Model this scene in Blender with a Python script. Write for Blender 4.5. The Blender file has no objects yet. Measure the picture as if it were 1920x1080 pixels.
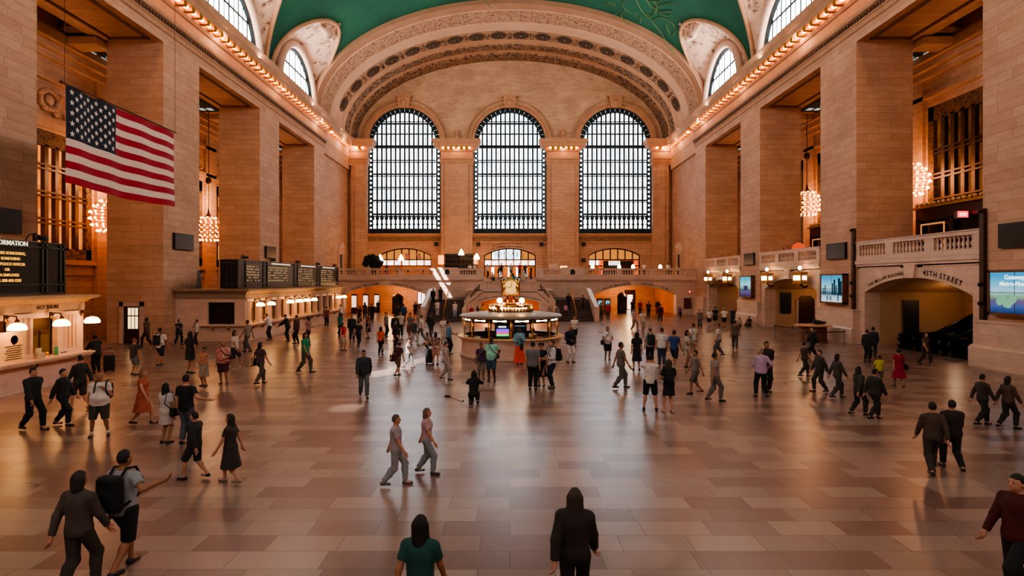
import bpy, math, random
import numpy as np
from mathutils import Vector, Matrix
random.seed(7); np.random.seed(7)
PI = math.pi
sc = bpy.context.scene
COL = sc.collection
F = 1100.0; CX = 956.0; CY = 527.0; CZ = 4.2     # focal length in px, vanishing point, eye height
W = 23.3                                          # half width of the hall

# ------------------------------------------------------------------ helpers
def lin(c):
    if isinstance(c, str):
        c = [int(c[i:i+2], 16)/255 for i in (0, 2, 4)]
    return tuple((v/12.92 if v <= .04045 else ((v+.055)/1.055)**2.4) for v in c)

class MB:
    def __init__(s): s.v = []; s.f = []; s.m = []; s.cur = 0
    def add(s, vs, fs):
        b = len(s.v); s.v.extend(tuple(map(float, v)) for v in vs)
        for f in fs: s.f.append(tuple(b+i for i in f)); s.m.append(s.cur)
        return s
    def mi(s, i): s.cur = i; return s
    def box(s, x0, x1, y0, y1, z0, z1):
        if x0 > x1: x0, x1 = x1, x0
        if y0 > y1: y0, y1 = y1, y0
        if z0 > z1: z0, z1 = z1, z0
        return s.add([(x0,y0,z0),(x1,y0,z0),(x1,y1,z0),(x0,y1,z0),(x0,y0,z1),(x1,y0,z1),(x1,y1,z1),(x0,y1,z1)],
              [(0,3,2,1),(4,5,6,7),(0,1,5,4),(1,2,6,5),(2,3,7,6),(3,0,4,7)])
    def quad(s, a, b, c, d): return s.add([a,b,c,d], [(0,1,2,3)])
    def prism(s, poly, fn, d0, d1):
        """polygon of (a,b) pairs pushed from d0 to d1; fn(a,b,d)->xyz"""
        n = len(poly)
        vs = [fn(a,b,d0) for a,b in poly]+[fn(a,b,d1) for a,b in poly]
        fs = [tuple(range(n))[::-1], tuple(range(n, 2*n))]
        fs += [(i,(i+1)%n,n+(i+1)%n,n+i) for i in range(n)]
        return s.add(vs, fs)
    def lathe(s, prof, c=(0,0,0), n=16, a0=0, a1=2*PI, sx=1, sy=1, cap=True):
        full = abs(a1-a0-2*PI) < 1e-6; m = n if full else n+1
        vs = []
        for r,z in prof:
            for i in range(m):
                a = a0+(a1-a0)*i/n
                vs.append((c[0]+r*sx*math.cos(a), c[1]+r*sy*math.sin(a), c[2]+z))
        fs = []
        for j in range(len(prof)-1):
            for i in range(n):
                k = (i+1)%m
                fs.append((j*m+i, j*m+k, (j+1)*m+k, (j+1)*m+i))
        if full and cap:
            if prof[0][0] > 1e-4: fs.append(tuple(range(m))[::-1])
            if prof[-1][0] > 1e-4: fs.append(tuple((len(prof)-1)*m+i for i in range(m)))
        return s.add(vs, fs)
    def tube(s, pts, r, n=8, cap=True):
        pts = [Vector(p) for p in pts]; vs = []; fs = []
        rs = r if isinstance(r, (list, tuple)) else [r]*len(pts)
        up = None
        for i, p in enumerate(pts):
            t = (pts[min(i+1, len(pts)-1)]-pts[max(i-1, 0)]).normalized()
            if up is None:
                up = Vector((0,0,1)) if abs(t.z) < .9 else Vector((1,0,0))
            a = t.cross(up)
            if a.length < 1e-5: a = t.cross(Vector((0,1,0)))
            a.normalize(); b = a.cross(t).normalized(); up = b
            for k in range(n):
                q = p+(a*math.cos(2*PI*k/n)+b*math.sin(2*PI*k/n))*rs[i]
                vs.append(tuple(q))
        for i in range(len(pts)-1):
            for k in range(n):
                fs.append((i*n+k, i*n+(k+1)%n, (i+1)*n+(k+1)%n, (i+1)*n+k))
        if cap:
            fs.append(tuple(range(n))[::-1]); fs.append(tuple((len(pts)-1)*n+k for k in range(n)))
        return s.add(vs, fs)
    def ball(s, c, r, n=10, m=6, sc_=(1,1,1)):
        prof = [(math.sin(PI*j/m), -math.cos(PI*j/m)) for j in range(m+1)]
        prof[0] = (1e-5, -1); prof[-1] = (1e-5, 1)
        vs = []
        for rr, z in prof:
            for i in range(n):
                a = 2*PI*i/n
                vs.append((c[0]+r*sc_[0]*rr*math.cos(a), c[1]+r*sc_[1]*rr*math.sin(a), c[2]+r*sc_[2]*z))
        fs = [(j*n+i, j*n+(i+1)%n, (j+1)*n+(i+1)%n, (j+1)*n+i) for j in range(m) for i in range(n)]
        return s.add(vs, fs)
    def grid(s, P):
        """2-D list of points"""
        R = len(P); C = len(P[0])
        vs = [p for r in P for p in r]
        return s.add(vs, [(i*C+j, i*C+j+1, (i+1)*C+j+1, (i+1)*C+j) for i in range(R-1) for j in range(C-1)])
    def sweep(s, path, prof, close=False):
        """profile of (offset to the left of travel, z) along a polyline of (x,y), mitred"""
        n = len(path); rows = []
        for i in range(n):
            p = Vector(path[i]); ns = []
            if i > 0: d = (p-Vector(path[i-1])).normalized(); ns.append(Vector((-d.y, d.x)))
            if i < n-1: d = (Vector(path[i+1])-p).normalized(); ns.append(Vector((-d.y, d.x)))
            if len(ns) == 2:
                m = (ns[0]+ns[1]); m = m/max(m.dot(ns[0]), .2)
            else: m = ns[0]
            rows.append([(p.x+m.x*o, p.y+m.y*o, z) for o, z in prof])
        return s.grid(rows)
    def mesh(s, name, mats, smooth=False, loc=(0,0,0)):
        me = bpy.data.meshes.new(name)
        l = loc
        me.from_pydata([(v[0]-l[0], v[1]-l[1], v[2]-l[2]) for v in s.v], [], s.f)
        mats = mats if isinstance(mats, (list, tuple)) else [mats]
        for m in mats: me.materials.append(m)
        if len(mats) > 1: me.polygons.foreach_set('material_index', s.m)
        if smooth:
            me.polygons.foreach_set('use_smooth', [True]*len(me.polygons))
        me.validate(); me.update()
        return me

def link(name, me, parent=None):
    o = bpy.data.objects.new(name, me); COL.objects.link(o)
    if parent: o.parent = parent
    return o
def wloc(o):
    l = Vector(o.location); p = o.parent
    while p: l += Vector(p.location); p = p.parent
    return l
def obj(name, mb, mats, parent=None, smooth=False, loc=None):
    """geometry in world coordinates (before any later move of the root)"""
    base = wloc(parent) if parent else Vector((0,0,0))
    l = Vector(loc) if loc else base
    me = mb.mesh(name, mats, smooth, l)
    o = link(name, me, parent)
    o.location = l-base
    return o
def struct(name, mb, mats, parent=None, smooth=False):
    o = obj(name, mb, mats, parent, smooth)
    if not parent: o['kind'] = 'structure'
    return o
def tag(o, label, cat, group=None, kind=None):
    o['label'] = label; o['category'] = cat
    if group: o['group'] = group
    if kind: o['kind'] = kind
    return o
def thing(name, label, cat, loc=(0,0,0), group=None):
    o = bpy.data.objects.new(name, None); COL.objects.link(o); o.location = loc
    o.empty_display_size = .1
    return tag(o, label, cat, group)
def dup(root, loc=None, label=None, group=None, rotz=None):
    r = root.copy(); COL.objects.link(r)
    if loc is not None: r.location = loc
    if rotz is not None: r.rotation_euler = (0,0,rotz)
    if label: r['label'] = label
    if group: r['group'] = group
    def rec(a, b):
        for ch in list(a.children):
            c = ch.copy(); COL.objects.link(c); c.parent = b; rec(ch, c)
    rec(root, r)
    return r
def autosmooth(o, ang=40):
    me = o.data
    me.polygons.foreach_set('use_smooth', [True]*len(me.polygons))
    me.set_sharp_from_angle(angle=math.radians(ang))
    return o
def floorpt(px, py):
    D = CZ*F/(py-CY); return ((px-CX)*D/F, D)
def pt(px, py, D): return ((px-CX)*D/F, D, CZ-(py-CY)*D/F)

# ------------------------------------------------------------------ materials
MATS = {}
def newmat(name):
    m = bpy.data.materials.new(name); m.use_nodes = True
    nt = m.node_tree; b = nt.nodes['Principled BSDF']
    return m, nt, b
def N(nt, t, **k):
    n = nt.nodes.new(t)
    for a, v in k.items():
        if a in n.inputs: n.inputs[a].default_value = v
        else: setattr(n, a, v)
    return n
def plain(name, col, rough=.6, metal=0., var=.12, scale=6., emis=None, es=0., spec=.5, bump=0.):
    if name in MATS: return MATS[name]
    m, nt, b = newmat(name); c = lin(col)
    b.inputs['Roughness'].default_value = rough; b.inputs['Metallic'].default_value = metal
    b.inputs['Specular IOR Level'].default_value = spec
    tc = N(nt, 'ShaderNodeTexCoord'); no = N(nt, 'ShaderNodeTexNoise', Scale=scale, Detail=3.)
    nt.links.new(tc.outputs['Object'], no.inputs['Vector'])
    r = N(nt, 'ShaderNodeValToRGB')
    r.color_ramp.elements[0].position = .3; r.color_ramp.elements[1].position = .7
    r.color_ramp.elements[0].color = (*[v*(1-var) for v in c], 1)
    r.color_ramp.elements[1].color = (*[min(1, v*(1+var)) for v in c], 1)
    nt.links.new(no.outputs['Fac'], r.inputs['Fac']); nt.links.new(r.outputs['Color'], b.inputs['Base Color'])
    if emis: b.inputs['Emission Color'].default_value = (*lin(emis), 1); b.inputs['Emission Strength'].default_value = es
    if bump:
        bp = N(nt, 'ShaderNodeBump', Strength=bump, Distance=.05)
        nt.links.new(no.outputs['Fac'], bp.inputs['Height']); nt.links.new(bp.outputs['Normal'], b.inputs['Normal'])
    MATS[name] = m; return m
def glow(name, col, s):
    if name in MATS: return MATS[name]
    m = bpy.data.materials.new(name); m.use_nodes = True; nt = m.node_tree; nt.nodes.clear()
    e = N(nt, 'ShaderNodeEmission', Color=(*lin(col), 1), Strength=s); o = N(nt, 'ShaderNodeOutputMaterial')
    nt.links.new(e.outputs[0], o.inputs[0]); MATS[name] = m; return m

def wallcoords(nt):
    """world position unrolled on the face: (along the wall, height)"""
    g = N(nt, 'ShaderNodeNewGeometry'); sp = N(nt, 'ShaderNodeSeparateXYZ'); sn = N(nt, 'ShaderNodeSeparateXYZ')
    nt.links.new(g.outputs['Position'], sp.inputs[0]); nt.links.new(g.outputs['True Normal'], sn.inputs[0])
    ax = N(nt, 'ShaderNodeMath', operation='ABSOLUTE'); nt.links.new(sn.outputs[0], ax.inputs[0])
    gx = N(nt, 'ShaderNodeMath', operation='GREATER_THAN'); gx.inputs[1].default_value = .5; nt.links.new(ax.outputs[0], gx.inputs[0])
    az = N(nt, 'ShaderNodeMath', operation='ABSOLUTE'); nt.links.new(sn.outputs[2], az.inputs[0])
    gz = N(nt, 'ShaderNodeMath', operation='GREATER_THAN'); gz.inputs[1].default_value = .7; nt.links.new(az.outputs[0], gz.inputs[0])
    c1 = N(nt, 'ShaderNodeCombineXYZ'); c2 = N(nt, 'ShaderNodeCombineXYZ'); c3 = N(nt, 'ShaderNodeCombineXYZ')
    L = nt.links.new
    L(sp.outputs[0], c1.inputs[0]); L(sp.outputs[2], c1.inputs[1])
    L(sp.outputs[1], c2.inputs[0]); L(sp.outputs[2], c2.inputs[1])
    L(sp.outputs[0], c3.inputs[0]); L(sp.outputs[1], c3.inputs[1])
    m1 = N(nt, 'ShaderNodeMix', data_type='VECTOR'); m2 = N(nt, 'ShaderNodeMix', data_type='VECTOR')
    L(gx.outputs[0], m1.inputs[0]); L(c1.outputs[0], m1.inputs[4]); L(c2.outputs[0], m1.inputs[5])
    L(gz.outputs[0], m2.inputs[0]); L(m1.outputs[1], m2.inputs[4]); L(c3.outputs[0], m2.inputs[5])
    return m2.outputs[1], g.outputs['Position']

def stone(name, ca, cb, mortar, bw=1.5, rh=.62, ms=.012, rough=.75, noise=.5, bias=0.):
    if name in MATS: return MATS[name]
    m, nt, b = newmat(name); L = nt.links.new
    vec, pos = wallcoords(nt)
    br = N(nt, 'ShaderNodeTexBrick'); br.offset = .5; br.squash = 1.35; br.squash_frequency = 3
    L(vec, br.inputs['Vector'])
    for k, v in (('Scale', 1.), ('Mortar Size', ms), ('Mortar Smooth', .2), ('Bias', bias), ('Brick Width', bw), ('Row Height', rh)):
        br.inputs[k].default_value = v
    br.inputs['Color1'].default_value = (*lin(ca), 1); br.inputs['Color2'].default_value = (*lin(cb), 1); br.inputs['Mortar'].default_value = (*lin(mortar), 1)
    n1 = N(nt, 'ShaderNodeTexNoise', Scale=.35, Detail=5., Roughness=.6); L(pos, n1.inputs['Vector'])
    mp = N(nt, 'ShaderNodeMapping'); mp.inputs['Scale'].default_value = (.8, .8, 3.); L(pos, mp.inputs['Vector'])
    n2 = N(nt, 'ShaderNodeTexNoise', Scale=1.3, Detail=6., Roughness=.65); L(mp.outputs[0], n2.inputs['Vector'])
    ad = N(nt, 'ShaderNodeMath', operation='ADD'); L(n1.outputs['Fac'], ad.inputs[0]); L(n2.outputs['Fac'], ad.inputs[1])
    mr = N(nt, 'ShaderNodeMapRange'); L(ad.outputs[0], mr.inputs[0])
    mr.inputs[1].default_value = .6; mr.inputs[2].default_value = 1.4; mr.inputs[3].default_value = 1-noise*.5; mr.inputs[4].default_value = 1+noise*.25
    mx = N(nt, 'ShaderNodeMix', data_type='RGBA', blend_type='MULTIPLY'); mx.inputs[0].default_value = 1
    L(br.outputs['Color'], mx.inputs[6]); L(mr.outputs[0], mx.inputs[7]); L(mx.outputs[2], b.inputs['Base Color'])
    b.inputs['Roughness'].default_value = rough
    bp = N(nt, 'ShaderNodeBump', Strength=.35, Distance=.02, invert=True); L(br.outputs['Fac'], bp.inputs['Height']); L(bp.outputs['Normal'], b.inputs['Normal'])
    MATS[name] = m; return m

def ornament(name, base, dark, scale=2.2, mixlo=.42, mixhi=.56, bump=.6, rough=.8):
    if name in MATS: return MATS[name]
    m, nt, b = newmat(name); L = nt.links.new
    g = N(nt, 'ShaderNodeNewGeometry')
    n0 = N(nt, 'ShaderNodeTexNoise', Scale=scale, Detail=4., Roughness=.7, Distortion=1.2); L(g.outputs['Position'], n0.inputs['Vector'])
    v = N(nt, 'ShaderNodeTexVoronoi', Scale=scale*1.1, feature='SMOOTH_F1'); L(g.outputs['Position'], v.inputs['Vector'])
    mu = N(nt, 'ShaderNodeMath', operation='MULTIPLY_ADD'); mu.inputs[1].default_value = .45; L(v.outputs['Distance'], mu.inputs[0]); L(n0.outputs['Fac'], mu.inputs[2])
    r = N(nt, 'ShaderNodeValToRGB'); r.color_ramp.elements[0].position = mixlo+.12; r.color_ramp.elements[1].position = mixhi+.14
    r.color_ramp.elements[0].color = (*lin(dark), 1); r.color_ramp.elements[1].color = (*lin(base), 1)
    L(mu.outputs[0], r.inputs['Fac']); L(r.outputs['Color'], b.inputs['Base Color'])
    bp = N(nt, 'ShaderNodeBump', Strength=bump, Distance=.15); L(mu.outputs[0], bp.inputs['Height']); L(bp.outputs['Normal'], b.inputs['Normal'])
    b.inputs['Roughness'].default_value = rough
    MATS[name] = m; return m

M_STONE = stone('ashlar_stone', 'd2a688', 'c6997a', '8f6c54', bw=1.6, rh=.47, ms=.009, noise=.5)
M_TYMP = stone('tympanum_marble', 'd0ac8c', 'c8a282', 'b08c6c', bw=2.6, rh=.8, ms=.003, noise=.8)
M_AISLE = stone('aisle_stone', 'c89e7c', 'ba906e', '7f5f48', bw=1.5, rh=.47, ms=.009, noise=.6)
M_MARBLE = stone('pale_marble', 'dcbca6', 'd0ae98', '9c7c66', bw=2.4, rh=1.6, ms=.004, rough=.35, noise=.6)
M_TRIM = plain('carved_trim_stone', 'bf9270', .75, var=.1, scale=1.5)
M_TRIMD = ornament('carved_band', 'a5805f', '5c432f', 5.5)
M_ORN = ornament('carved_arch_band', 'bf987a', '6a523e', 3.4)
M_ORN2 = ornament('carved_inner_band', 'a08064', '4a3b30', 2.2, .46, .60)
M_LUN = ornament('lunette_relief', 'd6b49c', '6e5040', 1.15, .38, .56, 1.)
M_ARCH = plain('arch_plaster', 'c49c7c', .8, var=.1, scale=.6)
M_ARCHD = plain('arch_edge_plaster', 'a87f62', .8, var=.1, scale=.6)
M_IRON = plain('dark_iron', '16272b', .5, .3, var=.2)
M_BRONZE = plain('dark_bronze', '4a3526', .45, .6, var=.2)
M_BLACK = plain('matt_black', '14181a', .5, var=.2)
M_GOLD = plain('polished_brass', 'd8a24c', .22, 1., var=.08)
M_OLDGOLD = plain('gilded_plaster', 'b8842f', .45, .7, var=.2)
M_WOODD = plain('dark_mahogany', '3a1512', .4, var=.25, scale=3)
M_WOOD = plain('brown_wood', '6b4129', .45, var=.25, scale=3)
M_STEEL = plain('brushed_steel', '8d8a86', .3, 1., var=.1)
M_BOARD = plain('board_panel', '11191b', .35, var=.15)
M_BFRAME = plain('board_frame', '4a4b42', .4, .5, var=.15)
M_TEXT = plain('incised_letter', '33241a', .8, var=.05)
M_CREAM = glow('lit_cream_letters', 'ffecc8', .75)
M_AMBER = glow('amber_segment_letters', 'ffb44a', .8)
M_BULB = glow('warm_bulb', 'ff9a48', 14.)
M_BULBC = glow('cornice_bulb', 'ff9c40', 11.)
M_LAMP = glow('lamp_shade_glow', 'ffb869', 16.)
M_TUBE = glow('white_tube', 'ffe2b0', 9.)
def mk_glass():
    m, nt, b = newmat('clear_glass'); b.inputs['Base Color'].default_value = (.9, .95, .92, 1); b.inputs['Roughness'].default_value = .03; b.inputs['Transmission Weight'].default_value = 1.; b.inputs['IOR'].default_value = 1.05; return m
M_GLASS = mk_glass()
M_GLOBE = glow('globe_glow', 'ffc078', 22.)

# floor: rows of Tennessee marble slabs
def mk_floor():
    m, nt, b = newmat('marble_floor'); L = nt.links.new
    g = N(nt, 'ShaderNodeNewGeometry')
    br = N(nt, 'ShaderNodeTexBrick'); br.offset = .42; br.offset_frequency = 2; br.squash = 1.25; br.squash_frequency = 3
    L(g.outputs['Position'], br.inputs['Vector'])
    for k, v in (('Scale', 1.), ('Mortar Size', .005), ('Mortar Smooth', .1), ('Bias', -.15), ('Brick Width', 1.12), ('Row Height', .57)):
        br.inputs[k].default_value = v
    br.inputs['Color1'].default_value = (0, 0, 0, 1); br.inputs['Color2'].default_value = (1, 1, 1, 1); br.inputs['Mortar'].default_value = (.5, .5, .5, 1)
    n = N(nt, 'ShaderNodeTexNoise', Scale=1.7, Detail=8., Roughness=.7, Distortion=.6); L(g.outputs['Position'], n.inputs['Vector'])
    r = N(nt, 'ShaderNodeValToRGB'); r.color_ramp.interpolation = 'LINEAR'
    e = r.color_ramp.elements; e[0].position = 0; e[0].color = (*lin('735850'), 1); e[1].position = 1; e[1].color = (*lin('a58b7f'), 1)
    for p, c in ((.2, '82645b'), (.42, '87746a'), (.6, '9a7c71'), (.8, '938073')):
        q = e.new(p); q.color = (*lin(c), 1)
    ma = N(nt, 'ShaderNodeMath', operation='MULTIPLY_ADD'); ma.inputs[1].default_value = .5; ma.inputs[2].default_value = -.25
    L(n.outputs['Fac'], ma.inputs[0])
    ad = N(nt, 'ShaderNodeMath', operation='ADD', use_clamp=True); L(br.outputs['Color'], ad.inputs[0]); L(ma.outputs[0], ad.inputs[1])
    L(ad.outputs[0], r.inputs['Fac'])
    mx = N(nt, 'ShaderNodeMix', data_type='RGBA'); L(br.outputs['Fac'], mx.inputs[0]); L(r.outputs['Color'], mx.inputs[6]); mx.inputs[7].default_value = (*lin('3f2f28'), 1)
    L(mx.outputs[2], b.inputs['Base Color'])
    n2 = N(nt, 'ShaderNodeTexNoise', Scale=.35, Detail=1.); L(g.outputs['Position'], n2.inputs['Vector'])
    mr = N(nt, 'ShaderNodeMapRange'); mr.inputs[3].default_value = .25; mr.inputs[4].default_value = .32; L(n2.outputs['Fac'], mr.inputs[0]); L(mr.outputs[0], b.inputs['Roughness'])
    b.inputs['Specular IOR Level'].default_value = .62
    return m
M_FLOOR = mk_floor()

def mk_green():
    m, nt, b = newmat('green_vault_paint'); L = nt.links.new
    g = N(nt, 'ShaderNodeNewGeometry')
    n = N(nt, 'ShaderNodeTexNoise', Scale=.16, Detail=6., Roughness=.6); L(g.outputs['Position'], n.inputs['Vector'])
    r = N(nt, 'ShaderNodeValToRGB'); e = r.color_ramp.elements
    e[0].position = .3; e[0].color = (*lin('0b4c3c'), 1); e[1].position = .75; e[1].color = (*lin('196a50'), 1)
    L(n.outputs['Fac'], r.inputs['Fac']); L(r.outputs['Color'], b.inputs['Base Color']); b.inputs['Roughness'].default_value = .9
    return m
M_GREEN = mk_green()

def mk_pane(name, ca, cb, s, sc=.25):
    m = bpy.data.materials.new(name); m.use_nodes = True; nt = m.node_tree; nt.nodes.clear(); L = nt.links.new
    g = N(nt, 'ShaderNodeNewGeometry'); n = N(nt, 'ShaderNodeTexNoise', Scale=sc, Detail=5., Roughness=.65); L(g.outputs['Position'], n.inputs['Vector'])
    r = N(nt, 'ShaderNodeValToRGB'); e = r.color_ramp.elements; e[0].position = .35; e[1].position = .6
    e[0].color = (*lin(ca), 1); e[1].color = (*lin(cb), 1); L(n.outputs['Fac'], r.inputs['Fac'])
    em = N(nt, 'ShaderNodeEmission', Strength=s); L(r.outputs['Color'], em.inputs['Color']); o = N(nt, 'ShaderNodeOutputMaterial'); L(em.outputs[0], o.inputs[0])
    return m
M_PANE = mk_pane('daylit_glass', 'b9d2da', 'f4fbff', 5.4)
M_PANEL = mk_pane('daylit_lunette_glass', 'e8eef0', 'fff4ec', 17.)
M_PANEW = mk_pane('daylit_rear_glass', 'dfe6ea', 'fff0e4', 3.)
M_TRIMB = ornament('bronze_scrollwork', '6a4a2e', '221811', 4.)

# ------------------------------------------------------------------ wall with holes
def holewall(mb, u0, u1, z0, z1, holes, place, th=None, top=None, n=16, rev=None):
    """holes: (ua, ub, zlo(u), zhi(u)); place(u,z,d)->xyz, d into the wall. rev: material index of the reveals"""
    us = {u0, u1}
    for ua, ub, lo, hi in holes:
        for i in range(n+1): us.add(ua+(ub-ua)*i/n)
    if top:
        for i in range(65): us.add(u0+(u1-u0)*i/64)
    us = sorted(us); us = [us[0]]+[b for a, b in zip(us, us[1:]) if b-a > 1e-6]
    tp = top or (lambda u: z1)
    for a, b in zip(us, us[1:]):
        mid = (a+b)/2
        hs = sorted([h for h in holes if h[0] < mid < h[1]], key=lambda h: h[2](mid))
        la, lb = z0, z0
        for h in hs:
            if h[2](mid) > z0+1e-4: mb.quad(place(a,la,0), place(b,lb,0), place(b,h[2](b),0), place(a,h[2](a),0))
            la, lb = h[3](a), h[3](b)
        mb.quad(place(a,la,0), place(b,lb,0), place(b,tp(b),0), place(a,tp(a),0))
    if th:
        old = mb.cur
        if rev is not None: mb.cur = rev
        for ua, ub, lo, hi in holes:
            q = [ua+(ub-ua)*i/n for i in range(n+1)]
            for a, b in zip(q, q[1:]):
                mb.quad(place(a,hi(a),0), place(b,hi(b),0), place(b,hi(b),th), place(a,hi(a),th))
                if lo(a) > z0+1e-4: mb.quad(place(a,lo(a),0), place(a,lo(a),th), place(b,lo(b),th), place(b,lo(b),0))
            for e in (ua, ub):
                mb.quad(place(e,lo(e),0), place(e,hi(e),0), place(e,hi(e),th), place(e,lo(e),th))
        mb.cur = old
def arc(c, hw, zs, rise, flat=None):
    """elliptical arch head"""
    return lambda u: zs+rise*math.sqrt(max(0, 1-((u-c)/hw)**2))
def segarc(c, hw, zs, rise):
    R = (hw*hw+rise*rise)/(2*rise)
    return lambda u: zs+rise-R+math.sqrt(max(0, R*R-(u-c)**2))
const = lambda v: (lambda u: v)

# ------------------------------------------------------------------ lettering
def text_mesh(s, size, bold=.006, extrude=.012):
    cu = bpy.data.curves.new('tmp', 'FONT'); cu.body = s; cu.size = size; cu.extrude = extrude; cu.resolution_u = 3; cu.offset = size*bold
    o = bpy.data.objects.new('tmp', cu); COL.objects.link(o); bpy.context.view_layer.update()
    me = bpy.data.meshes.new_from_object(o.evaluated_get(bpy.context.evaluated_depsgraph_get()))
    bpy.data.objects.remove(o); bpy.data.curves.remove(cu)
    vs = np.array([v.co[:] for v in me.vertices]).reshape(-1, 3); fs = [tuple(p.vertices) for p in me.polygons]
    bpy.data.meshes.remove(me)
    return vs, fs
_GL = {}
def glyph(c, size):
    k = (c, round(size, 3))
    if k not in _GL: _GL[k] = text_mesh(c, size, .018)
    return _GL[k]
def add_text(mb, s, size, org, ux, uz, align='C', un=None):
    vs, fs = text_mesh(s, size)
    if len(vs) == 0: return
    w = vs[:,0].max(); off = -w/2 if align == 'C' else (0 if align == 'L' else -w)
    un = Vector(ux).cross(Vector(uz)) if un is None else Vector(un)
    mb.add([tuple(Vector(org)+Vector(ux)*(v[0]+off)+Vector(uz)*v[1]+un*v[2]) for v in vs], fs)
def add_arc_text(mb, s, size, path, t0, place):
    """letters along a curve: path(t)->(u,z), t in metres; place(u,z,d)"""
    t = t0
    for c in s:
        if c == ' ': t += size*.38; continue
        vs, fs = glyph(c, size); w = vs[:,0].max()
        a = path(t); b = path(t+w); dx = b[0]-a[0]; dz = b[1]-a[1]; l = math.hypot(dx, dz) or 1; dx /= l; dz /= l
        mb.add([place(a[0]+dx*v[0]-dz*v[1], a[1]+dz*v[0]+dx*v[1], -abs(v[2])-.004) for v in vs], fs)
        t += w+size*.14
    return t
# ================================================================== SETTING
PIERS = [(24.25, 28.9), (39.45, 44.0), (54.65, 59.25)]
OPEN = [(28.9, 39.45), (44.0, 54.65), (59.25, 69.85)]
BAYC = [34.17, 49.33, 64.55]
YB = -11.0; DE = 86.0; DB = 73.65; DA = 69.6; ZO = 20.3; ZS = 24.7
XA = 30.0; WT = 3.8

mb = MB().box(-44, 44, YB, 104, -.3, 0); struct('floor', mb, M_FLOOR)

# ---- side walls: piers, beam over the openings, far solid stretch
for s, nm in ((-1, 'wall_left'), (1, 'wall_right')):
    mb = MB()
    mb.box(s*W, s*(W+WT), YB, 28.9, 0, ZO)
    for a, b in PIERS[1:]: mb.box(s*W, s*(W+WT), a, b, 0, ZO)
    mb.box(s*W, s*(W+WT), 69.85, DB, 0, ZO)
    mb.box(s*(W+.3), s*(W+WT), DB, DE+2, 0, ZO)
    mb.box(s*W, s*(W+WT), YB, DE+2, ZO, 24.75)
    struct(nm, mb, M_STONE)
    # aisle behind the piers
    mb = MB()
    ZG = 13.95 if s < 0 else 16.6
    holes = [(c-4.6, c+7.95, const(5.6), const(ZG)) for c in BAYC]
    holewall(mb, YB, DE+2, 0, 20.4, holes, lambda u, z, d: (s*(XA+d), u, z), .5)
    for k in (43.4, 58.6, 73.7):                                    # pilaster strips between the grilles
        mb.box(s*XA, s*(XA-.25), k-1.1, k+.9, 0, 19)
    for z0, z1, p in (((14.1, 14.5, .15), (14.5, 14.8, .25)) if s < 0 else ())+((17.2, 17.5, .25), (17.5, 18.6, .12), (18.6, 19.1, .4), (19.1, 19.6, .7), (19.6, 20.3, 1.0)):
        mb.box(s*XA, s*(XA-p), YB, DE, z0, z1)
    for z0, z1, p in ((5.3, 5.65, .2), (4.6, 4.75, .12)): mb.box(s*XA, s*(XA-p), YB, DE, z0, z1)
    struct('wall_aisle_'+('left' if s < 0 else 'right'), mb, M_AISLE)
    # aisle ceiling: skylights and cross beams
    mb = MB()
    mb.box(s*(W+WT), s*(XA+.6), YB, 38.4, 22.0, 22.2); mb.box(s*(W+WT), s*(XA+.6), 38.4, DE, 20.25, 20.45)
    for k in (24.5, 31.2): mb.box(s*(W+WT), s*XA, k-.5, k+.5, 20.9, 22.0)
    for k in (39.1, 57, 72): mb.box(s*(W+WT), s*XA, k-.7, k+.7, 19.75, 22.); mb.box(s*(W+WT), s*XA, k-.95, k+.95, 20.5, 20.75)
    mb.box(s*(W+WT), s*(W+WT+.5), YB, 38.4, 20.3, 22.0); mb.box(s*(XA-.5), s*XA, YB, 38.4, 20.3, 22.0)
    mb.mi(1); mb.box(s*(W+WT), s*XA, 38.36, 38.4, 20.8, 21.5)
    struct('ceiling_aisle_'+('left' if s < 0 else 'right'), mb, [M_AISLE, M_TRIMD])
    for i, c in enumerate((48.2, 64.5)):
        mb = MB(); mb.box(s*27.2, s*29.6, c-8, c+7, 20.1, 20.24); mb.mi(1)
        for a in range(3):
            for b in range(13):
                if (a*5+b*3) % 7 in (2, 5): continue
                x = 27.5+a*.72; y = c-7.7+b*1.12
                mb.box(s*x, s*(x+.46), y, y+.6, 20.06, 20.095)
        o = struct('window_skylight_%d' % (i+1+(2 if s > 0 else 0)), mb, [M_IRON, glow('skylight_pane', 'c8cfc0', .55)])
    # soffit panels under the beam of each opening
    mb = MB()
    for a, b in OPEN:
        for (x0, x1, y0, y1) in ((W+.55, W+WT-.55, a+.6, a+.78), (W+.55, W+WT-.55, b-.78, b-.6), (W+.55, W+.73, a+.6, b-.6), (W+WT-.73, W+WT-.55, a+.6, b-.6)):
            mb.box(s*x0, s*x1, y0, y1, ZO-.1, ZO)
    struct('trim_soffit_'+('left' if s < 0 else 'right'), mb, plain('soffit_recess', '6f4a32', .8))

# ---- entablature running round the hall, with the lamp cove
PROF = [(0,20.95),(.10,21.0),(.10,21.3),(.18,21.35),(.18,21.75),(.30,21.8),(.34,22.0),(.08,22.05),(.08,22.9),(.2,22.95),(.3,23.1),(.34,23.15),
        (.34,23.5),(.95,23.55),(1.0,23.7),(1.0,23.95),(1.12,24.1),(1.25,24.45),(1.25,24.6),(.05,24.75),(-.4,24.75)]
def entab(path, name):
    mb = MB().sweep(path, PROF)
    struct(name, mb, M_TRIM)
PX = [(-23.0,-20.75),(-9.95,-5.45),(5.45,9.95),(20.75,23.0)]; PD = 1.0
entab([(W, YB), (W, DB), (W+.3, DB), (W+.3, DE-PD), (20.75, DE-PD), (20.75, DE)], 'trim_entablature_right')
entab([(-20.75, DE), (-20.75, DE-PD), (-W-.3, DE-PD), (-W-.3, DB), (-W, DB), (-W, YB)], 'trim_entablature_left')
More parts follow.
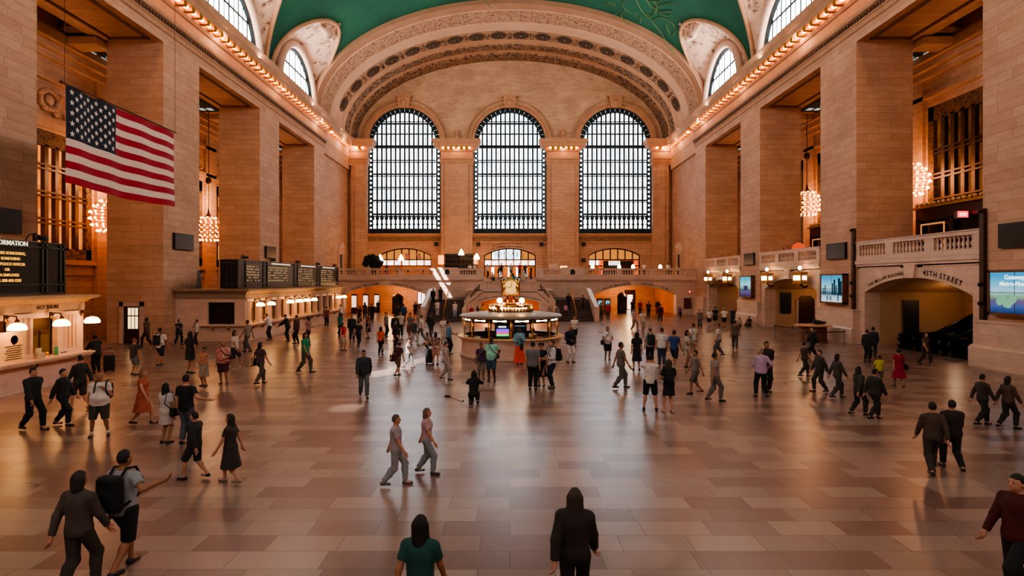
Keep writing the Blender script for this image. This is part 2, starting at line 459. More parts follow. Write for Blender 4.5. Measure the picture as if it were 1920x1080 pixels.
entab([(-5.45, DE), (-5.45, DE-PD), (-9.95, DE-PD), (-9.95, DE)], 'trim_capital_1')
entab([(9.95, DE), (9.95, DE-PD), (5.45, DE-PD), (5.45, DE)], 'trim_capital_2')
# brackets between the lamps, dentil band
mb = MB()
bulbs = []
def cove(p0, p1, nrm, n):
    for i in range(n):
        t = (i+.5)/n; x = p0[0]+(p1[0]-p0[0])*t; y = p0[1]+(p1[1]-p0[1])*t
        bulbs.append((x+nrm[0]*.66, y+nrm[1]*.66, 23.38))
        for tt in (i/n,) if i else ():
            bx = p0[0]+(p1[0]-p0[0])*tt; by = p0[1]+(p1[1]-p0[1])*tt
            tx, ty = abs(nrm[1])*.2, abs(nrm[0])*.2
            mb.box(bx+nrm[0]*.34-tx, bx+nrm[0]*.95+tx, by+nrm[1]*.34-ty, by+nrm[1]*.95+ty, 23.2, 23.54)
for s in (-1, 1):
    cove((s*W, 26), (s*W, DB-.2), (-s, 0), 46); cove((s*(W+.3), DB+1.3), (s*(W+.3), DE-PD-1.), (-s, 0), 8)
    cove((s*22.4, DE-PD), (s*20.75, DE-PD), (0, -1), 2)
for a, b in PX[1:3]: cove((a, DE-PD), (b, DE-PD), (0, -1), 6)
struct('trim_brackets', mb, M_OLDGOLD)
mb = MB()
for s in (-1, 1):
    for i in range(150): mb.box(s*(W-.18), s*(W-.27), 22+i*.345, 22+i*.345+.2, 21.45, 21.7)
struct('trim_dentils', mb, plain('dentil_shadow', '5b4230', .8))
bm0 = MB().ball((0,0,0), .2, 10, 6, (1,1.2,.75)).mesh('cove_bulb', M_BULBC, True)
skm = MB().lathe([(.06,.16),(.2,.14),(.17,.06),(.05,.04)], n=8).mesh('socket', M_OLDGOLD, True)
for i, (x, y, z) in enumerate(bulbs):
    o = link('cove_bulb', bm0); o.location = (x, y, z)
    tag(o, 'round warm light bulb glowing in the gilded cornice cove high on the wall', 'light bulb', 'bulbs along the lit cornice')
    link('socket', skm, o)

# ---- vault
VA, VB = 23.55, 13.0
LH, LR = 7.0, 7.6                                            # lunette half width on the cornice, rise
def vault_pt(D, th): return (VA*math.cos(th), D, ZS+VB*math.sin(th))
def th0(D):
    for c in BAYC+[19.0, 3.8]:
        if abs(D-c) < LH:
            z = LR*math.sqrt(1-((D-c)/LH)**2); return math.asin(min(1, z/VB))
    return 0.
ds = {YB, DA}
for c in BAYC+[19.0, 3.8]:
    for i in range(33): ds.add(c-LH*math.cos(PI*i/32))
    for i in range(1, 4): ds.add(c+LH+.6*i/4)
ds = sorted(d for d in ds if d <= DA)
mb = MB()
rows = []
for D in ds:
    a = th0(D); rows.append([vault_pt(D, a+(PI-2*a)*(.5-.5*math.cos(PI*i/48))) for i in range(49)])
mb.grid(rows); struct('ceiling', mb, M_GREEN, smooth=True)

# gilded constellation lines painted on the vault
mb = MB()
def vdraw(pts, r):
    out = []
    for px, py in pts:
        lo, hi = 20., DA-.1                                     # walk the sight line to the vault once, to find where the drawing lies
        for _ in range(50):
            D = (lo+hi)/2; x, y, z = pt(px, py, D)
            if (x/VA)**2+((z-ZS)/VB)**2 > 1: hi = D
            else: lo = D
        x, y, z = pt(px, py, lo*.9985); out.append((x, y, z))
    mb.tube(out, r, 4)
for a in ([(1190,-6),(1198,12),(1207,26),(1222,38)], [(1172,0),(1166,8),(1172,18),(1186,26)], [(1222,40),(1240,62),(1256,90),(1265,102)], [(1225,38),(1238,32),(1252,36),(1262,44),(1268,58),(1262,66),(1256,64),(1250,52),(1250,42)],
          [(1207,26),(1220,30),(1228,24),(1232,12),(1226,2)], [(1212,0),(1218,10),(1226,16),(1240,10),(1258,6)], [(1218,10),(1234,22),(1262,20)], [(1216,2),(1232,4),(1248,-4)], [(1190,24),(1194,34),(1202,32),(1200,44)], [(1172,18),(1164,28),(1170,38),(1180,46)],
          [(1140,4),(1154,10),(1150,14)], [(1132,8),(1148,10)], [(1160,22),(1154,26),(1156,34)], [(1238,24),(1250,30),(1258,28)], [(906,-2),(920,14)]):
    vdraw(a, .055)
for px, py in ((1308,28),(848,4),(1198,60),(700,15),(1100,9),(1330,38),(640,60),(1360,70),(760,12)):
    x, y, z = pt(px, py, 1)
    vdraw([(px-.6, py), (px+.6, py)], .09)
tag(obj('ceiling_painting', mb, plain('gold_line', '5d7a48', .8)), 'thin golden line drawing of a winged figure painted on the green vault', 'painting')

# ---- lunettes
def lun_o(c, s, t):
    z = LR*math.sin(t); return (s*VA*math.sqrt(max(0, 1-(z/VB)**2)), c+LH*math.cos(t), ZS+z)
WR, WH = 4.9, 5.1
def lun_w(c, s, t, k=1., x=VA+.05): return (s*x, c+WR*k*math.cos(t), ZS-.3+WH*k*math.sin(t))
k = 0
for c in BAYC+[19.0, 3.8]:
    for s in (-1, 1):
        k += 1
        mb = MB(); T = [PI*i/32 for i in range(33)]
        o_ = [lun_o(c, s, t) for t in T]; w_ = [lun_w(c, s, t, 1.12) for t in T]
        rows = []
        for j in range(7):
            f = j/6
            rows.append([tuple(a*(1-f)+b*f for a, b in zip(p, q)) for p, q in zip(o_, w_)])
        mb.grid(rows)
        lun = struct('wall_lunette_%d' % k, mb, M_LUN, smooth=True)
        # raised rim along the vault edge, bolster round the window
        mb = MB().tube([tuple(v*(.995 if i == 0 else 1) for i, v in enumerate(p)) for p in o_], .22, 6); obj('vault_rim', mb, M_TRIM, lun, True)
        mb = MB().tube([lun_w(c, s, t, 1.08, VA-.25) for t in T], .42, 8); obj('bolster', mb, plain('pale_plaster', 'cfae98', .7), lun, True)
        # shell cartouche near the tip
        mb = MB()
        tip = Vector(lun_o(c, s, PI/2)); wp = Vector(lun_w(c, s, PI/2, 1.12)); q = tip*.72+wp*.28+Vector((-s*.25, 0, -.1))
        for j in range(9):
            a = PI*(j+.5)/9; mb.ball((q.x-s*.35*math.sin(a), q.y+1.5*math.cos(a), q.z+.85*math.sin(a)-.2), .42, 8, 5)
        mb.ball((q.x, q.y, q.z), .85, 10, 6, (.7, 1.2, .8))
        for sg in (-1, 1):
            mb.tube([(q.x, q.y+sg*1.1, q.z), (q.x+s*.25, q.y+sg*2.1, q.z+.25), (q.x+s*.9, q.y+sg*3.1, q.z-.5)], [.4, .3, .12], 7)
        mb.tube([tuple(q), tuple(tip+Vector((-s*.5, 0, .25)))], [.35, .12], 7)
        obj('cartouche', mb, M_LUN, lun, True)
        # window
        wn = MB(); t2 = [PI*i/24 for i in range(25)]
        wn.add([lun_w(c, s, t, 1., VA+.12) for t in t2], [tuple(range(25))])
        wo = struct('window_lunette_%d' % k, wn, M_PANEL)
        mb = MB()
        mb.tube([lun_w(c, s, t, 1.0, VA+.1) for t in t2], .28, 6)
        for i in range(-5, 6):
            y = i*.85; h = WH*math.sqrt(max(0, 1-(y/WR)**2))
            if h > .5: mb.box(s*(VA+.04), s*(VA+.1), c+y-(.09 if i % 2 == 0 else .045), c+y+(.09 if i % 2 == 0 else .045), ZS-.3, ZS-.3+h)
        for z in (1.1, 3.0): 
            y = WR*math.sqrt(1-(z/WH)**2); mb.box(s*(VA+.02), s*(VA+.1), c-y, c+y, ZS-.3+z-.09, ZS-.3+z+.09)
        obj('mullions', mb, M_IRON, wo)

# ---- great arch at the end of the hall
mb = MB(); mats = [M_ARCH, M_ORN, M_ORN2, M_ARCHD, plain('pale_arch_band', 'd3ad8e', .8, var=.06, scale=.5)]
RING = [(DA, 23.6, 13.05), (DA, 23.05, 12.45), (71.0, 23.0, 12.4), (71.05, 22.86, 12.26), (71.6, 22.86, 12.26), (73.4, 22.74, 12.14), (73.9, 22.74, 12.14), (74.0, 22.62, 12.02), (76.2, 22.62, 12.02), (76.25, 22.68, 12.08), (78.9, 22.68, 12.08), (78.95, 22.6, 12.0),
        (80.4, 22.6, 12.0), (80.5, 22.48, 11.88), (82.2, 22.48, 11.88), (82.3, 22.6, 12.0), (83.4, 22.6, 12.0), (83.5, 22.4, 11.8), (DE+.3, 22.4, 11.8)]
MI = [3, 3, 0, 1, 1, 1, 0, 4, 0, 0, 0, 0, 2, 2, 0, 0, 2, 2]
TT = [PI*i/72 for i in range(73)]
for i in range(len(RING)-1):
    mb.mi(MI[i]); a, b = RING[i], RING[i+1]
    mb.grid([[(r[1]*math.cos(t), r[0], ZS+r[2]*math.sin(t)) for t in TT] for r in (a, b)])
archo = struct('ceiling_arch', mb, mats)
autosmooth(archo, 30)
rm = MB(); rm.lathe([(1.06,-.02),(1.06,-.14),(.93,-.16),(.88,-.02)], n=28)
rm.mi(1); rm.lathe([(.88,-.03),(.3,-.05),(.0001,-.05)], n=28)
rm.mi(0)
for i in range(14):
    a = 2*PI*i/14; rm.tube([(.3*math.cos(a), .3*math.sin(a), -.08), (.6*math.cos(a), .6*math.sin(a), -.16), (.82*math.cos(a), .82*math.sin(a), -.06)], [.03, .075, .04], 5)
rm.ball((0,0,-.1), .24, 10, 6)
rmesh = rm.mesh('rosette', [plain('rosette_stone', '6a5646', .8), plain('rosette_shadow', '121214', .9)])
s_ang = []
t = 0.
def arcl(t0, t1, n=40): 
    L_ = 0
    for i in range(n):
        a = t0+(t1-t0)*i/n; b = t0+(t1-t0)*(i+1)/n
        L_ += math.hypot(22.68*(math.cos(b)-math.cos(a)), 12.08*(math.sin(b)-math.sin(a)))
    return L_
tot = arcl(0, PI, 200); acc = 0; tl = 0; want = [tot*(i+1.05)/19.1 for i in range(18)]
for i in range(2000):
    a = PI*i/2000; b = PI*(i+1)/2000; acc += math.hypot(22.68*(math.cos(b)-math.cos(a)), 12.08*(math.sin(b)-math.sin(a)))
    while want and acc >= want[0]: s_ang.append(b); want.pop(0)
for t in s_ang:
    o = link('rosette', rmesh, archo)
    nx, nz = math.cos(t)/22.68, math.sin(t)/12.08; l = math.hypot(nx, nz); nx /= l; nz /= l
    zv = Vector((nx, 0, nz)); yv = Vector((0,1,0)); xv = yv.cross(zv)
    o.matrix_world = Matrix.Translation((22.68*math.cos(t), 77.6, ZS+12.08*math.sin(t))) @ Matrix((xv, yv, zv)).transposed().to_4x4()
mb = MB()
for t, u in zip(s_ang, s_ang[1:]):                              # scrolls between the rosettes
    m = (t+u)/2
    for dy in (-.55, 0, .55): mb.ball((22.62*math.cos(m), 77.6+dy, ZS+12.02*math.sin(m)), .26, 6, 4)
    for dy in (-1.25, 1.25): mb.tube([(22.66*math.cos(q), 77.6+dy, ZS+12.06*math.sin(q)) for q in (t+(u-t)*j/6 for j in range(7))], .05, 4)
obj('scroll', mb, M_ORN2, archo, True)

# ---- end wall with three great windows and three doorways on the balcony
WX = [-15.45, 0., 15.45]; WRAD = 5.3; ZW0 = 11.15; ZWS = 24.3
DX = [(-15.4, 3.85), (0., 3.8), (15.35, 3.8)]; ZB = 4.75
holes = [(x-WRAD, x+WRAD, const(ZW0), arc(x, WRAD, ZWS, WRAD)) for x in WX]
holes += [(x-h, x+h, const(ZB), segarc(x, h, 8.0, 1.05)) for x, h in DX]
plc = lambda u, z, d: (u, DE+d, z)
mb = MB(); holewall(mb, -24.2, 24.2, 0, ZS, holes, plc, 1.0, top=lambda u: ZS+11.9*math.sqrt(max(0, 1-(u/22.4)**2)) if abs(u) < 22.4 else ZS, n=28)
for p in range(len(mb.f)):
    if max(mb.v[i][2] for i in mb.f[p]) > 24.75: mb.m[p] = 1
struct('wall_far', mb, [M_STONE, M_TYMP])
mb = MB()
for a, b in PX:
    a, b = (max(a, -23.3), b) if a < 0 else (a, b)
    mb.box(a, b, DE, DE-PD, ZB, 20.98); mb.box(a+.55, b-.55, DE-PD-.18, DE-PD, ZB, 20.98)
struct('wall_far_pilasters', mb, M_STONE)
mb = MB()
for a, b in ((-20.75,-9.95),(-5.45,5.45),(9.95,20.75)):          # sill band under each window
    for z0, z1, p in ((9.75, 10.0, .15), (10.0, 10.7, .1), (10.7, 10.9, .3), (10.9, 11.15, .5)): mb.box(a, b, DE, DE-p, z0, z1)
struct('trim_sill', mb, M_TRIM)
mb = MB()
for a, b in ((-20.7,-10.),(-5.4,5.4),(10.,20.7)): mb.box(a, b, DE-.12, DE-.14, 10.05, 10.65)
struct('trim_frieze', mb, M_TRIMD)
mb = MB()
for x in WX:                                                     # arch mouldings and keystones
    for r0, r1, p in ((5.3, 5.75, .18), (5.75, 6.0, .4), (6.4, 6.55, .16)):
        q = [PI*i/40 for i in range(41)]
        mb.grid([[(x+r*math.cos(t), DE-pp, ZWS+r*math.sin(t)) for t in q] for r, pp in ((r0, 0), (r0, p), (r1, p), (r1, 0))])
    mb.prism([(-.75,0),(.75,0),(.95,1.5),(-.95,1.5)], lambda a, b, d: (x+a, DE-d, ZWS+5.25+b), 0, .7)
    mb.box(x-1.15, x+1.15, DE, DE-.85, 31.0, 31.25); mb.ball((x, DE-.75, 30.2), .45, 8, 6, (1.1, .7, 1.2)); mb.box(x-1.3, x+1.3, DE, DE-.5, 29.5, 29.75)
for s in (-1, 1):
    mb.box(s*9.9, s*5.5, DE-PD*.9, DE, 24.6, 25.0); mb.lathe([(.35,0),(.45,.3),(.25,.5),(.3,.9),(.12,1.3)], (s*7.7, DE-.5, 25.0), 10)
struct('trim_arches', mb, M_TRIM)

def great_window(i, x, y, sgn=1, z0=ZW0, zs=ZWS, R=WRAD):
    mb = MB(); q = [PI*j/32 for j in range(33)]
    poly = [(x-R, y+.55*sgn, z0), (x+R, y+.55*sgn, z0)]+[(x+R*math.cos(t), y+.55*sgn, zs+R*math.sin(t)) for t in q]
    mb.add(poly, [tuple(range(len(poly)))]); w = struct('window_%d' % i, mb, M_PANE)
    def B(m, x0, x1, za, zb, d0=.1, d1=.4): m.box(x+x0, x+x1, y+d0*sgn, y+d1*sgn, za, zb)
    fr = MB()
    for r0, r1 in ((R, R-.16), (R-.5, R-.72)):
        fr.grid([[(x+r*math.cos(t), y+d*sgn, zs+r*math.sin(t)) for t in q] for r, d in ((r0, .4), (r0, .05), (r1, .05), (r1, .4))])
    for sg in (-1, 1):
        B(fr, sg*R, sg*(R-.16), z0, zs, .05); B(fr, sg*(R-.5), sg*(R-.68), z0, zs, .05)
    B(fr, -R, R, z0, z0+.75, 0)
    obj('frame', fr, M_IRON, w)
    la = MB()                                                    # pierced ornament band between the two frames
    n = 22
    for j in range(n):
        t = PI*(j+.5)/n; c = (x+(R-.33)*math.cos(t), y+.2*sgn, zs+(R-.33)*math.sin(t)); la.ball(c, .37, 8, 5, (1, .4, 1))
        for dt in (-.055, .055): la.tube([(x+(R-.12)*math.cos(t+dt), y+.2*sgn, zs+(R-.12)*math.sin(t+dt)), (x+(R-.55)*math.cos(t-dt), y+.2*sgn, zs+(R-.55)*math.sin(t-dt))], .1, 4)
    for sg in (-1, 1):
        z = z0+.9
        while z < zs:
            la.tube([(x+sg*(R-.1), y+.2*sgn, z), (x+sg*(R-.55), y+.2*sgn, z+.6)], .075, 4); la.tube([(x+sg*(R-.55), y+.2*sgn, z), (x+sg*(R-.1), y+.2*sgn, z+.6)], .075, 4); la.ball((x+sg*(R-.33), y+.2*sgn, z+.3), .17, 6, 4, (1, .4, 1)); z += .66
    obj('lattice', la, M_IRON, w)
    mu = MB(); ri = R-.6; nb = 14
    for j in range(1, nb):
        xx = -ri+2*ri*j/nb; h = zs+math.sqrt(max(0, ri*ri-xx*xx)); B(mu, xx-.13, xx+.13, z0+.7, h, .12, .3)
        if i < 4:
            xm = xx+ri/nb; B(mu, xm-.04, xm+.04, z0+.7, zs+math.sqrt(max(0, ri*ri-xm*xm)), .25, .3)
    for z, hh in ((24.0,.16),(23.75,.06),(21.95,.07),(21.65,.07),(19.9,.12),(19.6,.06),(17.95,.09),(17.7,.05),(16.05,.12),(15.8,.06),(14.0,.15),(13.7,.09),(25.8,.09),(27.3,.12),(27.6,.05)):
        hw = ri if z < zs else math.sqrt(max(0, ri*ri-(z-zs)**2)); B(mu, -hw, hw, z-hh, z+hh, .1, .38)
    for j in range(nb*2):                                        # small pendants in the lowest band
        xx = -ri+ri*(j+.5)/nb; B(mu, xx-.09, xx+.09, 13.2, 13.6, .2, .3); B(mu, xx-.06, xx+.06, 12.45, 12.65, .2, .3)
    obj('mullions', mu, M_IRON, w)
    return w
for i, x in enumerate(WX): great_window(i+1, x, DE)

# ---- wall behind the camera, with its own windows
mb = MB(); holes = [(x-WRAD, x+WRAD, const(ZW0), arc(x, WRAD, ZWS, WRAD)) for x in WX]
holewall(mb, -24.2, 24.2, 0, 38, holes, lambda u, z, d: (u, YB-d, z), 1.)
struct('wall_near', mb, M_STONE)
for i, x in enumerate(WX):
    mb = MB(); q = [PI*j/24 for j in range(25)]
    poly = [(x-WRAD, YB-.5, ZW0), (x+WRAD, YB-.5, ZW0)]+[(x+WRAD*math.cos(t), YB-.5, ZWS+WRAD*math.sin(t)) for t in q]
    mb.add(poly, [tuple(range(len(poly)))]); w = struct('window_%d' % (i+4), mb, M_PANEW)
    fr = MB()
    for j in range(15): fr.box(x-WRAD+.05+j*.757-.08, x-WRAD+.05+j*.757+.08, YB-.1, YB-.3, ZW0, ZWS+math.sqrt(max(0, WRAD**2-(-WRAD+.05+j*.757)**2)))
    for z in (13, 15, 17, 19, 21, 23, 25): fr.box(x-WRAD, x+WRAD, YB-.1, YB-.3, z-.1, z+.1)
    obj('mullions', fr, M_IRON, w)

# ---- big bronze grilles in the aisle walls
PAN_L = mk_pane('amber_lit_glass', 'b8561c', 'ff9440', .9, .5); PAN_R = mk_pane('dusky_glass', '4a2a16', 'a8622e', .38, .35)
for s in (-1, 1):
    for i, c in enumerate(BAYC):
        y0, y1 = c-4.6, c+7.95; zg = 13.95 if s < 0 else 16.6; zh = zg-1.
        mb = MB().box(s*(XA+.35), s*(XA+.4), y0, y1, 5.6, zg)
        w = struct('window_grille_%d' % (i+1+(3 if s > 0 else 0)), mb, PAN_L if s < 0 else PAN_R)
        fr = MB()
        for a, b, z0, z1 in ((y0,y0+.5,5.6,zg),(y1-.5,y1,5.6,zg),(y0,y1,5.6,6.4),(y0,y1,zh,zg)): fr.box(s*(XA+.05), s*(XA+.33), a, b, z0, z1)
        obj('frame', fr, M_TRIMB, w)
        mu = MB(); n = 13
        for j in range(1, n): 
            y = y0+.5+(y1-y0-1)*j/n; mu.box(s*(XA+.05), s*(XA+.33), y-.16, y+.16, 6.3, zh+.1)
        for z in ((8.1, 9.85, 11.6) if s < 0 else (8.1, 9.85, 11.6, 13.35)):
            for dz in (-.14, .14): mu.box(s*(XA), s*(XA+.34), y0+.4, y1-.4, z+dz-.06, z+dz+.06)
        obj('mullions', mu, M_BRONZE, w)
        if s < 0:                                                # carved wreath panel above
            mb = MB(); 
            for a in range(18): mb.ball((s*(XA-.12), c+3.9+.75*math.cos(a*PI/9), 15.95+.6*math.sin(a*PI/9)), .2, 6, 4)
            mb.ball((s*(XA-.1), c+3.9, 15.95), .38, 8, 5, (.5, 1, 1))
            for a in range(40): mb.ball((s*(XA-.1), c-4.3+a*.3, 15.9+.75*math.sin(a*1.9)), .2, 6, 4)
            obj('relief', mb, M_AISLE, w, True)

# ---- balcony at the far end
mb = MB()
EAX = 15.75; EHW = 5.15
eh = [(s*EAX-EHW, s*EAX+EHW, const(0), segarc(s*EAX, EHW, 2.5, 1.15)) for s in (-1, 1)]+[(-3.25, 3.25, const(3.3), const(ZB+.01))]
holewall(mb, -23.3, 23.3, 0, ZB, eh[:2], lambda u, z, d: (u, DB+d, z), 1.2)
struct('wall_balcony', mb, M_MARBLE)
mb = MB()
for a, b in ((-23.3, -3.25), (3.25, 23.3)):
    mb.box(a, b, DB+.1, DE, 4.3, ZB); mb.box(a, b, DB-.35, DB+.1, 4.35, 4.8); mb.box(a, b, DB-.2, DB+.1, 4.2, 4.35)
mb.box(-3.25, 3.25, DB+1.5, DE, 4.3, ZB)
struct('balcony_slab', mb, M_MARBLE)
mb = MB()
for s in (-1, 1): mb.prism([(-.5,3.62),(.5,3.62),(.75,4.2),(-.75,4.2)], lambda a, b, d: (s*EAX+a, DB-d, b), 0, .3)
struct('trim_keystones', mb, M_MARBLE)
# arched passages under the balcony
M_PASS = plain('passage_plaster', 'd08a3c', .7, var=.15, scale=.5)
mb = MB()
for s in (-1, 1):
    x0, x1 = s*EAX-EHW-.4, s*EAX+EHW+.4
    mb.quad((x0,DB+1.2,0),(x0,95,0),(x0,95,4.2),(x0,DB+1.2,4.2)); mb.quad((x1,DB+1.2,0),(x1,95,0),(x1,95,4.2),(x1,DB+1.2,4.2)); mb.quad((x0,95,0),(x1,95,0),(x1,95,4.2),(x0,95,4.2)); mb.quad((x0,DB+1.2,4.2),(x1,DB+1.2,4.2),(x1,95,4.2),(x0,95,4.2))
struct('wall_passages', mb, M_PASS)
# doorway recesses on the balcony level
mb = MB()
for x, h in DX:
    mb.quad((x-h-.3,92,ZB),(x+h+.3,92,ZB),(x+h+.3,92,9.6),(x-h-.3,92,9.6)); mb.quad((x-h-.3,DE+1,ZB),(x-h-.3,92,ZB),(x-h-.3,92,9.6),(x-h-.3,DE+1,9.6)); mb.quad((x+h+.3,DE+1,ZB),(x+h+.3,92,ZB),(x+h+.3,92,9.6),(x+h+.3,DE+1,9.6)); mb.quad((x-h-.3,DE+1,9.6),(x+h+.3,DE+1,9.6),(x+h+.3,92,9.6),(x-h-.3,92,9.6)); mb.quad((x-h-.3,DE,ZB),(x+h+.3,DE,ZB),(x+h+.3,92,ZB),(x-h-.3,92,ZB))
struct('wall_balcony_recess', mb, M_PASS)

# ---- grand stair
mb = MB()
CYD = 64.0
def ctop(u):
    a = abs(u)
    if a < 2.95: return 3.25
    return 3.25-(a-2.95)/(5.0-2.95)*1.95
holewall(mb, -5.0, 5.0, 0, 4, [(-3.2, 3.2, const(0), segarc(0, 3.2, 1.85, .5))], lambda u, z, d: (u, CYD+d, z), 1.2, top=ctop)
for s in (-1, 1):
    mb.box(s*4.95, s*5.0, CYD, 67.5, 0, 1.35)
mb.box(-4.9, 4.9, CYD+.05, DB, 3.15, 3.25)
mb.box(-3.3, 3.3, CYD+3.5, CYD+3.6, 0, 3)
struct('wall_stair', mb, M_MARBLE)
mb = MB().box(-3.25, 3.25, CYD+1.3, CYD+3.45, 0, 2.6); struct('wall_niche', mb, plain('orange_niche', 'd9863a', .6))
ns = 13
for s in (-1, 1):
    mb = MB(); mb.mi(0)
    for i in range(ns):
        y = 61.0+i*.36; z = (i+1)*2.15/ns
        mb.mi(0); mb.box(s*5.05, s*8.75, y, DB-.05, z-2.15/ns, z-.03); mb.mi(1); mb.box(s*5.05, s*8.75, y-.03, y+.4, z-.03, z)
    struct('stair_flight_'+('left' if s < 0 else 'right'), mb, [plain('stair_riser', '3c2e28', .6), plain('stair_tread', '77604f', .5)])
    mb = MB().prism([(60.6,0),(60.6,1.55),(61.2,1.65),(67,3.3),(70,3.4),(70,0)], lambda a, b, d: (s*d, a, b), 8.78, 9.25)
    struct('stair_cheek_'+('left' if s < 0 else 'right'), mb, M_MARBLE)
    mb = MB(); mb.prism([(CYD-2.6,0),(CYD-2.6,1.25),(CYD,1.45),(CYD,0)], lambda a, b, d: (s*d, a, b), 4.75, 5.03)
    struct('stair_stringer_'+('left' if s < 0 else 'right'), mb, M_MARBLE)
mb = MB()
for i in range(9):
    mb.box(-3.2, 3.2, 70.3+i*.37, DB+1.6, 3.25+i*1.5/9, 3.25+(i+1)*1.5/9)
struct('stair_upper', mb, M_MARBLE)

# ---- right-hand side: low arched fronts with balconies in each opening
RX = W+.1
for i, (a, b) in enumerate(OPEN):
    c = (a+b)/2; hw = (b-a)/2-.75
    mb = MB()
    holewall(mb, a, b, 0, 5.3, [(c-hw, c+hw, const(0), segarc(c, hw, 3.45, .95))], lambda u, z, d: (RX+d, u, z), 1.0, n=24)
    mb.box(RX, RX+7, a, b, 5.0, 5.5); mb.box(RX-.22, RX+.6, a+.02, b-.02, 5.3, 5.55); mb.box(RX-.14, RX, a+.02, b-.02, 5.15, 5.3)
    struct('wall_front_%d' % (i+1), mb, M_MARBLE)
    mb = MB(); mb.prism([(-.33,4.38),(.33,4.38),(.5,5.15),(-.5,5.15)], lambda p, q, d: (RX-d, c+p, q), 0, .16)
    for sg in (-1, 1):
        mb.box(RX-.03, RX, c+sg*.95, c+sg*(hw+.55), 5.02, 5.08); mb.prism([(sg*2.6,4.35),(sg*3.1,4.25),(sg*3.5,5.0),(sg*2.8,5.0)], lambda p, q, d: (RX-d, c+p, q), 0, .015)
    struct('trim_front_%d' % (i+1), mb, plain('polished_marble', 'dcb9a2', .3, var=.1))
    # passage behind
    mb = MB(); x0, x1 = RX+1., 37.
    ps = [c-hw+2*hw*j/16 for j in range(17)]; sa = segarc(c, hw, 3.45, .95)
    for j in range(16): mb.quad((x0,ps[j],sa(ps[j])),(x0,ps[j+1],sa(ps[j+1])),(x1,ps[j+1],sa(ps[j+1])),(x1,ps[j],sa(ps[j])))
    mb.quad((x0,c+hw,0),(x1,c+hw,0),(x1,c+hw,3.5),(x0,c+hw,3.5)); mb.quad((x0,c-hw,0),(x1,c-hw,0),(x1,c-hw,3.5),(x0,c-hw,3.5)); mb.quad((x1,c-hw,0),(x1,c+hw,0),(x1,c+hw,5),(x1,c-hw,5))
    struct('wall_passage_%d' % (i+1), mb, plain('passage_stone', 'b4906a', .7, var=.15, scale=.4))
# pier plinths (right), base course (left)
mb = MB()
for a, b in PIERS+[(69.85, DB)]:
    for s in ((1, -1) if a > 60 or a > 50 else (1,)):
        mb.box(s*(W-.3), s*(W+.9), a-.12, b+.12, 0, 2.2); mb.box(s*(W-.5), s*(W+.9), a-.3, b+.3, 0, .95); mb.prism([(.5,.95),(.44,1.05),(.3,1.1),(.3,.9)], lambda p, q, d: (s*(W-p), d, q), a-.25, b+.25); mb.box(s*(W-.36), s*(W+.9), a-.18, b+.18, 2.2, 2.3)
struct('baseboard_right', mb, M_MARBLE)
# ================================================================== THINGS: walls, counters, boards
# ---- flag
fx = -18.5; f0, f1, zb_, zt_ = 24.39, 32.4, 8.30, 12.35
fl = thing('flag', 'large stars and stripes flag hanging on cords high beside the stone piers', 'flag', (fx, f0, zb_))
def fpt(u, v): return (fx+.10*math.sin(u*9+v*1.5)*(.25+.75*(1-v))+.05*math.sin(u*23), f0+(f1-f0)*u, zb_+(zt_-zb_)*v-.12*math.sin(PI*u)*(1-v)*(1-v))
mb = MB(); nu, nv = 60, 39
mats = [plain('flag_red', 'a3122c', .8, var=.06), plain('flag_white', 'e2cbbc', .8, var=.04), plain('flag_navy', '101c30', .8, var=.06)]
for i in range(nu):
    for j in range(nv):
        st = 12-(j//3)
        mb.mi(2 if (i < nu*.4 and st < 7) else (0 if st % 2 == 0 else 1))
        mb.quad(fpt(i/nu, j/nv), fpt((i+1)/nu, j/nv), fpt((i+1)/nu, (j+1)/nv), fpt(i/nu, (j+1)/nv))
obj('cloth', mb, mats, fl, True)
mb = MB()
for r in range(9):
    for c_ in range(6 if r % 2 == 0 else 5):
        u = .4*(c_*2+1+(r % 2))/12.; v = 1-(7/13)*(r+1)/10.; R = .135
        for sg in (.03, -.03):
            q = []
            for k in range(10):
                rr = R if k % 2 == 0 else R*.42; a = PI/2+k*PI/5
                p = fpt(u+rr*math.cos(a)/(f1-f0), v+rr*math.sin(a)/(zt_-zb_)); q.append((p[0]+sg, p[1], p[2]))
            cpt = fpt(u, v); q.append((cpt[0]+sg, cpt[1], cpt[2]))
            mb.add(q, [(k, (k+1) % 10, 10) for k in range(10)])
obj('star_pattern', mb, plain('flag_star', 'e8dcd0', .8), fl)
mb = MB().tube([(fx, f0-.15, zt_+.06), (fx, f1+.1, zt_+.06)], .035, 6).ball((fx, f0-.2, zt_+.06), .07); obj('pole', mb, M_BRONZE, fl)
mb = MB().tube([(fx, f0-.02, zt_), (fx, f0-.02, 32.3)], .012, 4); obj('cord', mb, M_BRONZE, fl)
mb = MB().tube([(fx, f1, zt_), (fx, f1, 32.3)], .012, 4); obj('cord', mb, M_BRONZE, fl)

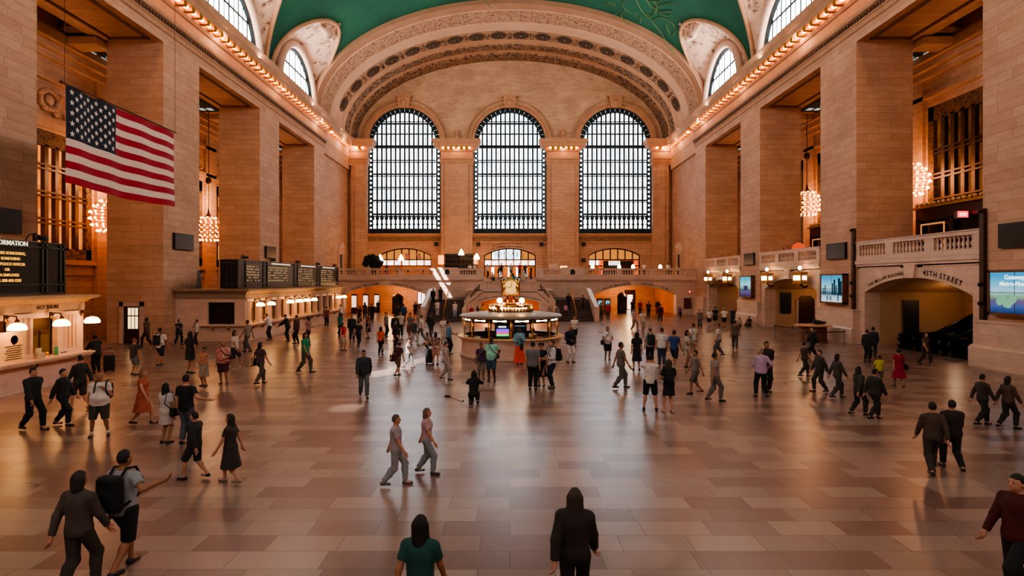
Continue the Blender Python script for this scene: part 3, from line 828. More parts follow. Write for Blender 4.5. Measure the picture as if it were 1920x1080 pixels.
# ---- flat panels on the piers
def panel(x, y0, y1, z0, z1, s, lab, nm='video_display', th=.16):
    t = thing(nm, lab, 'display', (s*(x-.02), (y0+y1)/2, z0))
    obj('wall_mount', MB().box(s*(x-.004), s*(x-.02), (y0+y1)/2-.4, (y0+y1)/2+.4, z0+.3, z1-.3), M_STEEL, t)
    mb = MB().box(s*(x-.02), s*(x-.02-th), y0, y1, z0, z1); obj('casing', mb, M_BLACK, t)
    mb = MB().box(s*(x-.02-th), s*(x-.03-th), y0+.06, y1-.06, z0+.06, z1-.06); obj('screen', mb, plain('dead_screen', '0b1013', .25), t)
    return t
for s, z0, z1 in ((1, 5.75, 6.9), (-1, 6.42, 7.55)):
    for (y0, y1), w_ in zip(((25.4, 27.8), (40.5, 42.9), (55.7, 58.0)), ('nearest pier', 'middle pier', 'far pier')):
        panel(W, y0, y1, z0, z1, s, 'blank black display panel high on the %s %s' % (w_, 'above the escalator arches' if s > 0 else 'behind the ticket counters'))

# ---- picture screens low on the right-hand piers
def mk_scene(name, kind):
    m = bpy.data.materials.new(name); m.use_nodes = True; nt = m.node_tree; nt.nodes.clear(); L = nt.links.new
    tc = N(nt, 'ShaderNodeTexCoord'); sp = N(nt, 'ShaderNodeSeparateXYZ'); L(tc.outputs['Generated'], sp.inputs[0])
    no = N(nt, 'ShaderNodeTexNoise', Scale=6., Detail=4.); L(tc.outputs['Generated'], no.inputs['Vector'])
    ad = N(nt, 'ShaderNodeMath', operation='MULTIPLY_ADD'); ad.inputs[1].default_value = .16; L(no.outputs['Fac'], ad.inputs[0]); L(sp.outputs[2], ad.inputs[2])
    r = N(nt, 'ShaderNodeValToRGB'); L(ad.outputs[0], r.inputs['Fac']); e = r.color_ramp.elements
    st = {0: ((.08,'27406a'),(.25,'4a5f95'),(.38,'6d5a78'),(.5,'7fb08a'),(.62,'a6d2de'),(.8,'5fbfe0'),(1.,'2f9fd0')),
          1: ((.08,'cfe4ec'),(.3,'9cc0cc'),(.4,'3c4f58'),(.5,'7da6b4'),(.62,'9fd0dc'),(.85,'5fb4d2'),(1.,'3f9cc4')),
          2: ((.08,'3a3358'),(.3,'6a5a86'),(.42,'44606a'),(.55,'8fc2b4'),(.7,'9fe0e0'),(.85,'6cc8d8'),(1.,'52b4cc'))}[kind]
    e[0].position, e[0].color = st[0][0], (*lin(st[0][1]), 1); e[1].position, e[1].color = st[-1][0], (*lin(st[-1][1]), 1)
    for p, c in st[1:-1]: q = e.new(p); q.color = (*lin(c), 1)
    em = N(nt, 'ShaderNodeEmission', Strength=.72); L(r.outputs['Color'], em.inputs['Color']); o = N(nt, 'ShaderNodeOutputMaterial'); L(em.outputs[0], o.inputs[0]); return m
SCR = [('picture screen with white lettering over a seaside view on the nearest pier', 25.2, 28.15, 0), ('picture screen showing a dark tower and pale water on the middle pier', 40.35, 43.35, 1), ('smaller looking picture screen with a hazy view on the far pier', 55.7, 58.6, 2)]
for lab, y0, y1, kd in SCR:
    t = thing('picture_screen', lab, 'screen', (W-.02, (y0+y1)/2, 2.6))
    x = W-.34
    mb = MB()
    for a, b, c, d in ((y0, y1, 2.6, 2.72), (y0, y1, 4.6, 4.72), (y0, y0+.12, 2.6, 4.72), (y1-.12, y1, 2.6, 4.72)): mb.box(W-.02, x-.06, a, b, c, d)
    mb.box(W-.02, x, y0+.1, y1-.1, 2.7, 4.62); obj('frame', mb, M_WOOD, t)
    mb = MB().quad((x-.01,y1-.12,2.72),(x-.01,y0+.12,2.72),(x-.01,y0+.12,4.6),(x-.01,y1-.12,4.6)); obj('screen', mb, mk_scene('view_%d' % kd, kd), t)
    mb = MB().box(x-.012, x-.02, (y0+y1)/2-.012, (y0+y1)/2+.012, 2.72, 4.6).box(x-.012, x-.02, y0+.12, y1-.12, 3.65, 3.675); obj('seam', mb, M_BLACK, t)
    mb = MB(); fy = lambda f: y1-.12-f*(y1-y0-.24)
    if kd == 0:
        add_text(mb, 'Getaway', .30, (x-.03, fy(.5), 4.28), (0,-1,0), (0,0,1)); add_text(mb, 'Metro-North', .30, (x-.03, fy(.5), 3.98), (0,-1,0), (0,0,1))
        obj('lettering', mb, glow('screen_white', 'e8f6ff', 1.1), t)
        mb = MB(); 
        for k in range(7): mb.ball((x-.02, fy(.2+.045*k), 3.25+.12*math.sin(k*1.3)), .2, 8, 5, (.08, 1, 1))
        obj('picture_tree', mb, glow('screen_green', '7fb590', .7), t)
    elif kd == 1:
        for f, h, w_ in ((.12,.5,.05),(.2,.7,.06),(.55,.85,.08),(.64,1.1,.1),(.72,.7,.07),(.85,1.2,.14),(.93,1.0,.1)): mb.box(x-.02, x-.025, fy(f)-w_, fy(f)+w_, 3.2, 3.2+h)
        for f, h in ((.3,.35),(.45,.3),(.8,.5)): mb.box(x-.02, x-.025, fy(f)-.06, fy(f)+.06, 2.8, 2.8+h)
        obj('picture_tower', mb, glow('screen_dark', '20404c', .5), t)
    else:
        mb.box(x-.02, x-.025, fy(.35), fy(.7), 3.35, 3.75); mb.box(x-.02, x-.025, fy(.9), fy(.86), 2.8, 3.1); obj('picture_block', mb, glow('screen_purple', '4a3f66', .6), t)

# ---- slim masts at the pier edges
for s, y, z0, z1, lab in ((1, 28.75, 1.9, 7.75, 'slim bronze light mast on the edge of the nearest pier by the escalators'), (1, 39.6, 2.0, 7.75, 'slim bronze light mast on the edge of the middle pier'), (-1, 43.85, 3.6, 5.0, 'short grey loudspeaker post on the pier behind the long departure board')):
    t = thing('light_mast', lab, 'mast', (s*(W-.02), y, z0))
    mb = MB().box(s*(W-.02), s*(W-.2), y-.13, y+.13, z0, z1); obj('post', mb, M_BRONZE if s > 0 else plain('grey_post', '77706a', .6), t)
    mb = MB()
    for z in ((z1-.12, (z0+z1)/2-.8, z0+1.2) if s > 0 else (z1-.1,)): mb.ball((s*(W-.28), y, z), .1, 8, 6)
    obj('spotlight', mb, M_BLACK, t, True)

# ---- ticket counters on the left
XF = -18.4
def lettered_counter(D0, D1, wins, hw, lab, near_face):
    t = thing('ticket_counter', lab, 'ticket counter', (XF, D0, 0))
    T = 3.63; back = -23.28
    mb = MB(); holewall(mb, D0, D1, 0, 3.0, [(c-hw, c+hw, const(1.22), const(2.75)) for c in wins], lambda u, z, d: (XF-d, u, z), .35)
    if near_face:
        holewall(mb, back, XF, 0, 3.0, [(-21.0, -19.15, const(1.2), const(2.72))], lambda u, z, d: (u, D0+d, z), .3)
        mb.box(-22.9, -21.5, D0-.04, D0, .95, 2.85)
    else: mb.quad((XF,D0,0),(back,D0,0),(back,D0,3),(XF,D0,3))
    mb.quad((XF,D1,0),(back,D1,0),(back,D1,3),(XF,D1,3)); mb.box(back, XF, D0, D1, 2.98, 3.3)
    mb.box(back, XF+.05, D0-.05, D1+.05, 0, .22)
    obj('wall', mb, M_MARBLE, t)
    mb = MB().sweep([(back, D0-.0), (XF, D0), (XF, D1), (back, D1)][::-1], [(0,2.95),(.04,3.0),(.04,3.3),(.12,3.35),(.2,3.45),(.42,3.5),(.45,3.6),(.45,3.63),(-.3,3.65)])
    mb.box(back, XF-.05, D0+.05, D1-.05, 3.55, 3.63); obj('cornice', mb, plain('counter_cornice', '9c8168', .6), t)
    mb = MB().box(XF-.3, XF+.42, D0-.1 if near_face else D0, D1+.15, 1.12, 1.2).box(XF, XF+.36, D0, D1+.1, 1.04, 1.12); obj('ledge', mb, M_MARBLE, t)
    if near_face: mb = MB().box(-21.6, XF+.3, D0-.36, D0-.01, 1.08, 1.18); obj('ledge', mb, M_MARBLE, t)
    # fluted pilasters between the windows
    edges = sorted([D0]+[c-hw for c in wins]+[c+hw for c in wins]+[D1])
    for a, b in zip(edges[0::2], edges[1::2]):
        if b-a < .15: continue
        mb = MB(); m = (a+b)/2; w_ = min(.42, (b-a)/2-.03)
        mb.box(XF, XF+.08, m-w_, m+w_, 1.2, 1.4); mb.box(XF, XF+.1, m-w_, m+w_, 2.8, 2.95)
        k = max(2, int(w_/.09))
        for i in range(k): mb.lathe([(.06,1.4),(.055,2.8)], (XF+.01, m-w_+w_*2*(i+.5)/k, 0), 6)
        obj('pilaster', mb, M_MARBLE, t)
    for c in wins:
        mb = MB().box(XF-.3, XF-.28, c-hw, c+hw, 1.22, 2.75); p = obj('window_pane', mb, plain('dim_ticket_glass', '3a2a1c', .15, emis='c8843e', es=.12), t)
        mb = MB().box(XF-.26, XF-.22, c-hw, c+hw, 2.25, 2.75).box(XF-.26, XF-.22, c-.03, c+.03, 1.22, 2.25).box(XF-.26, XF-.22, c-hw, c-hw+.08, 1.22, 2.75).box(XF-.26, XF-.22, c+hw-.08, c+hw, 1.22, 2.75).box(XF-.26, XF-.22, c-hw+.2, c+hw-.2, 2.08, 2.2)
        obj('grille', mb, M_BRONZE, p)
        mb = MB().ball((XF-.12, c+.2, 1.3), .09, 8, 5).box(XF-.2, XF-.05, c+.12, c+.28, 1.2, 1.24); obj('speaking_hatch', mb, M_GOLD, t, True)
        mb = MB().tube([(XF, c-.7, .85), (XF+.12, c-.7, .78), (XF+.26, c-.7, 1.0), (XF+.28, c-.7, 1.1)], .035, 5); obj('bracket', mb, M_BRONZE, t, True)
    return t
W1 = [14.6, 16.75, 18.9, 21.05, 23.25]; W2 = [42.3+1.78*i for i in range(12)]
tc1 = lettered_counter(13.2, 25.3, W1, .62, 'marble ticket counter with tour lettering under the information board', False)
tc2 = lettered_counter(40.8, 64.0, W2, .55, 'long marble ticket counter with a row of lit windows under the departure board', True)
mb = MB(); add_text(mb, 'GCT TOURS', .2, (XF+.05, 23.3, 3.1), (0,1,0), (0,0,1)); obj('lettering', mb, M_TEXT, tc1)
mb = MB().box(-21.0, -19.15, 41.05, 41.08, 1.2, 2.72); p = obj('window_pane', mb, plain('dark_ticket_glass', '2a2018', .12), tc2)
mb = MB().box(-20.5, -19.7, 41.0, 41.04, 1.95, 2.1).box(-21.0, -20.9, 40.95, 41.04, 1.2, 2.72).box(-19.25, -19.15, 40.95, 41.04, 1.2, 2.72).box(-21, -19.15, 40.95, 41.04, 2.62, 2.72); obj('grille', mb, M_BLACK, p)
for x in (-20.6, -19.5): 
    mb = MB().tube([(x, 40.79, .85), (x, 40.6, .8), (x, 40.48, .95)], .05, 6).ball((x, 40.5, .97), .09); obj('bracket', mb, M_GOLD, tc2, True)

# bracket lamps
def bracket_lamp(y, lab, grp, first=[None], z=2.52):
    if first[0] is None:
        t = thing('bracket_lamp', lab, 'lamp', (0,0,0), grp)
        mb = MB().tube([(.08,0,.32),(.2,0,.42),(.42,0,.4),(.46,0,.22)], .03, 6).box(.02,.08,-.08,.08,.2,.45).lathe([(.03,.3),(.09,.22),(.06,.14)], (.46,0,0), 8); obj('arm', mb, M_BRONZE, t, True)
        mb = MB().lathe([(.06,.16),(.2,.13),(.28,.03),(.3,-.06),(.27,-.1),(.24,-.04),(.0001,.02)], (.46,0,0), 14); obj('shade', mb, M_LAMP, t, True)
        first[0] = t
    else: t = dup(first[0])
    t['label'] = lab; t['group'] = grp
    t.location = (XF+.14, y, z); return t
for i, y in enumerate((15.7, 17.8, 19.6, 21.2, 23.3)): bracket_lamp(y, 'lit dome lamp on a bronze bracket over the tour counter windows', 'lamps over the tour counter')
bracket_lamp(25.05, 'lit dome lamp at the end corner of the tour counter', None) if False else None
l_end = bracket_lamp(25.0, 'lit dome lamp at the very corner where the tour counter ends', 'corner lamp')
for y in (41.9, 43.8, 47.6, 49.6, 51.4, 53.4, 61.0, 63.0): bracket_lamp(y, 'lit dome lamp glowing over the long row of ticket windows', 'lamps over the long ticket counter')

# things on the tour counter
t = thing('poster', 'tall cream poster with a balloon drawing and small lines of text on the tour counter', 'poster', (XF+.2, 21.55, 1.2))
mb = MB().prism([(20.6,1.21),(22.0,1.21),(22.05,2.35),(20.65,2.35)], lambda a, b, d: (XF+.2+d, a, b), 0, .03); obj('sheet', mb, plain('poster_cream', 'd9b382', .7), t)
mb = MB().lathe([(.16,.0),(.16,.02),(.13,.02),(.13,0)], (0,0,0), 18); mb.v = [(XF+.245, 21.5+v[0], 2.05+v[1]) for v in mb.v]
for k in range(7): mb.box(XF+.235, XF+.242, 21.1+.05*(k % 3), 21.85-.06*(k % 2), 1.33+.08*k, 1.355+.08*k)
mb.box(XF+.235, XF+.242, 21.47, 21.53, 1.86, 1.95); obj('print', mb, plain('poster_ink', '4b3522', .8), t)
t = thing('counter_sign', 'small white card with red and blue marks standing on the tour counter ledge', 'sign', (XF+.25, 23.95, 1.2))
mb = MB().prism([(23.6,1.205),(24.05,1.205),(24.05,1.42),(23.6,1.42)], lambda a, b, d: (XF+.25+d, a, b), 0, .02); obj('card', mb, plain('card_white', 'd8c4b8', .6), t)
mb = MB(); [mb.box(XF+.271, XF+.276, 23.68+.06*k, 23.72+.06*k, 1.28, 1.34) for k in range(6)]; obj('print', mb, plain('card_ink', '6a2c3c', .6), t)
t = thing('card_holder', 'small silver leaflet holder with papers on the tour counter ledge', 'holder', (XF+.2, 22.75, 1.2))
mb = MB().box(XF+.12, XF+.3, 22.65, 22.85, 1.205, 1.42).box(XF+.1, XF+.14, 22.62, 22.88, 1.205, 1.6); obj('rack', mb, plain('papers', 'a99b8c', .6), t)
t = thing('green_leaflet', 'small green notice standing in the tour counter window', 'notice', (XF+.02, 23.8, 1.2))
mb = MB().box(XF+.02, XF+.05, 23.66, 23.84, 1.205, 1.55); obj('sheet', mb, plain('notice_green', '2f8a60', .6), t)
t = thing('hanging_sign', 'small red edged sign on an arm beyond the tour counter corner', 'sign', (XF-3.0, 26.2, 2.6))
mb = MB().box(XF-5.1, XF-5.05, 26.0, 26.5, 2.3, 3.0); obj('plate', mb, plain('sign_red', 'a02430', .5), t)
mb = MB().tube([(XF-4.83, 26.25, 2.9), (XF-5.1, 26.25, 2.9)], .03, 5); obj('arm', mb, M_BRONZE, t)

# ---- boards
def board(D0, D1, X, z0, z1, depth, lab, panels):
    t = thing('departure_board', lab, 'information board', (X, D0, z0+.02))
    z0 += .02
    mb = MB().box(X-depth, X-.06, D0, D1, z0, z1); obj('casing', mb, M_BOARD, t)
    mb = MB()
    for z in (z0+.38, z1-.22, z1-.02, z0+.03): mb.box(X-.08, X, D0, D1, z-.03, z+.03)
    for p in panels:
        for y in (p[0], p[1]): mb.box(X-.08, X+.0, y-.04, y+.04, z0, z1)
    mb.box(X-.08, X, D1-.08, D1, z0, z1); mb.box(X-.08, X, D0, D0+.08, z0, z1)
    for z in (z0+.38, z1-.22): mb.box(X-depth-.01, X, D0-.03, D0, z-.03, z+.03)
    for x in (X-.05, X-depth*.33, X-depth*.6): mb.box(x-.04, x, D0-.03, D0, z0, z1)
    obj('frame', mb, M_BFRAME, t)
    mb = MB()
    for p in panels: mb.box(X-.06, X-.05, p[0]+.06, p[1]-.06, z0+.45, z1-.28)
    obj('panel', mb, plain('panel_black', '0c1517', .3), t)
    return t
b1 = board(13.3, 24.7, XF-.3, 3.66, 5.75, 1.2, 'black information board with amber lettering on top of the tour counter', [(14.2, 16.6), (17.0, 19.9), (20.3, 23.5), (23.72, 24.45)])
bx = XF-.3-.045
mb = MB(); add_text(mb, 'INFORMATION', .25, (bx+.05, 21.9, 5.55), (0,1,0), (0,0,1)); obj('header', mb, M_CREAM, b1)
mb = MB()
for k, s_ in enumerate(('IF YOU SEE SOMETHING,', 'SAY SOMETHING', 'TELL A POLICE OFFICER', 'OR', 'MTA EMPLOYEE', 'CALL 888-692-7233')):
    add_text(mb, s_, .15, (bx+.01, 21.87, 5.2-.206*k), (0,1,0), (0,0,1))
obj('lettering', mb, M_AMBER, b1)
P2 = [(41.6, 44.6), (45.3, 51.0), (51.8, 57.2), (58.0, 63.4)]
b2 = board(40.4, 64.0, XF-.3, 3.66, 5.7, 1.25, 'long black departure board with rows of small lit text on top of the long counter', P2)
mb = MB(); mh = MB()
for k, (a, b) in enumerate(P2):
    if k:
        y = a+(b-a)*.15
        while y < b-.9: mh.box(bx, bx+.01, y, y+.3, 5.47, 5.62); y += .36
    for r in range(6):
        y = a+.2; z = 5.2-r*.2
        while y < a+(b-a)*.72:
            w_ = random.uniform(.1, .26)
            if random.random() < .8: mb.box(bx, bx+.008, y, y+w_, z, z+.1)
            y += w_+.08
obj('header', mh, M_CREAM, b2); obj('lettering', mb, glow('board_text', 'e8c08a', .3), b2)
def board_light(y, x, z, lab, grp, first=[None]):
    if first[0] is None:
        t = thing('board_camera', lab, 'camera', (0,0,0), grp)
        mb = MB().tube([(0,-.45,.0),(0,-.3,.22),(0,0,.3),(0,.3,.2)], .03, 5).box(-.05,.05,-.06,.06,.0,.3); obj('bracket', mb, M_BRONZE, t, True)
        mb = MB().box(-.08,.14,.2,.5,.05,.22).box(.14,.2,.26,.44,.07,.2); obj('body', mb, M_BLACK, t); first[0] = t
    else: t = dup(first[0])
    t['label'] = lab; t['group'] = grp; t.location = (x, y, z+.045); return t
board_light(23.35, XF-.5, 5.75, 'small dark camera on a bracket on top of the information board', 'camera on the information board')
for y in (41.6, 46.5, 52, 57.5, 63): board_light(y, XF-.5, 5.7, 'small dark camera on top of the long departure board', 'cameras along the long departure board')

# ---- lit door in the side of the middle pier, far wall doors
def door(i, x0, x1, y, z1, lit=True):
    mb = MB()
    for a, b, c, d in ((x0-.25, x0, 0, z1+.3), (x1, x1+.25, 0, z1+.3), (x0-.25, x1+.25, z1, z1+.3)): mb.box(a, b, y-.12, y-.005, c, d)
    o = struct('door_%d' % i, mb, M_MARBLE)
    mb = MB().box(x0, x1, y-.03, y-.005, .0, z1); obj('door_leaf', mb, M_BRONZE, o)
    mb = MB(); w_ = (x1-x0-.16)/3
    for k in range(3):
        a = x0+.3+k*(x1-x0-.38)/3; b = a+(x1-x0-.38)/3-.06
        mb.box(a, b, y-.05, y-.035, z1-.35 if False else 1.9, z1-.1); mb.box(a, b, y-.05, y-.035, 1.0, 1.82)
    obj('door_pane', mb, glow('door_glass', 'ffd79a', 1.3), o)
door(1, -25.95, -24.85, 39.45, 2.5)
for s in (-1, 1):                                                # pedimented doorways on the balcony ends
    mb = MB(); X = W+.3
    for a, b, c, d in ((80.3, 80.65, ZB, 7.9), (82.15, 82.5, ZB, 7.9), (80.1, 82.7, 7.9, 8.3)): mb.box(s*X, s*(X-.25), a, b, c, d)
    mb.prism([(80.0,8.3),(82.8,8.3),(81.7,9.5),(81.1,9.5)], lambda a, b, d: (s*(X-d), a, b), 0, .35)
    mb.ball((s*(X-.3), 81.4, 8.9), .45, 8, 6)
    o = struct('door_%d' % (2 if s < 0 else 3), mb, M_MARBLE)
    mb = MB().box(s*(X-.01), s*(X-.06), 80.65, 82.15, ZB, 7.9); obj('door_leaf', mb, M_BRONZE, o)

# ---- chandeliers
def mk_chandelier(rod):
    t = thing('chandelier', 'globe', 'chandelier', (0,0,0))
    mb = MB()
    for z, r in ((1.15,.62),(.78,1.0),(.35,1.2),(-.1,1.22),(-.55,1.1),(-.95,.78)):
        mb.lathe([(r-.05,z-.03),(r+.0,z-.03),(r,z+.03),(r-.05,z+.03)], n=20, cap=False)
    for k in range(10):
        a = 2*PI*k/10; mb.tube([(r*math.cos(a), r*math.sin(a), z) for r, z in ((.55,1.2),(1.0,.75),(1.21,.1),(1.1,-.55),(.75,-1.0))], .025, 4)
    obj('cage', mb, M_OLDGOLD, t)
    mb = MB().tube([(0,0,1.2),(0,0,rod)], .035, 6).lathe([(.02,-.35),(.2,-.25),(.28,0),(.2,.25),(.02,.35)], (0,0,4.6), 10).lathe([(.3,1.15),(.12,1.5),(.05,1.9)], n=10); obj('rod', mb, M_BRONZE, t, True)
    bm = MB().ball((0,0,0), .08, 8, 5).mesh('bulb', M_BULB, True)
    for z, r, n in ((1.15,.66,10),(.78,1.04,14),(.35,1.25,16),(-.1,1.27,16),(-.55,1.14,16),(-.95,.82,14)):
        for k in range(n):
            a = 2*PI*(k+.5*(n % 4 == 0))/n; o = link('bulb', bm, t); o.location = (r*math.cos(a), r*math.sin(a), z-.08)
    return t
CH = [(28.5, 56.3, 11.6, 'round cage chandelier of glowing bulbs on a long rod over the balcony', 9.4), (-28.5, 55.5, 9.1, 'round cage chandelier of glowing bulbs between the piers beyond the flag', 11.9),
      (28.5, 41.9, 11.4, 'chandelier mostly hidden by the pier near the maroon storefront', 0), (-28.5, 41.9, 8.8, 'chandelier mostly hidden behind the pier under the flag', 1)]
protos = []
for x, y, z, lab, r in CH:
    if len(protos) < 2: t = mk_chandelier(r); protos.append(t)
    else: t = dup(protos[r])
    t['label'] = lab; t.location = (x, y, z)
# ================================================================== INFORMATION KIOSK
KX, KY = 0.05, 33.4
k = thing('information_kiosk', 'round marble information booth with a glazed brass upper half in the middle of the floor', 'kiosk', (KX, KY, 0))
mb = MB().lathe([(2.8,0),(2.86,.02),(2.86,.16),(2.8,.2),(2.78,.9),(2.86,.95),(2.86,1.06)], (KX,KY,0), 56, cap=False); autosmooth(obj('base', mb, M_MARBLE, k), 30)
mb = MB().lathe([(2.5,1.07),(3.0,1.07),(3.02,1.1),(3.0,1.15),(2.5,1.15)], (KX,KY,0), 56, cap=False); autosmooth(obj('counter', mb, plain('honey_marble', 'd6a878', .25), k), 30)
mb = MB().lathe([(2.9,2.2),(2.9,2.3),(2.82,2.33),(2.4,2.4),(1.3,2.5),(.0001,2.52)], (KX,KY,0), 56, cap=False); mb.lathe([(2.9,2.2),(.0001,2.2)], (KX,KY,0), 56, cap=False); autosmooth(obj('roof', mb, plain('kiosk_roof', '9a8d80', .4, .3), k), 30)
for i in range(14):
    a = 2*PI*(i+.5)/14
    x, y = KX+2.66*math.cos(a), KY+2.66*math.sin(a)
    mb = MB().tube([(x,y,1.15),(x,y,2.2)], .045, 8); obj('post', mb, M_GOLD, k, True)
    b = 2*PI*(i+1)/14; ca, sa = math.cos(b), math.sin(b)
    q = [(KX+2.6*ca-sa*w, KY+2.6*sa+ca*w) for w in (-.52, .52)]
    mb = MB().quad((*q[0],1.2),(*q[1],1.2),(*q[1],1.95),(*q[0],1.95)); obj('glass_pane', mb, M_GLASS, k)
    q = [(KX+2.62*ca-sa*w, KY+2.62*sa+ca*w) for w in (-.36, .36)]
    mb = MB().tube([(*q[0],2.08),(*q[1],2.08)], .05, 6); obj('light_tube', mb, M_TUBE, k)
mb = MB().lathe([(2.66,1.95),(2.66,2.2),(2.5,2.2),(2.5,1.95)], (KX,KY,0), 56, cap=False); mb.lathe([(2.66,1.15),(2.66,1.2),(2.5,1.2),(2.5,1.15)], (KX,KY,0), 56, cap=False); obj('band', mb, plain('dark_brass', '4d3a20', .35, .8), k)
mb = MB().lathe([(.75,0.3),(.75,2.2)], (KX,KY,0), 24); obj('core', mb, M_WOODD, k)
mb = MB().lathe([(2.3,.9),(2.3,1.02),(2.45,1.02),(2.45,.9)], (KX,KY,0), 40, cap=False); obj('desk', mb, M_WOOD, k)
# screens behind the glass
t = thing('screen', 'kiosk screen with purple red and green stripes behind the booth glass', 'screen', (KX-.43, KY-2.36, 1.03))
mb = MB().box(KX-.86, KX-.0, KY-2.28, KY-2.2, 1.2, 1.94).box(KX-.5, KX-.36, KY-2.34, KY-2.28, 1.03, 1.24); obj('casing', mb, M_BLACK, t)
for c_, z0, z1, x0, x1 in (('b9b9b4',1.72,1.82,-.66,-.24),('6a3fe0',1.55,1.66,-.76,-.1),('8b46c8',1.48,1.55,-.76,-.1),('e0205a',1.4,1.48,-.76,-.1),('48d060',1.28,1.4,-.76,-.1)):
    mb = MB().box(KX+x0, KX+x1, KY-2.295, KY-2.285, z0, z1); obj('stripe', mb, glow('stripe_'+c_, c_, 1.4), t)
t = thing('screen', 'dark blue blank screen behind the booth glass', 'screen', (KX+.45, KY-2.36, 1.03))
mb = MB().box(KX+.12, KX+.84, KY-2.28, KY-2.2, 1.2, 1.94).box(KX+.4, KX+.55, KY-2.34, KY-2.28, 1.03, 1.24); obj('casing', mb, plain('navy_screen', '182638', .3), t)
mb = MB().box(KX+.2, KX+.76, KY-2.29, KY-2.282, 1.8, 1.84); obj('text', mb, glow('navy_text', '7f96a8', .6), t)
for i, (x, y, w_, c_) in enumerate(((-1.78,-2.2,.3,'c9c0b0'),(1.5,-2.4,.34,'a8746a'),(-2.42,-1.5,.2,'d8d2c4'))):
    t = thing('leaflet_pile', ('pile of pale leaflets on the booth counter beside the striped screen', 'low pile of reddish leaflets on the booth counter', 'white stack of paper at the rounded end of the booth counter')[i], 'papers', (KX+x*1.0, KY+y, 1.16))
    mb = MB(); r_ = 1.0
    for j in range(5): mb.box(KX+x-w_/2+random.uniform(-.03,.03), KX+x+w_/2, KY+y-.09, KY+y+.07, 1.155+j*.02, 1.172+j*.02)
    obj('sheet_stack', mb, plain('leaf_'+c_, c_, .7), t)
t = thing('sign', 'gilded ring sign with lit lettering on the roof of the information booth', 'sign', (KX, KY, 2.53))
mb = MB().lathe([(1.25,2.53),(1.28,2.55),(1.22,2.58),(1.2,2.82),(1.26,2.85),(1.2,2.88),(.9,2.9),(.0001,2.92)], (KX,KY,0), 40); autosmooth(obj('ring', mb, M_GOLD, t), 40)
mb = MB()
for i in range(40): a = 2*PI*i/40; mb.ball((KX+1.26*math.cos(a), KY+1.26*math.sin(a), 2.62), .06, 6, 4)
obj('filigree', mb, M_OLDGOLD, t, True)
mb = MB()
def ringtext(s_, a0, R, z, size):
    w_ = sum((glyph(c, size)[0][:,0].max()+size*.12) if c != ' ' else size*.4 for c in s_); a = a0-w_/R/2
    for c in s_:
        if c == ' ': a += size*.4/R; continue
        vs, fs = glyph(c, size); cw = vs[:,0].max()
        mb.add([(KX+(R+.01+abs(v[2]))*math.sin(a+v[0]/R), KY-(R+.01+abs(v[2]))*math.cos(a+v[0]/R), z+v[1]) for v in vs], fs); a += (cw+size*.12)/R
for a in (.28, PI/2+.28, PI+.28, -PI/2+.28): ringtext('Information', a, 1.2, 2.62, .24)
for a in (-.42, -.9): mb.add([(KX+1.23*math.sin(a+.08*math.cos(q)), KY-1.23*math.cos(a+.08*math.cos(q)), 2.7+.1*math.sin(q)) for q in (2*PI*i/12 for i in range(12))], [tuple(range(12))])
obj('lettering', mb, glow('sign_letters', 'ffe6c0', 5.), t)
c = thing('clock', 'golden four faced ball clock on a pedestal above the information booth', 'clock', (KX, KY, 2.93))
mb = MB().lathe([(.8,2.93),(.78,3.0),(.5,3.05),(.42,3.12),(.5,3.18),(.3,3.24),(.2,3.3),(.3,3.36),(.16,3.42)], (KX,KY,0), 20); autosmooth(obj('pedestal', mb, M_GOLD, c), 40)
CZ0 = 3.85
mb = MB().ball((KX,KY,CZ0), .455, 24, 14); mb.lathe([(.1,.44),(.2,.47),(.1,.52),(.05,.6),(.1,.66),(.03,.72),(.06,.78),(.0001,.86)], (KX,KY,CZ0), 12); obj('ball', mb, M_GOLD, c, True)
for q in range(4):
    a = q*PI/2; d = Vector((math.sin(a), -math.cos(a), 0)); rt = Vector((math.cos(a), math.sin(a), 0)); up = Vector((0,0,1)); ctr = Vector((KX,KY,CZ0))
    def ringpts(r, o_, n=28): return [tuple(ctr+d*o_+rt*(r*math.cos(2*PI*i/n))+up*(r*math.sin(2*PI*i/n))) for i in range(n+1)]
    mb = MB(); mb.grid([ringpts(.46,.25), ringpts(.52,.40), ringpts(.46,.52), ringpts(.385,.46)]); f = obj('face_rim', mb, M_GOLD, c, True)
    mb = MB().add(ringpts(.4,.465)[:-1], [tuple(range(28))]); f = obj('clock_face', mb, glow('opal_face', 'ffbe68', .95), c)
    mb = MB()
    for i in range(12):
        t_ = PI*i/6; p = ctr+d*.47+rt*(.34*math.sin(t_))+up*(.34*math.cos(t_)); mb.ball(tuple(p), .02, 5, 4)
    obj('numeral_dot', mb, M_BRONZE, f)
    for ang, l_ in ((-1.62, .2), (.25, .3)):
        e1 = ctr+d*.475; e2 = e1+rt*(l_*math.sin(ang))+up*(l_*math.cos(ang)); mb = MB().tube([tuple(e1), tuple(e2)], .016, 4); obj('hand', mb, M_BRONZE, f)
for s in (-1, 1):
    t = thing('globe_lamp', 'bright round globe lamp on the booth roof on the %s side of the clock' % ('ticket counter' if s < 0 else 'escalator'), 'lamp', (KX+s*.62, KY-.75, 2.93))
    mb = MB().lathe([(.07,2.91),(.05,2.95),(.03,3.0)], (KX+s*.62, KY-.75, 0), 8); obj('stem', mb, M_GOLD, t)
    mb = MB().ball((KX+s*.62, KY-.75, 3.12), .15, 14, 8); obj('globe', mb, M_GLOBE, t, True)

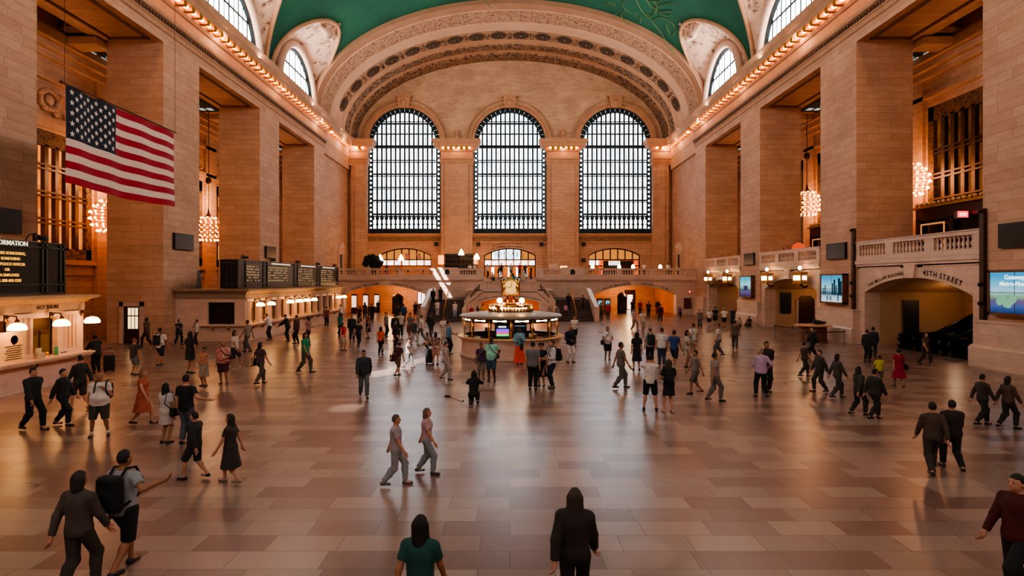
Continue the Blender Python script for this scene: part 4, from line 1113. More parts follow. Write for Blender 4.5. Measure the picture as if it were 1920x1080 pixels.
# ================================================================== BALUSTRADES
def bal_mesh(h): return MB().lathe([(.1,0),(.1,.08*h),(.045,.14*h),(.095,.36*h),(.09,.44*h),(.04,.68*h),(.07,.84*h),(.09,.92*h),(.09,h)], n=8)
def balustrade(t, P, segs, z0, zb0, zb1, z1, half, nper, pmesh, mat, ends):
    """P(u,d)->x,y. segs: (ua,ub) groups of balusters; solid between"""
    mb = MB()
    def slab(u0, u1, za, zb, h):
        a, b, c_, d = P(u0,-h), P(u1,-h), P(u1,h), P(u0,h)
        mb.add([(*a,za),(*b,za),(*c_,za),(*d,za),(*a,zb),(*b,zb),(*c_,zb),(*d,zb)], [(0,3,2,1),(4,5,6,7),(0,1,5,4),(1,2,6,5),(2,3,7,6),(3,0,4,7)])
    slab(ends[0], ends[1], zb1, z1-.06, half); slab(ends[0], ends[1], z1-.06, z1, half+.05); o = obj('rail', mb, mat, t)
    mb = MB(); slab(ends[0], ends[1], z0, zb0, half); obj('plinth', mb, mat, t)
    cuts = [ends[0]]+[v for s_ in segs for v in s_]+[ends[1]]
    for a, b in zip(cuts[0::2], cuts[1::2]):
        if b-a > .05: mb = MB(); slab(a, b, zb0, zb1, half*.85); obj('pedestal', mb, mat, t)
    base = wloc(t)
    for ua, ub in segs:
        n = nper(ub-ua)
        for i in range(n):
            u = ua+(ub-ua)*(i+.5)/n; o = link('baluster', pmesh, t); p = P(u, 0); o.location = Vector((p[0], p[1], zb0))-base
def bm(zb0, zb1):
    m = bal_mesh(zb1-zb0).mesh('baluster', M_MARBLE, True); return m
z0, zb0, zb1, z1 = 4.81, 5.0, 5.56, 5.8
bmE = bm(zb0, zb1)
for s in (-1, 1):
    t = thing('balustrade', 'stone balustrade of the far balcony on the %s' % ('departure board side' if s < 0 else 'escalator side'), 'balustrade', (s*13, DB-.1, z0))
    segs = [(4.2,6.3),(9.6,13.4),(14.0,17.5),(18.1,22.0)]
    if s < 0: segs = [(-b, -a) for a, b in segs][::-1]
    balustrade(t, lambda u, d: (u, DB-.1+d), segs, z0, zb0, zb1, z1, .17, lambda l: max(3, round(l/.31)), bmE, M_MARBLE, (-23.25, -3.3) if s < 0 else (3.3, 23.25))
    mb = MB().box(s*6.5, s*9.2, DB-.34, DB+.1, z0, 5.9); obj('solid_panel', mb, M_MARBLE, t)
    mb = MB(); q = [PI*i/12 for i in range(13)]; xc = s*7.85
    mb.add([(xc-.3, DB-.36, 5.03), (xc+.3, DB-.36, 5.03)]+[(xc+.3*math.cos(a), DB-.36, 5.4+.28*math.sin(a)) for a in q], [tuple(range(15))]); obj('niche', mb, M_BLACK, t)
# stair-head balustrade
t = thing('balustrade', 'stone balustrade with sloping ends above the orange arch behind the information booth', 'balustrade', (0, CYD, 3.26))
balustrade(t, lambda u, d: (u, CYD+.2+d), [(-2.6,2.6)], 3.26, 3.36, 3.95, 4.12, .15, lambda l: 18, bm(3.36, 3.95), M_MARBLE, (-2.95, 2.95))
for s in (-1, 1):
    mb = MB(); pr = [(2.95,3.25),(2.95,4.12),(3.2,4.1),(4.1,3.1),(5.0,2.0),(5.0,1.32)]
    mb.prism(pr, lambda a, b, d: (s*a, CYD+d, b), .05, .35); mb.prism([(2.95,4.0),(3.2,3.98),(4.1,2.98),(5.0,1.9),(5.02,2.05),(4.15,3.12),(3.25,4.14),(2.95,4.16)], lambda a, b, d: (s*a, CYD+d, b), -.05, .45); obj('sloping_end', mb, M_MARBLE, t)
    for i in range(5):
        u = 3.3+i*.22; mb = MB().box(s*u, s*(u+.1), CYD+.0, CYD+.06, 3.4-(i*.22)*1.02-.1, 3.85-(i*.22)*1.05); obj('slot', mb, M_TEXT, t)
mb = MB(); add_arc = None
for i in range(60):
    u = -3.4+6.8*i/59; mb.box(u-.035, u+.035, CYD-.02, CYD, segarc(0,3.6,1.95,.62)(u), segarc(0,3.6,1.95,.62)(u)+.09)
struct('trim_niche_letters', mb, M_TEXT)
mb = MB().box(-2.9, 2.9, CYD-.04, CYD, 2.98, 3.05)
for s in (-1, 1): mb.prism([(2.9,2.98),(2.9,3.05),(4.3,1.9),(4.3,1.82)], lambda a, b, d: (s*a, CYD-d, b), 0, .04)
struct('trim_stair', mb, M_TEXT)
# handrails of the stair
for s in (-1, 1):
    t = thing('handrail', 'thin brass handrail down the middle of the dark stairs on the %s' % ('ticket counter side' if s < 0 else 'escalator side'), 'handrail', (s*6.9, 61.2, 0))
    mb = MB().tube([(s*6.9, 61.0, 1.0), (s*6.9, 66.0, 3.2)], .05, 6); obj('rail', mb, M_GOLD, t)
    for y, z in ((61.2, .0), (63.4, 1.0), (65.6, 2.0)): mb = MB().tube([(s*6.9, y, z), (s*6.9, y, z+1.0)], .035, 6); obj('post', mb, M_GOLD, t)
# right side balconies
z0, zb0, zb1, z1 = 5.56, 5.85, 6.55, 6.82
bmR = bm(zb0, zb1)
for i, (a, b) in enumerate(OPEN):
    t = thing('balustrade', ('stone balustrade over the escalator arch', 'stone balustrade over the arch behind the podium', 'stone balustrade over the farthest side arch')[i], 'balustrade', (RX, (a+b)/2, z0))
    L3 = (b-a)/3
    segs = [(a+.6+j*(b-a-.3)/3, a+.15+(j+1)*(b-a-.3)/3-.25) for j in range(3)]
    balustrade(t, lambda u, d: (RX-.0+d, u), segs, z0, zb0, zb1, z1, .16, lambda l: 9, bmR, M_MARBLE, (a+.03, b-.03))

# ================================================================== ESCALATORS
def escalator(y0, y1, lab):
    t = thing('escalator', lab, 'escalator', (24.2, (y0+y1)/2, 0))
    x0, sl = 24.6, math.tan(math.radians(27))
    fl_ = [(24.2,0),(26.4,0),(36.8,(36.8-26.4)*sl),(36.8,0)]
    for y in (y0, y1):
        hp = [(24.3,.42),(24.15,.62),(24.2,.85),(24.45,.96),(26.2,.98),(26.9,1.12)]+[(x, .98+(x-26.5)*sl) for x in (28.,32.,36.8)]
        mb = MB().tube([(x, y, z) for x, z in hp], .055, 6); obj('handrail', mb, plain('black_rubber', '0c0c0d', .25), t, True)
        mb = MB().prism([(24.3,.3),(24.25,.8),(24.45,.92),(26.2,.93),(36.8,.93+10.6*sl-.25*sl*2),(36.8,10.2*sl),(26.4,.2),(24.3,.1)], lambda p, q, d: (p, y+d, q), -.02, .02); obj('side_panel', mb, plain('smoked_panel', '1a1614', .15), t)
        mb = MB().prism([(24.2,.0),(24.2,.28),(26.3,.3),(36.8,.3+10.5*sl),(36.8,0)], lambda p, q, d: (p, y+d, q), -.13, .13); obj('skirting', mb, plain('escalator_skirt', '241a15', .3, .4), t)
        mb = MB().tube([(31.2, y-.0, 1.1+4.7*sl), (36.8, y, 1.1+10.3*sl)], .03, 5); obj('light_strip', mb, glow('escalator_strip', 'fff0da', 3.), t)
    mb = MB()
    for i in range(24):
        x = 26.2+i*.42; mb.box(x, x+.42, y0+.14, y1-.14, max(0,(i-1)*.42*sl), .03+i*.42*sl)
    mb.box(24.2, 26.2, y0+.14, y1-.14, 0, .03); obj('step_rib', mb, plain('escalator_step', '2a2a2b', .4, .6), t)
    return t
escalator(30.9, 32.3, 'nearest dark escalator rising under the lettered arch')
escalator(33.0, 34.4, 'middle dark escalator rising under the lettered arch')
escalator(35.1, 36.5, 'farthest dark escalator rising under the lettered arch')
# lettering on the arch
mb = MB(); c = sum(OPEN[0])/2; hw = (OPEN[0][1]-OPEN[0][0])/2-.75; sa = segarc(c, hw, 3.45, .95)
pth = lambda t_: (t_, sa(-t_)+.18)
plR = lambda u, z, d: (RX+d, -u, z)
add_arc_text(mb, 'THE METLIFE BUILDING', .27, pth, -c-4.1, plR)
add_arc_text(mb, '45TH STREET', .40, pth, -c+.95, plR)
struct('trim_lettering_1', mb, M_TEXT)
mb = MB()
plE = lambda u, z, d: (u, DB+d, z)
for s in (-1, 1):
    sa2 = segarc(s*EAX, EHW, 2.5, 1.15); pth2 = lambda t_: (t_, sa2(t_)+.12)
    add_arc_text(mb, 'TICKET MACHINES', .34, pth2, s*EAX-4.1, plE)
    add_arc_text(mb, 'SUBWAY & 42ND ST' if s < 0 else 'TRACKS 11 TO 42', .34, pth2, s*EAX+.9, plE)
sa3 = segarc(0, 3.8, 8.0, 1.05); pl3 = lambda u, z, d: (u, DE+d, z)
add_arc_text(mb, 'TO VANDERBILT AVENUE', .3, lambda t_: (t_, segarc(0, 4.4, 8.45, 1.2)(max(-4.3, min(4.3, t_)))), -2.6, pl3)
add_arc_text(mb, 'THE CAMPBELL APARTMENT', .3, lambda t_: (t_, segarc(0, 4.2, 8.1, 1.1)(max(-4.1, min(4.1, t_)))), -2.8, pl3)
struct('trim_lettering_2', mb, M_TEXT)

# ---- track signs over the side arches
def track_sign(x, y, z, lab, grp, first=[None]):
    if first[0] is None:
        t = thing('track_sign', lab, 'sign', (0,0,0), grp)
        mb = MB().box(-.25,.25,-.55,.55,-.3,.3).box(-.3,.3,-.6,.6,-.36,-.3).box(-.3,.3,-.6,.6,.3,.36); obj('case', mb, M_OLDGOLD, t)
        for sg in (-1, 1): mb = MB().box(-.22,.22,sg*.555,sg*.57,-.24,.24); obj('face', mb, plain('sign_face', 'c9a27c', .5), t)
        mb = MB().box(-.27,-.252,-.42,.42,-.15,.15).box(-.16,.16,-.585,-.572,-.12,.12); obj('light', mb, glow('track_light', 'ffe0b8', 6.), t)
        mb = MB().lathe([(.12,.36),(.05,.42),(.05,.52)], n=8).tube([(0,0,-.36),(.3,0,-.6),(.62,0,-.5)], .07, 5); obj('bracket', mb, M_BRONZE, t)
        mb = MB().ball((0,0,.62), .13, 12, 8); obj('globe', mb, M_GLOBE, t, True); first[0] = t
    else: t = dup(first[0])
    t['label'] = lab; t['group'] = grp; t.location = (x, y, z); t.scale = (1.,1.25,1.25); return t
for y, lab in ((51.9,'lit track sign with a globe on the arch behind the podium, its far half'),(46.0,'lit track sign with a globe on the arch behind the podium, its near half'),(67.3,'lit track sign with a globe on the farthest side arch, its far half'),(61.4,'lit track sign with a globe on the farthest side arch, its near half')):
    track_sign(RX-.66, y, 4.45, lab, 'track signs on the side arches')
# dark boards and doors inside the arches
for (x, y, z0_, z1_, w_, lab) in ((25.3, 53.55, 1.3, 3.1, .9, 'tall black notice board on the wall inside the arch behind the podium'), (26.4, 38.35, .9, 2.9, .9, 'tall black notice board inside the escalator arch')):
    t = thing('notice_board', lab, 'board', (x, y, z0_)); yy = {53.55: 53.9, 38.35: 38.68}[y]
    mb = MB().box(x-w_/2, x+w_/2, yy-.1, yy-.02, z0_, z1_); obj('panel', mb, M_BLACK, t)
    mb = MB()
    for a, b, c_, d in ((-w_/2-.05,-w_/2,z0_-.05,z1_+.05),(w_/2,w_/2+.05,z0_-.05,z1_+.05),(-w_/2,w_/2,z1_,z1_+.05),(-w_/2,w_/2,z0_-.05,z0_)): mb.box(x+a, x+b, yy-.12, yy-.02, c_, d)
    obj('frame', mb, M_BRONZE, t)
mb = MB(); y = 53.88                                           # side doorway in that passage wall
for i, x in ((0, 27.2), (1, 29.6)):
    o = struct('door_%d' % (4+i), MB().box(x-.75, x+.75, y-.08, y-.01, 0, 2.5).prism([(-.75,2.5),(.75,2.5),(.4,2.85),(-.4,2.85)], lambda a, b, d: (x+a, y-d, b), .01, .08), M_BRONZE)
    obj('door_frame', MB().box(x-.9, x-.75, y-.12, y-.01, 0, 2.5).box(x+.75, x+.9, y-.12, y-.01, 0, 2.5), M_MARBLE, o)
o = struct('door_6', MB().box(27.6, 29.0, 68.98-.08, 68.97, 0, 2.4), M_BRONZE); obj('door_frame', MB().box(27.4, 27.6, 68.85, 68.97, 0, 2.5).box(29., 29.2, 68.85, 68.97, 0, 2.5), M_MARBLE, o)
for i, (y, z, x) in enumerate(((34.8, 3.9, 29.2), (49.5, 3.6, 28.), (50.6, 3.6, 26.2))):
    t = thing('strip_light', ('small amber strip light on the ceiling above the escalators', 'amber strip light deep in the arch behind the podium', 'white strip light near the front of the arch behind the podium')[i], 'light', (x, y, z))
    zt = segarc(sum(OPEN[0 if i == 0 else 1])/2, 4.5, 3.45, .95)(y)
    obj('tube', MB().box(x-.08, x+.08, y-.3, y+.3, zt-.26, zt-.2), glow('strip', 'ffcf8a', 8.), t); obj('housing', MB().box(x-.12, x+.12, y-.34, y+.34, zt-.2, zt-.1), M_BRONZE, t)

# ---- maroon storefronts on the side balconies
def storefront(y0, y1, x, lab, exit_):
    t = thing('storefront', lab, 'storefront', (x, (y0+y1)/2, 5.5))
    mb = MB()
    for y in (y0, y1-.35, y0+(y1-y0)*.36, y0+(y1-y0)*.64): mb.box(x, x+.5, y, y+.35, 5.5, 8.3)
    mb.box(x, x+.5, y0, y1, 8.2, 9.0); mb.box(x+.3, x+.5, y0, y1, 5.5, 8.3); obj('frame', mb, M_WOODD, t)
    obj('cornice', MB().box(x-.2, x+.5, y0-.1, y1+.1, 9.0, 9.15), M_OLDGOLD, t)
    mb = MB(); n = int((y1-y0)/.42)
    for i in range(n): mb.ball((x-.12, y0+.2+i*.42, 9.27), .13, 8, 5)
    obj('bead_trim', mb, plain('bead_gold', 'c99a5c', .4, .2), t, True)
    w_ = y0+(y1-y0)*.67
    mb = MB()
    for a, b, c_, d in ((w_+.4, w_+.5, 6.2, 8.0), (y1-.6, y1-.5, 6.2, 8.0), (w_+.4, y1-.5, 7.9, 8.0)): mb.box(x-.03, x, a, b, c_, d)
    obj('window_frame', mb, glow('gilt_lit', 'd88a50', .7), t); obj('window_pane', MB().box(x+.25, x+.28, y0+.3, y1-.3, 5.6, 8.2), plain('store_glass', '160c0a', .12), t)
    return t
storefront(30.6, 39.9, 27.6, 'dark maroon storefront with gold beading and an exit sign on the near side balcony', 1)
storefront(45.0, 54.0, 27.6, 'dark maroon storefront with gold beading on the side balcony behind the chandelier', 0)
t = thing('exit_sign', 'small red lit exit sign projecting from the maroon storefront', 'sign', (27.2, 35.5, 8.0))
obj('bracket', MB().box(27.35, 27.58, 35.45, 35.55, 8.1, 8.2).box(27.1, 27.35, 35.2, 35.8, 8.0, 8.42), M_STEEL, t)
mb = MB().quad((26.85,35.19,8.02),(27.5,35.19,8.02),(27.5,35.19,8.4),(26.85,35.19,8.4)); obj('face', mb, glow('exit_red', 'ff2030', 2.2), t)
mb = MB(); add_text(mb, 'EXIT', .22, (27.18, 35.17, 8.13), (1,0,0), (0,0,1)); obj('lettering', mb, glow('exit_white', 'ffd0d0', 2.), t)
t = thing('balloon_sign', 'pale round double disc ornament standing on the storefront cornice', 'ornament', (27.72, 33.1, 9.16))
obj('disc', MB().ball((27.78, 33.2, 9.68), .38, 12, 8, (.5,1,1)).ball((27.78, 33.0, 10.3), .34, 12, 8, (.5,1,1)).box(27.74,27.86,33.05,33.25,9.16,9.4), plain('disc_pale', 'd9a27c', .5), t, True)
t = thing('red_lantern', 'orange red lantern behind the balcony rail beneath the chandelier', 'lantern', (25.6, 52.0, 5.52))
obj('lantern', MB().lathe([(.1,5.52),(.12,6.6),(.3,6.7),(.55,7.05),(.5,7.4),(.15,7.6)], (25.6,52.0,0), 12), glow('lantern_glow', 'e0502a', .8), t, True)

# ================================================================== PODIUM, ROPES
PXc, PYc = 21.2, 41.0
t = thing('podium', 'round topped wooden podium desk inside the rope barrier', 'podium', (PXc, PYc, 0))
autosmooth(obj('body', MB().lathe([(.92,0),(.92,.08),(.86,.1),(.86,1.02),(.95,1.06)], (PXc,PYc,0), 24), M_WOOD, t), 35)
autosmooth(obj('top', MB().lathe([(.9,1.07),(1.2,1.08),(1.22,1.12),(1.2,1.16),(.0001,1.17)], (PXc,PYc,0), 32), plain('podium_top', 'd99c78', .3), t), 35)
t = thing('black_bag', 'slumped black bag lying on the podium top', 'bag', (PXc+.35, PYc-.2, 1.17))
obj('bag', MB().ball((PXc+.2,PYc-.2,1.33), .3, 10, 6, (1.4,.8,.5)).ball((PXc+.55,PYc-.1,1.3), .22, 10, 6, (1.5,.9,.5)).ball((PXc,PYc-.2,1.42), .16, 8, 6), M_BLACK, t, True)
ST = [floorpt(1453,635), floorpt(1486,640), floorpt(1511,652), floorpt(1583,649)]
for i, (x, y) in enumerate(ST):
    t = thing('barrier_post', ('rope barrier post at the far corner from the podium', 'rope barrier post in front of the far corner', 'rope barrier post nearest the podium front', 'rope barrier post by the pier plinth')[i], 'barrier post', (x, y, 0), 'rope barrier posts round the podium')
    autosmooth(obj('base', MB().lathe([(.18,0),(.18,.02),(.05,.05)], (x,y,0), 16), M_STEEL, t), 40)
    obj('post', MB().tube([(x,y,.04),(x,y,.98)], .032, 8), M_STEEL, t); obj('cap', MB().lathe([(.045,.9),(.05,1.0),(.03,1.03)], (x,y,0), 10), M_BLACK, t)
    if i < 3:
        nx, ny = ST[i+1]; dv = Vector((nx-x, ny-y)).normalized()*.06
        obj('belt', MB().prism([(0,.9),(0,.96)] and [(0,.9),(1,.9),(1,.96),(0,.96)], lambda a, b, d: (x+dv.x+(nx-x-2*dv.x)*a, y+dv.y+(ny-y-2*dv.y)*a+d, b), -.006, .006), M_BLACK, t)

# ================================================================== BALCONY AND PASSAGE FITTINGS
M_PIC = mk_pane('shop_light', 'd8a2a0', 'fff6ee', 2.6, 1.1); M_GOLDP = glow('transom_gold', 'd8883e', .75); M_WHITEP = mk_pane('leaded_daylight', '9fc0c0', 'f6fbff', 2.6, .9)
for i, (x, h) in enumerate(DX):
    t = thing('doorway_screen', ('arched shopfront screen with hanging banners on the far balcony', 'arched doorway screen with bright leaded panes above the stair head', 'arched bar front with orange side panels on the far balcony')[i], 'doorway', (x, DE+.6, ZB))
    y = DE+.55; sa = segarc(x, h, 8.0, 1.05); fr = MB()
    n = 7
    for j in range(n+1): u = x-h+2*h*j/n; u = min(max(u, x-h+.06), x+h-.06); fr.box(u-.09, u+.09, y-.1, y+.1, 7.4 if 0 < j < n else ZB, sa(u))
    for z in (7.35, 6.45): fr.box(x-h, x+h, y-.1, y+.1, z-.08, z+.08)
    for j in range(24):
        a, b = x-h+2*h*j/24, x-h+2*h*(j+1)/24; fr.quad((a,y-.1,sa(a)),(b,y-.1,sa(b)),(b,y-.1,sa(b)-.18),(a,y-.1,sa(a)-.18))
    obj('frame', fr, M_BRONZE, t)
    for j in range(n):
        a, b = x-h+2*h*j/n+.09, x-h+2*h*(j+1)/n-.09
        bright = i == 1 and 2 <= j+1 <= 5 and j > 0
        obj('transom_pane', MB().quad((a,y,7.43),(b,y,7.43),(b,y,sa(b)-.1),(a,y,sa(a)-.1)), M_WHITEP if bright else M_GOLDP, t)
        if i < 2 or j in (0,1): obj('light_pane', MB().quad((a,y,6.55),(b,y,6.55),(b,y,7.25),(a,y,7.25)), M_PIC, t)
    if i == 1:
        for j in range(5): 
            a = x-2.6+j*1.25; obj('door_pane', MB().box(a-.2, a+.2, DE+3, DE+3.05, ZB, 6.3), glow('door_daylight', 'fff2ea', 3.), t)
        mb = MB(); 
        for j in range(14): a = x-2.2+j*.31; mb.tube([(a, y-.03, 7.5), (a+.18*math.sin(j*2.1), y-.03, 7.9), (a+.3*math.sin(j*3.3), y-.03, 8.5)], .035, 4)
        obj('tracery', mb, M_IRON, t)
    if i == 2:
        obj('back_bar', MB().box(x-h+1.9, x+h-.7, DE+2, DE+2.1, ZB, 7.2), M_BLACK, t)
        for a in (x-h+1.9, x+h-.5): obj('orange_panel', MB().box(a-.32, a+.32, y-.05, y+.05, 5.0, 7.3), mk_pane('orange_panel', 'a8341c', 'ff7030', 1.1, 2.), t)
        mb = MB(); [mb.box(x-.55+.3*j, x-.33+.3*j, DE+1.9, DE+1.95, 6.4, 7.2) for j in range(6)]; obj('menu_board', mb, glow('menu_light', 'fff0e6', 1.6), t)
        mb = MB(); [mb.lathe([(.05,5.9),(.05,6.1),(.02,6.25)], (x-2+.18*j, DE+1.8, 0), 6) for j in range(22)]; obj('bottle_row', mb, plain('bottles', 'b98a5a', .3), t)
for j, (x, fl_) in enumerate(((-15.35+.2, 0), (-13.55, 1))):
    t = thing('banner', ('striped flag banner hanging in the arched shopfront, the one in the middle', 'striped flag banner hanging in the arched shopfront, the one nearer the bar shelf')[j], 'flag', (x, DE+.3, 7.4))
    mb = MB()
    for q in range(7): mb.mi(q % 2); mb.prism([(0,7.45),(.09,7.45),(.09,8.3),(0,8.3)], lambda a, b, d: (x-.3+a+.085*q+.25*(8.3-b), DE+.3+d, b), 0, .02)
    obj('cloth', mb, mats[:2] if False else [plain('flag_red', ''), plain('flag_white', '')], t)
def table_lamp(x, y, z, lab, grp, h=.5, first={}):
    t = thing('table_lamp', lab, 'lamp', (x, y, z), grp)
    obj('stand', MB().lathe([(.12,z),(.1,z+.04),(.03,z+.08),(.03,z+h)], (x,y,0), 8), M_BRONZE, t)
    obj('shade', MB().lathe([(.2,z+h-.05),(.24,z+h+.1),(.12,z+h+.4),(.05,z+h+.42)], (x,y,0), 12), M_GLOBE, t, True)
for px, lab in ((1111,'glowing table lamp at the far end of the bar balcony rail'),(1161,'glowing table lamp beside the middle of the bar balcony'),(1187,'glowing table lamp just before the orange bar panel'),(1238,'glowing table lamp near the pedimented bar doorway')):
    t = thing('table', 'small dark table under the ' + lab.replace('glowing ', '').replace('beside the middle of', 'midway along'), 'table', ((px-CX)*75.5/F, 75.5, ZB)); x = (px-CX)*75.5/F
    obj('top', MB().lathe([(.45,5.5),(.45,5.54)], (x,75.5,0), 14), M_WOODD, t); obj('stem', MB().lathe([(.25,ZB+.055),(.05,ZB+.1),(.05,5.5)], (x,75.5,0), 8), M_BLACK, t)
    table_lamp(x, 75.5, 5.55, lab, 'table lamps along the bar balcony', .35)
for px, py, lab in ((713,484,'tall lamp with a glowing cone shade by the dark plant'),(752,484,'tall lamp with a glowing cone shade between the shopfront tables'),(865,474,'bright bar lamp with a flame shaped glow beside the bar shelf'),(894,482,'double headed lamp post next to the stair head doorway')):
    x, y, z = pt(px, py, 80)
    t = thing('standing_lamp', lab, 'lamp', (x, y, ZB))
    obj('stand', MB().lathe([(.3,ZB+.055),(.05,ZB+.1),(.04,z-.3)], (x,y,0), 8), M_BRONZE, t)
    obj('shade', MB().lathe([(.38,z-.3),(.4,z-.2),(.22,z+.2),(.06,z+.5)], (x,y,0), 12), M_GLOBE, t, True)
t = thing('bar_shelf', 'dark bar shelf with glowing ends against the pilaster on the far balcony', 'shelf', (-7.3, 83.5, ZB))
mb = MB().box(-10.0,-4.9,83.2,84.6,ZB+.06,5.9).box(-9.4,-5.2,84.2,84.7,5.9,8.1); obj('cabinet', mb, M_BLACK, t)
for z in (6.6, 7.3): obj('shelf', MB().box(-9.4,-5.2,83.9,84.2,z,z+.05), M_WOOD, t)
mb = MB()
for r in (5.9, 6.65, 7.35):
    for j in range(16): mb.lathe([(.09,r),(.09,r+.3),(.03,r+.42),(.03,r+.5)], (-9.2+j*.25, 84.0, 0), 6)
obj('bottle_row', mb, plain('dark_bottles', '2a1d16', .25), t)
for x in (-9.9, -5.0): obj('lit_panel', MB().box(x-.4,x+.4,84.3,84.5,6.6,7.9), glow('bar_glow', 'ff9a5a', 2.), t)
t = thing('potted_bush', 'dark round bush in a pot on the balcony under the shopfront arch', 'plant', (-18.1, 77.5, ZB))
mb = MB()
for j in range(70):
    a, b = random.uniform(0, 2*PI), random.uniform(-1, 1); r = .95*math.sqrt(1-b*b); mb.ball((-18.1+1.3*r*math.cos(a), 77.5+.8*r*math.sin(a), 6.75+.8*b), random.uniform(.16,.3), 6, 4)
mb.ball((-18.1,77.5,6.75), .9, 10, 7, (1.25,.75,.75)); obj('foliage', mb, plain('bush_green', '16211a', .8), t); obj('pot', MB().lathe([(.35,ZB+.055),(.5,5.6),(.45,6.3)], (-18.1,77.5,0), 12), M_BRONZE, t)
# café tables and chairs behind the rail, seen as dark shapes
def chair(x, y, z, r, lab, grp, first=[None]):
    if first[0] is None:
        t = thing('chair', lab, 'chair', (0,0,0), grp)
        obj('seat', MB().box(-.22,.22,-.22,.22,.43,.48), M_WOODD, t); obj('backrest', MB().box(-.22,.22,.18,.23,.55,1.02).box(-.2,-.16,.18,.22,.48,.6).box(.16,.2,.18,.22,.48,.6), M_WOODD, t)
        for a in (-.2,.16):
            for b in (-.2,.16): obj('leg', MB().box(a,a+.04,b,b+.04,0,.43), M_WOODD, t)
        first[0] = t
    else: t = dup(first[0])
    t['label'] = lab; t['group'] = grp; t.location = (x, y, z); t.rotation_euler = (0,0,r); return t
for j in range(9): chair(-21.5+j*1.45, 74.9+.4*(j % 2), ZB+.055, [.4,2.6,-.9,1.8,3.0][j % 5], 'dark wooden cafe chair whose back shows over the balcony rail by the shopfront', 'cafe chairs behind the rail')
for j in range(5): chair(10.6+j*2.6, 76.6, ZB+.055, [.4,2.6,-.9,1.8,3.0][j % 5], 'dark wooden chair among the lamp tables on the bar balcony', 'chairs on the bar balcony')
t = thing('reception_box', 'pale square box standing on the balcony rail end beside the stair head', 'box', (5.6, 74.6, ZB))
obj('box', MB().box(5.1,6.1,74.4,75.2,ZB+.055,6.4), M_MARBLE, t)
t = thing('lit_sign', 'small amber lit sign on the balcony beside the pale box', 'sign', (6.9, 74.6, ZB))
obj('face', MB().box(6.4,7.3,74.6,74.7,5.85,6.15), glow('amber_sign', 'ffb060', 2.), t); obj('stand', MB().box(6.8,6.9,74.62,74.68,ZB+.055,5.85), M_BLACK, t)
# small speakers on the end wall
for px, py in ((818,458),(897,458),(1015,458),(1094,458),(1094,488)):
    x, y, z = pt(px, py, DE)
    t = thing('wall_speaker', {818:'small black box speaker beside the shopfront arch',897:'small black box speaker on the ticket side of the stair head doorway',1015:'small black box speaker on the bar side of the stair head doorway'}.get(px, 'upper small black box speaker beside the bar front' if py < 470 else 'lower small black box speaker beside the bar front'), 'speaker', (x, DE-.2, z))
    obj('case', MB().box(x-.27,x+.27,DE-.35,DE-.02,z-.27,z+.27), M_BLACK, t); obj('grille', MB().box(x-.22,x+.22,DE-.37,DE-.35,z-.22,z+.22), M_IRON, t)
# ---- passage fittings
mb_mats = [M_BLACK, glow('machine_screen', '7fb0c0', .8)]
def kiosk_cabinet(x, y, w_, h, lab, nm='newsstand', body=None):
    t = thing(nm, lab, 'kiosk', (x, y, 0))
    autosmooth(obj('body', MB().lathe([(w_,0),(w_,.2),(w_*.95,.25),(w_*.95,h*.78),(w_*1.02,h*.8),(w_*.7,h*.92),(w_*.15,h)], (x,y,0), 10), body or M_BLACK, t), 30)
    obj('panel', MB().box(x-w_*.5,x+w_*.5,y-w_*1.0-.03,y-w_*.9,.5,h*.5), M_BRONZE, t)
    return t
kiosk_cabinet(14.6, 76.5, .62, 2.75, 'tall black round topped cabinet under the passage arch beyond the escalator side stairs', 'information_pillar')
kiosk_cabinet(-14.5, 75.8, .75, 2.6, 'black newsstand cabinet under the passage arch beside the lit shop', 'newsstand')
for i, (x0, x1, z0_, z1_, y, c_, s_) in enumerate(((-13.2,-11.0,1.0,2.6,84,'shop_light',0),(-16.5,-14.0,1.2,2.5,90,'',1))):
    t = thing('shop_window', ('bright white shop window under the passage arch beside the stairs', 'bright shop window deep in the passage behind the newsstand')[i], 'shop window', ((x0+x1)/2, y, z0_))
    obj('pane', MB().box(x0,x1,y,y+.1,z0_,z1_), M_PIC, t); obj('counter', MB().box(x0,x1,y-.5,y+.1,0,z0_), M_WOOD, t)
    mb = MB(); [mb.box(x0+j*(x1-x0)/4-.05, x0+j*(x1-x0)/4+.05, y-.06, y, z0_, z1_) for j in range(5)]; obj('frame', mb, M_BRONZE, t)
for j, x in enumerate((-20.2, -19.0, -17.8)):
    t = thing('display_case', 'tall lit display case in the passage next to the end of the ticket counter', 'display case', (x, 76+j*1.2, 0), 'lit display cases in the passage')
    obj('glass', MB().box(x-.3,x+.3,76+j*1.2,76.3+j*1.2,.8,2.3), glow('case_light', 'ffd0a8', 1.2), t); obj('case', MB().box(x-.36,x+.36,76.05+j*1.2,76.5+j*1.2,0,2.5), M_WOODD, t)
t = thing('bright_doorway', 'bright doorway with a dark head panel deep in the passage on the escalator side', 'doorway', (17.6, 86, 0))
obj('pane', MB().box(17.2,18.0,86,86.05,.1,2.2), glow('bright_door', 'fff0d8', 3.), t); obj('frame', MB().box(16.8,17.2,85.95,86.1,0,2.9).box(18.,18.4,85.95,86.1,0,2.9).box(17.2,18.,85.95,86.1,2.2,2.9), M_WOODD, t)
for x, lab in ((12.0, 'ticket machine beside the stairs under the passage arch'), (13.0, 'second ticket machine along from the stairs under the passage arch')):
    t = thing('ticket_machine', lab, 'ticket machine', (x, 78, 0)); obj('body', MB().box(x-.4,x+.4,78,78.6,0,1.9), plain('machine_grey', '57534c', .5), t); obj('screen', MB().box(x-.25,x+.25,77.97,78,1.1,1.6), glow('machine_screen', '7fb0c0', .8), t)
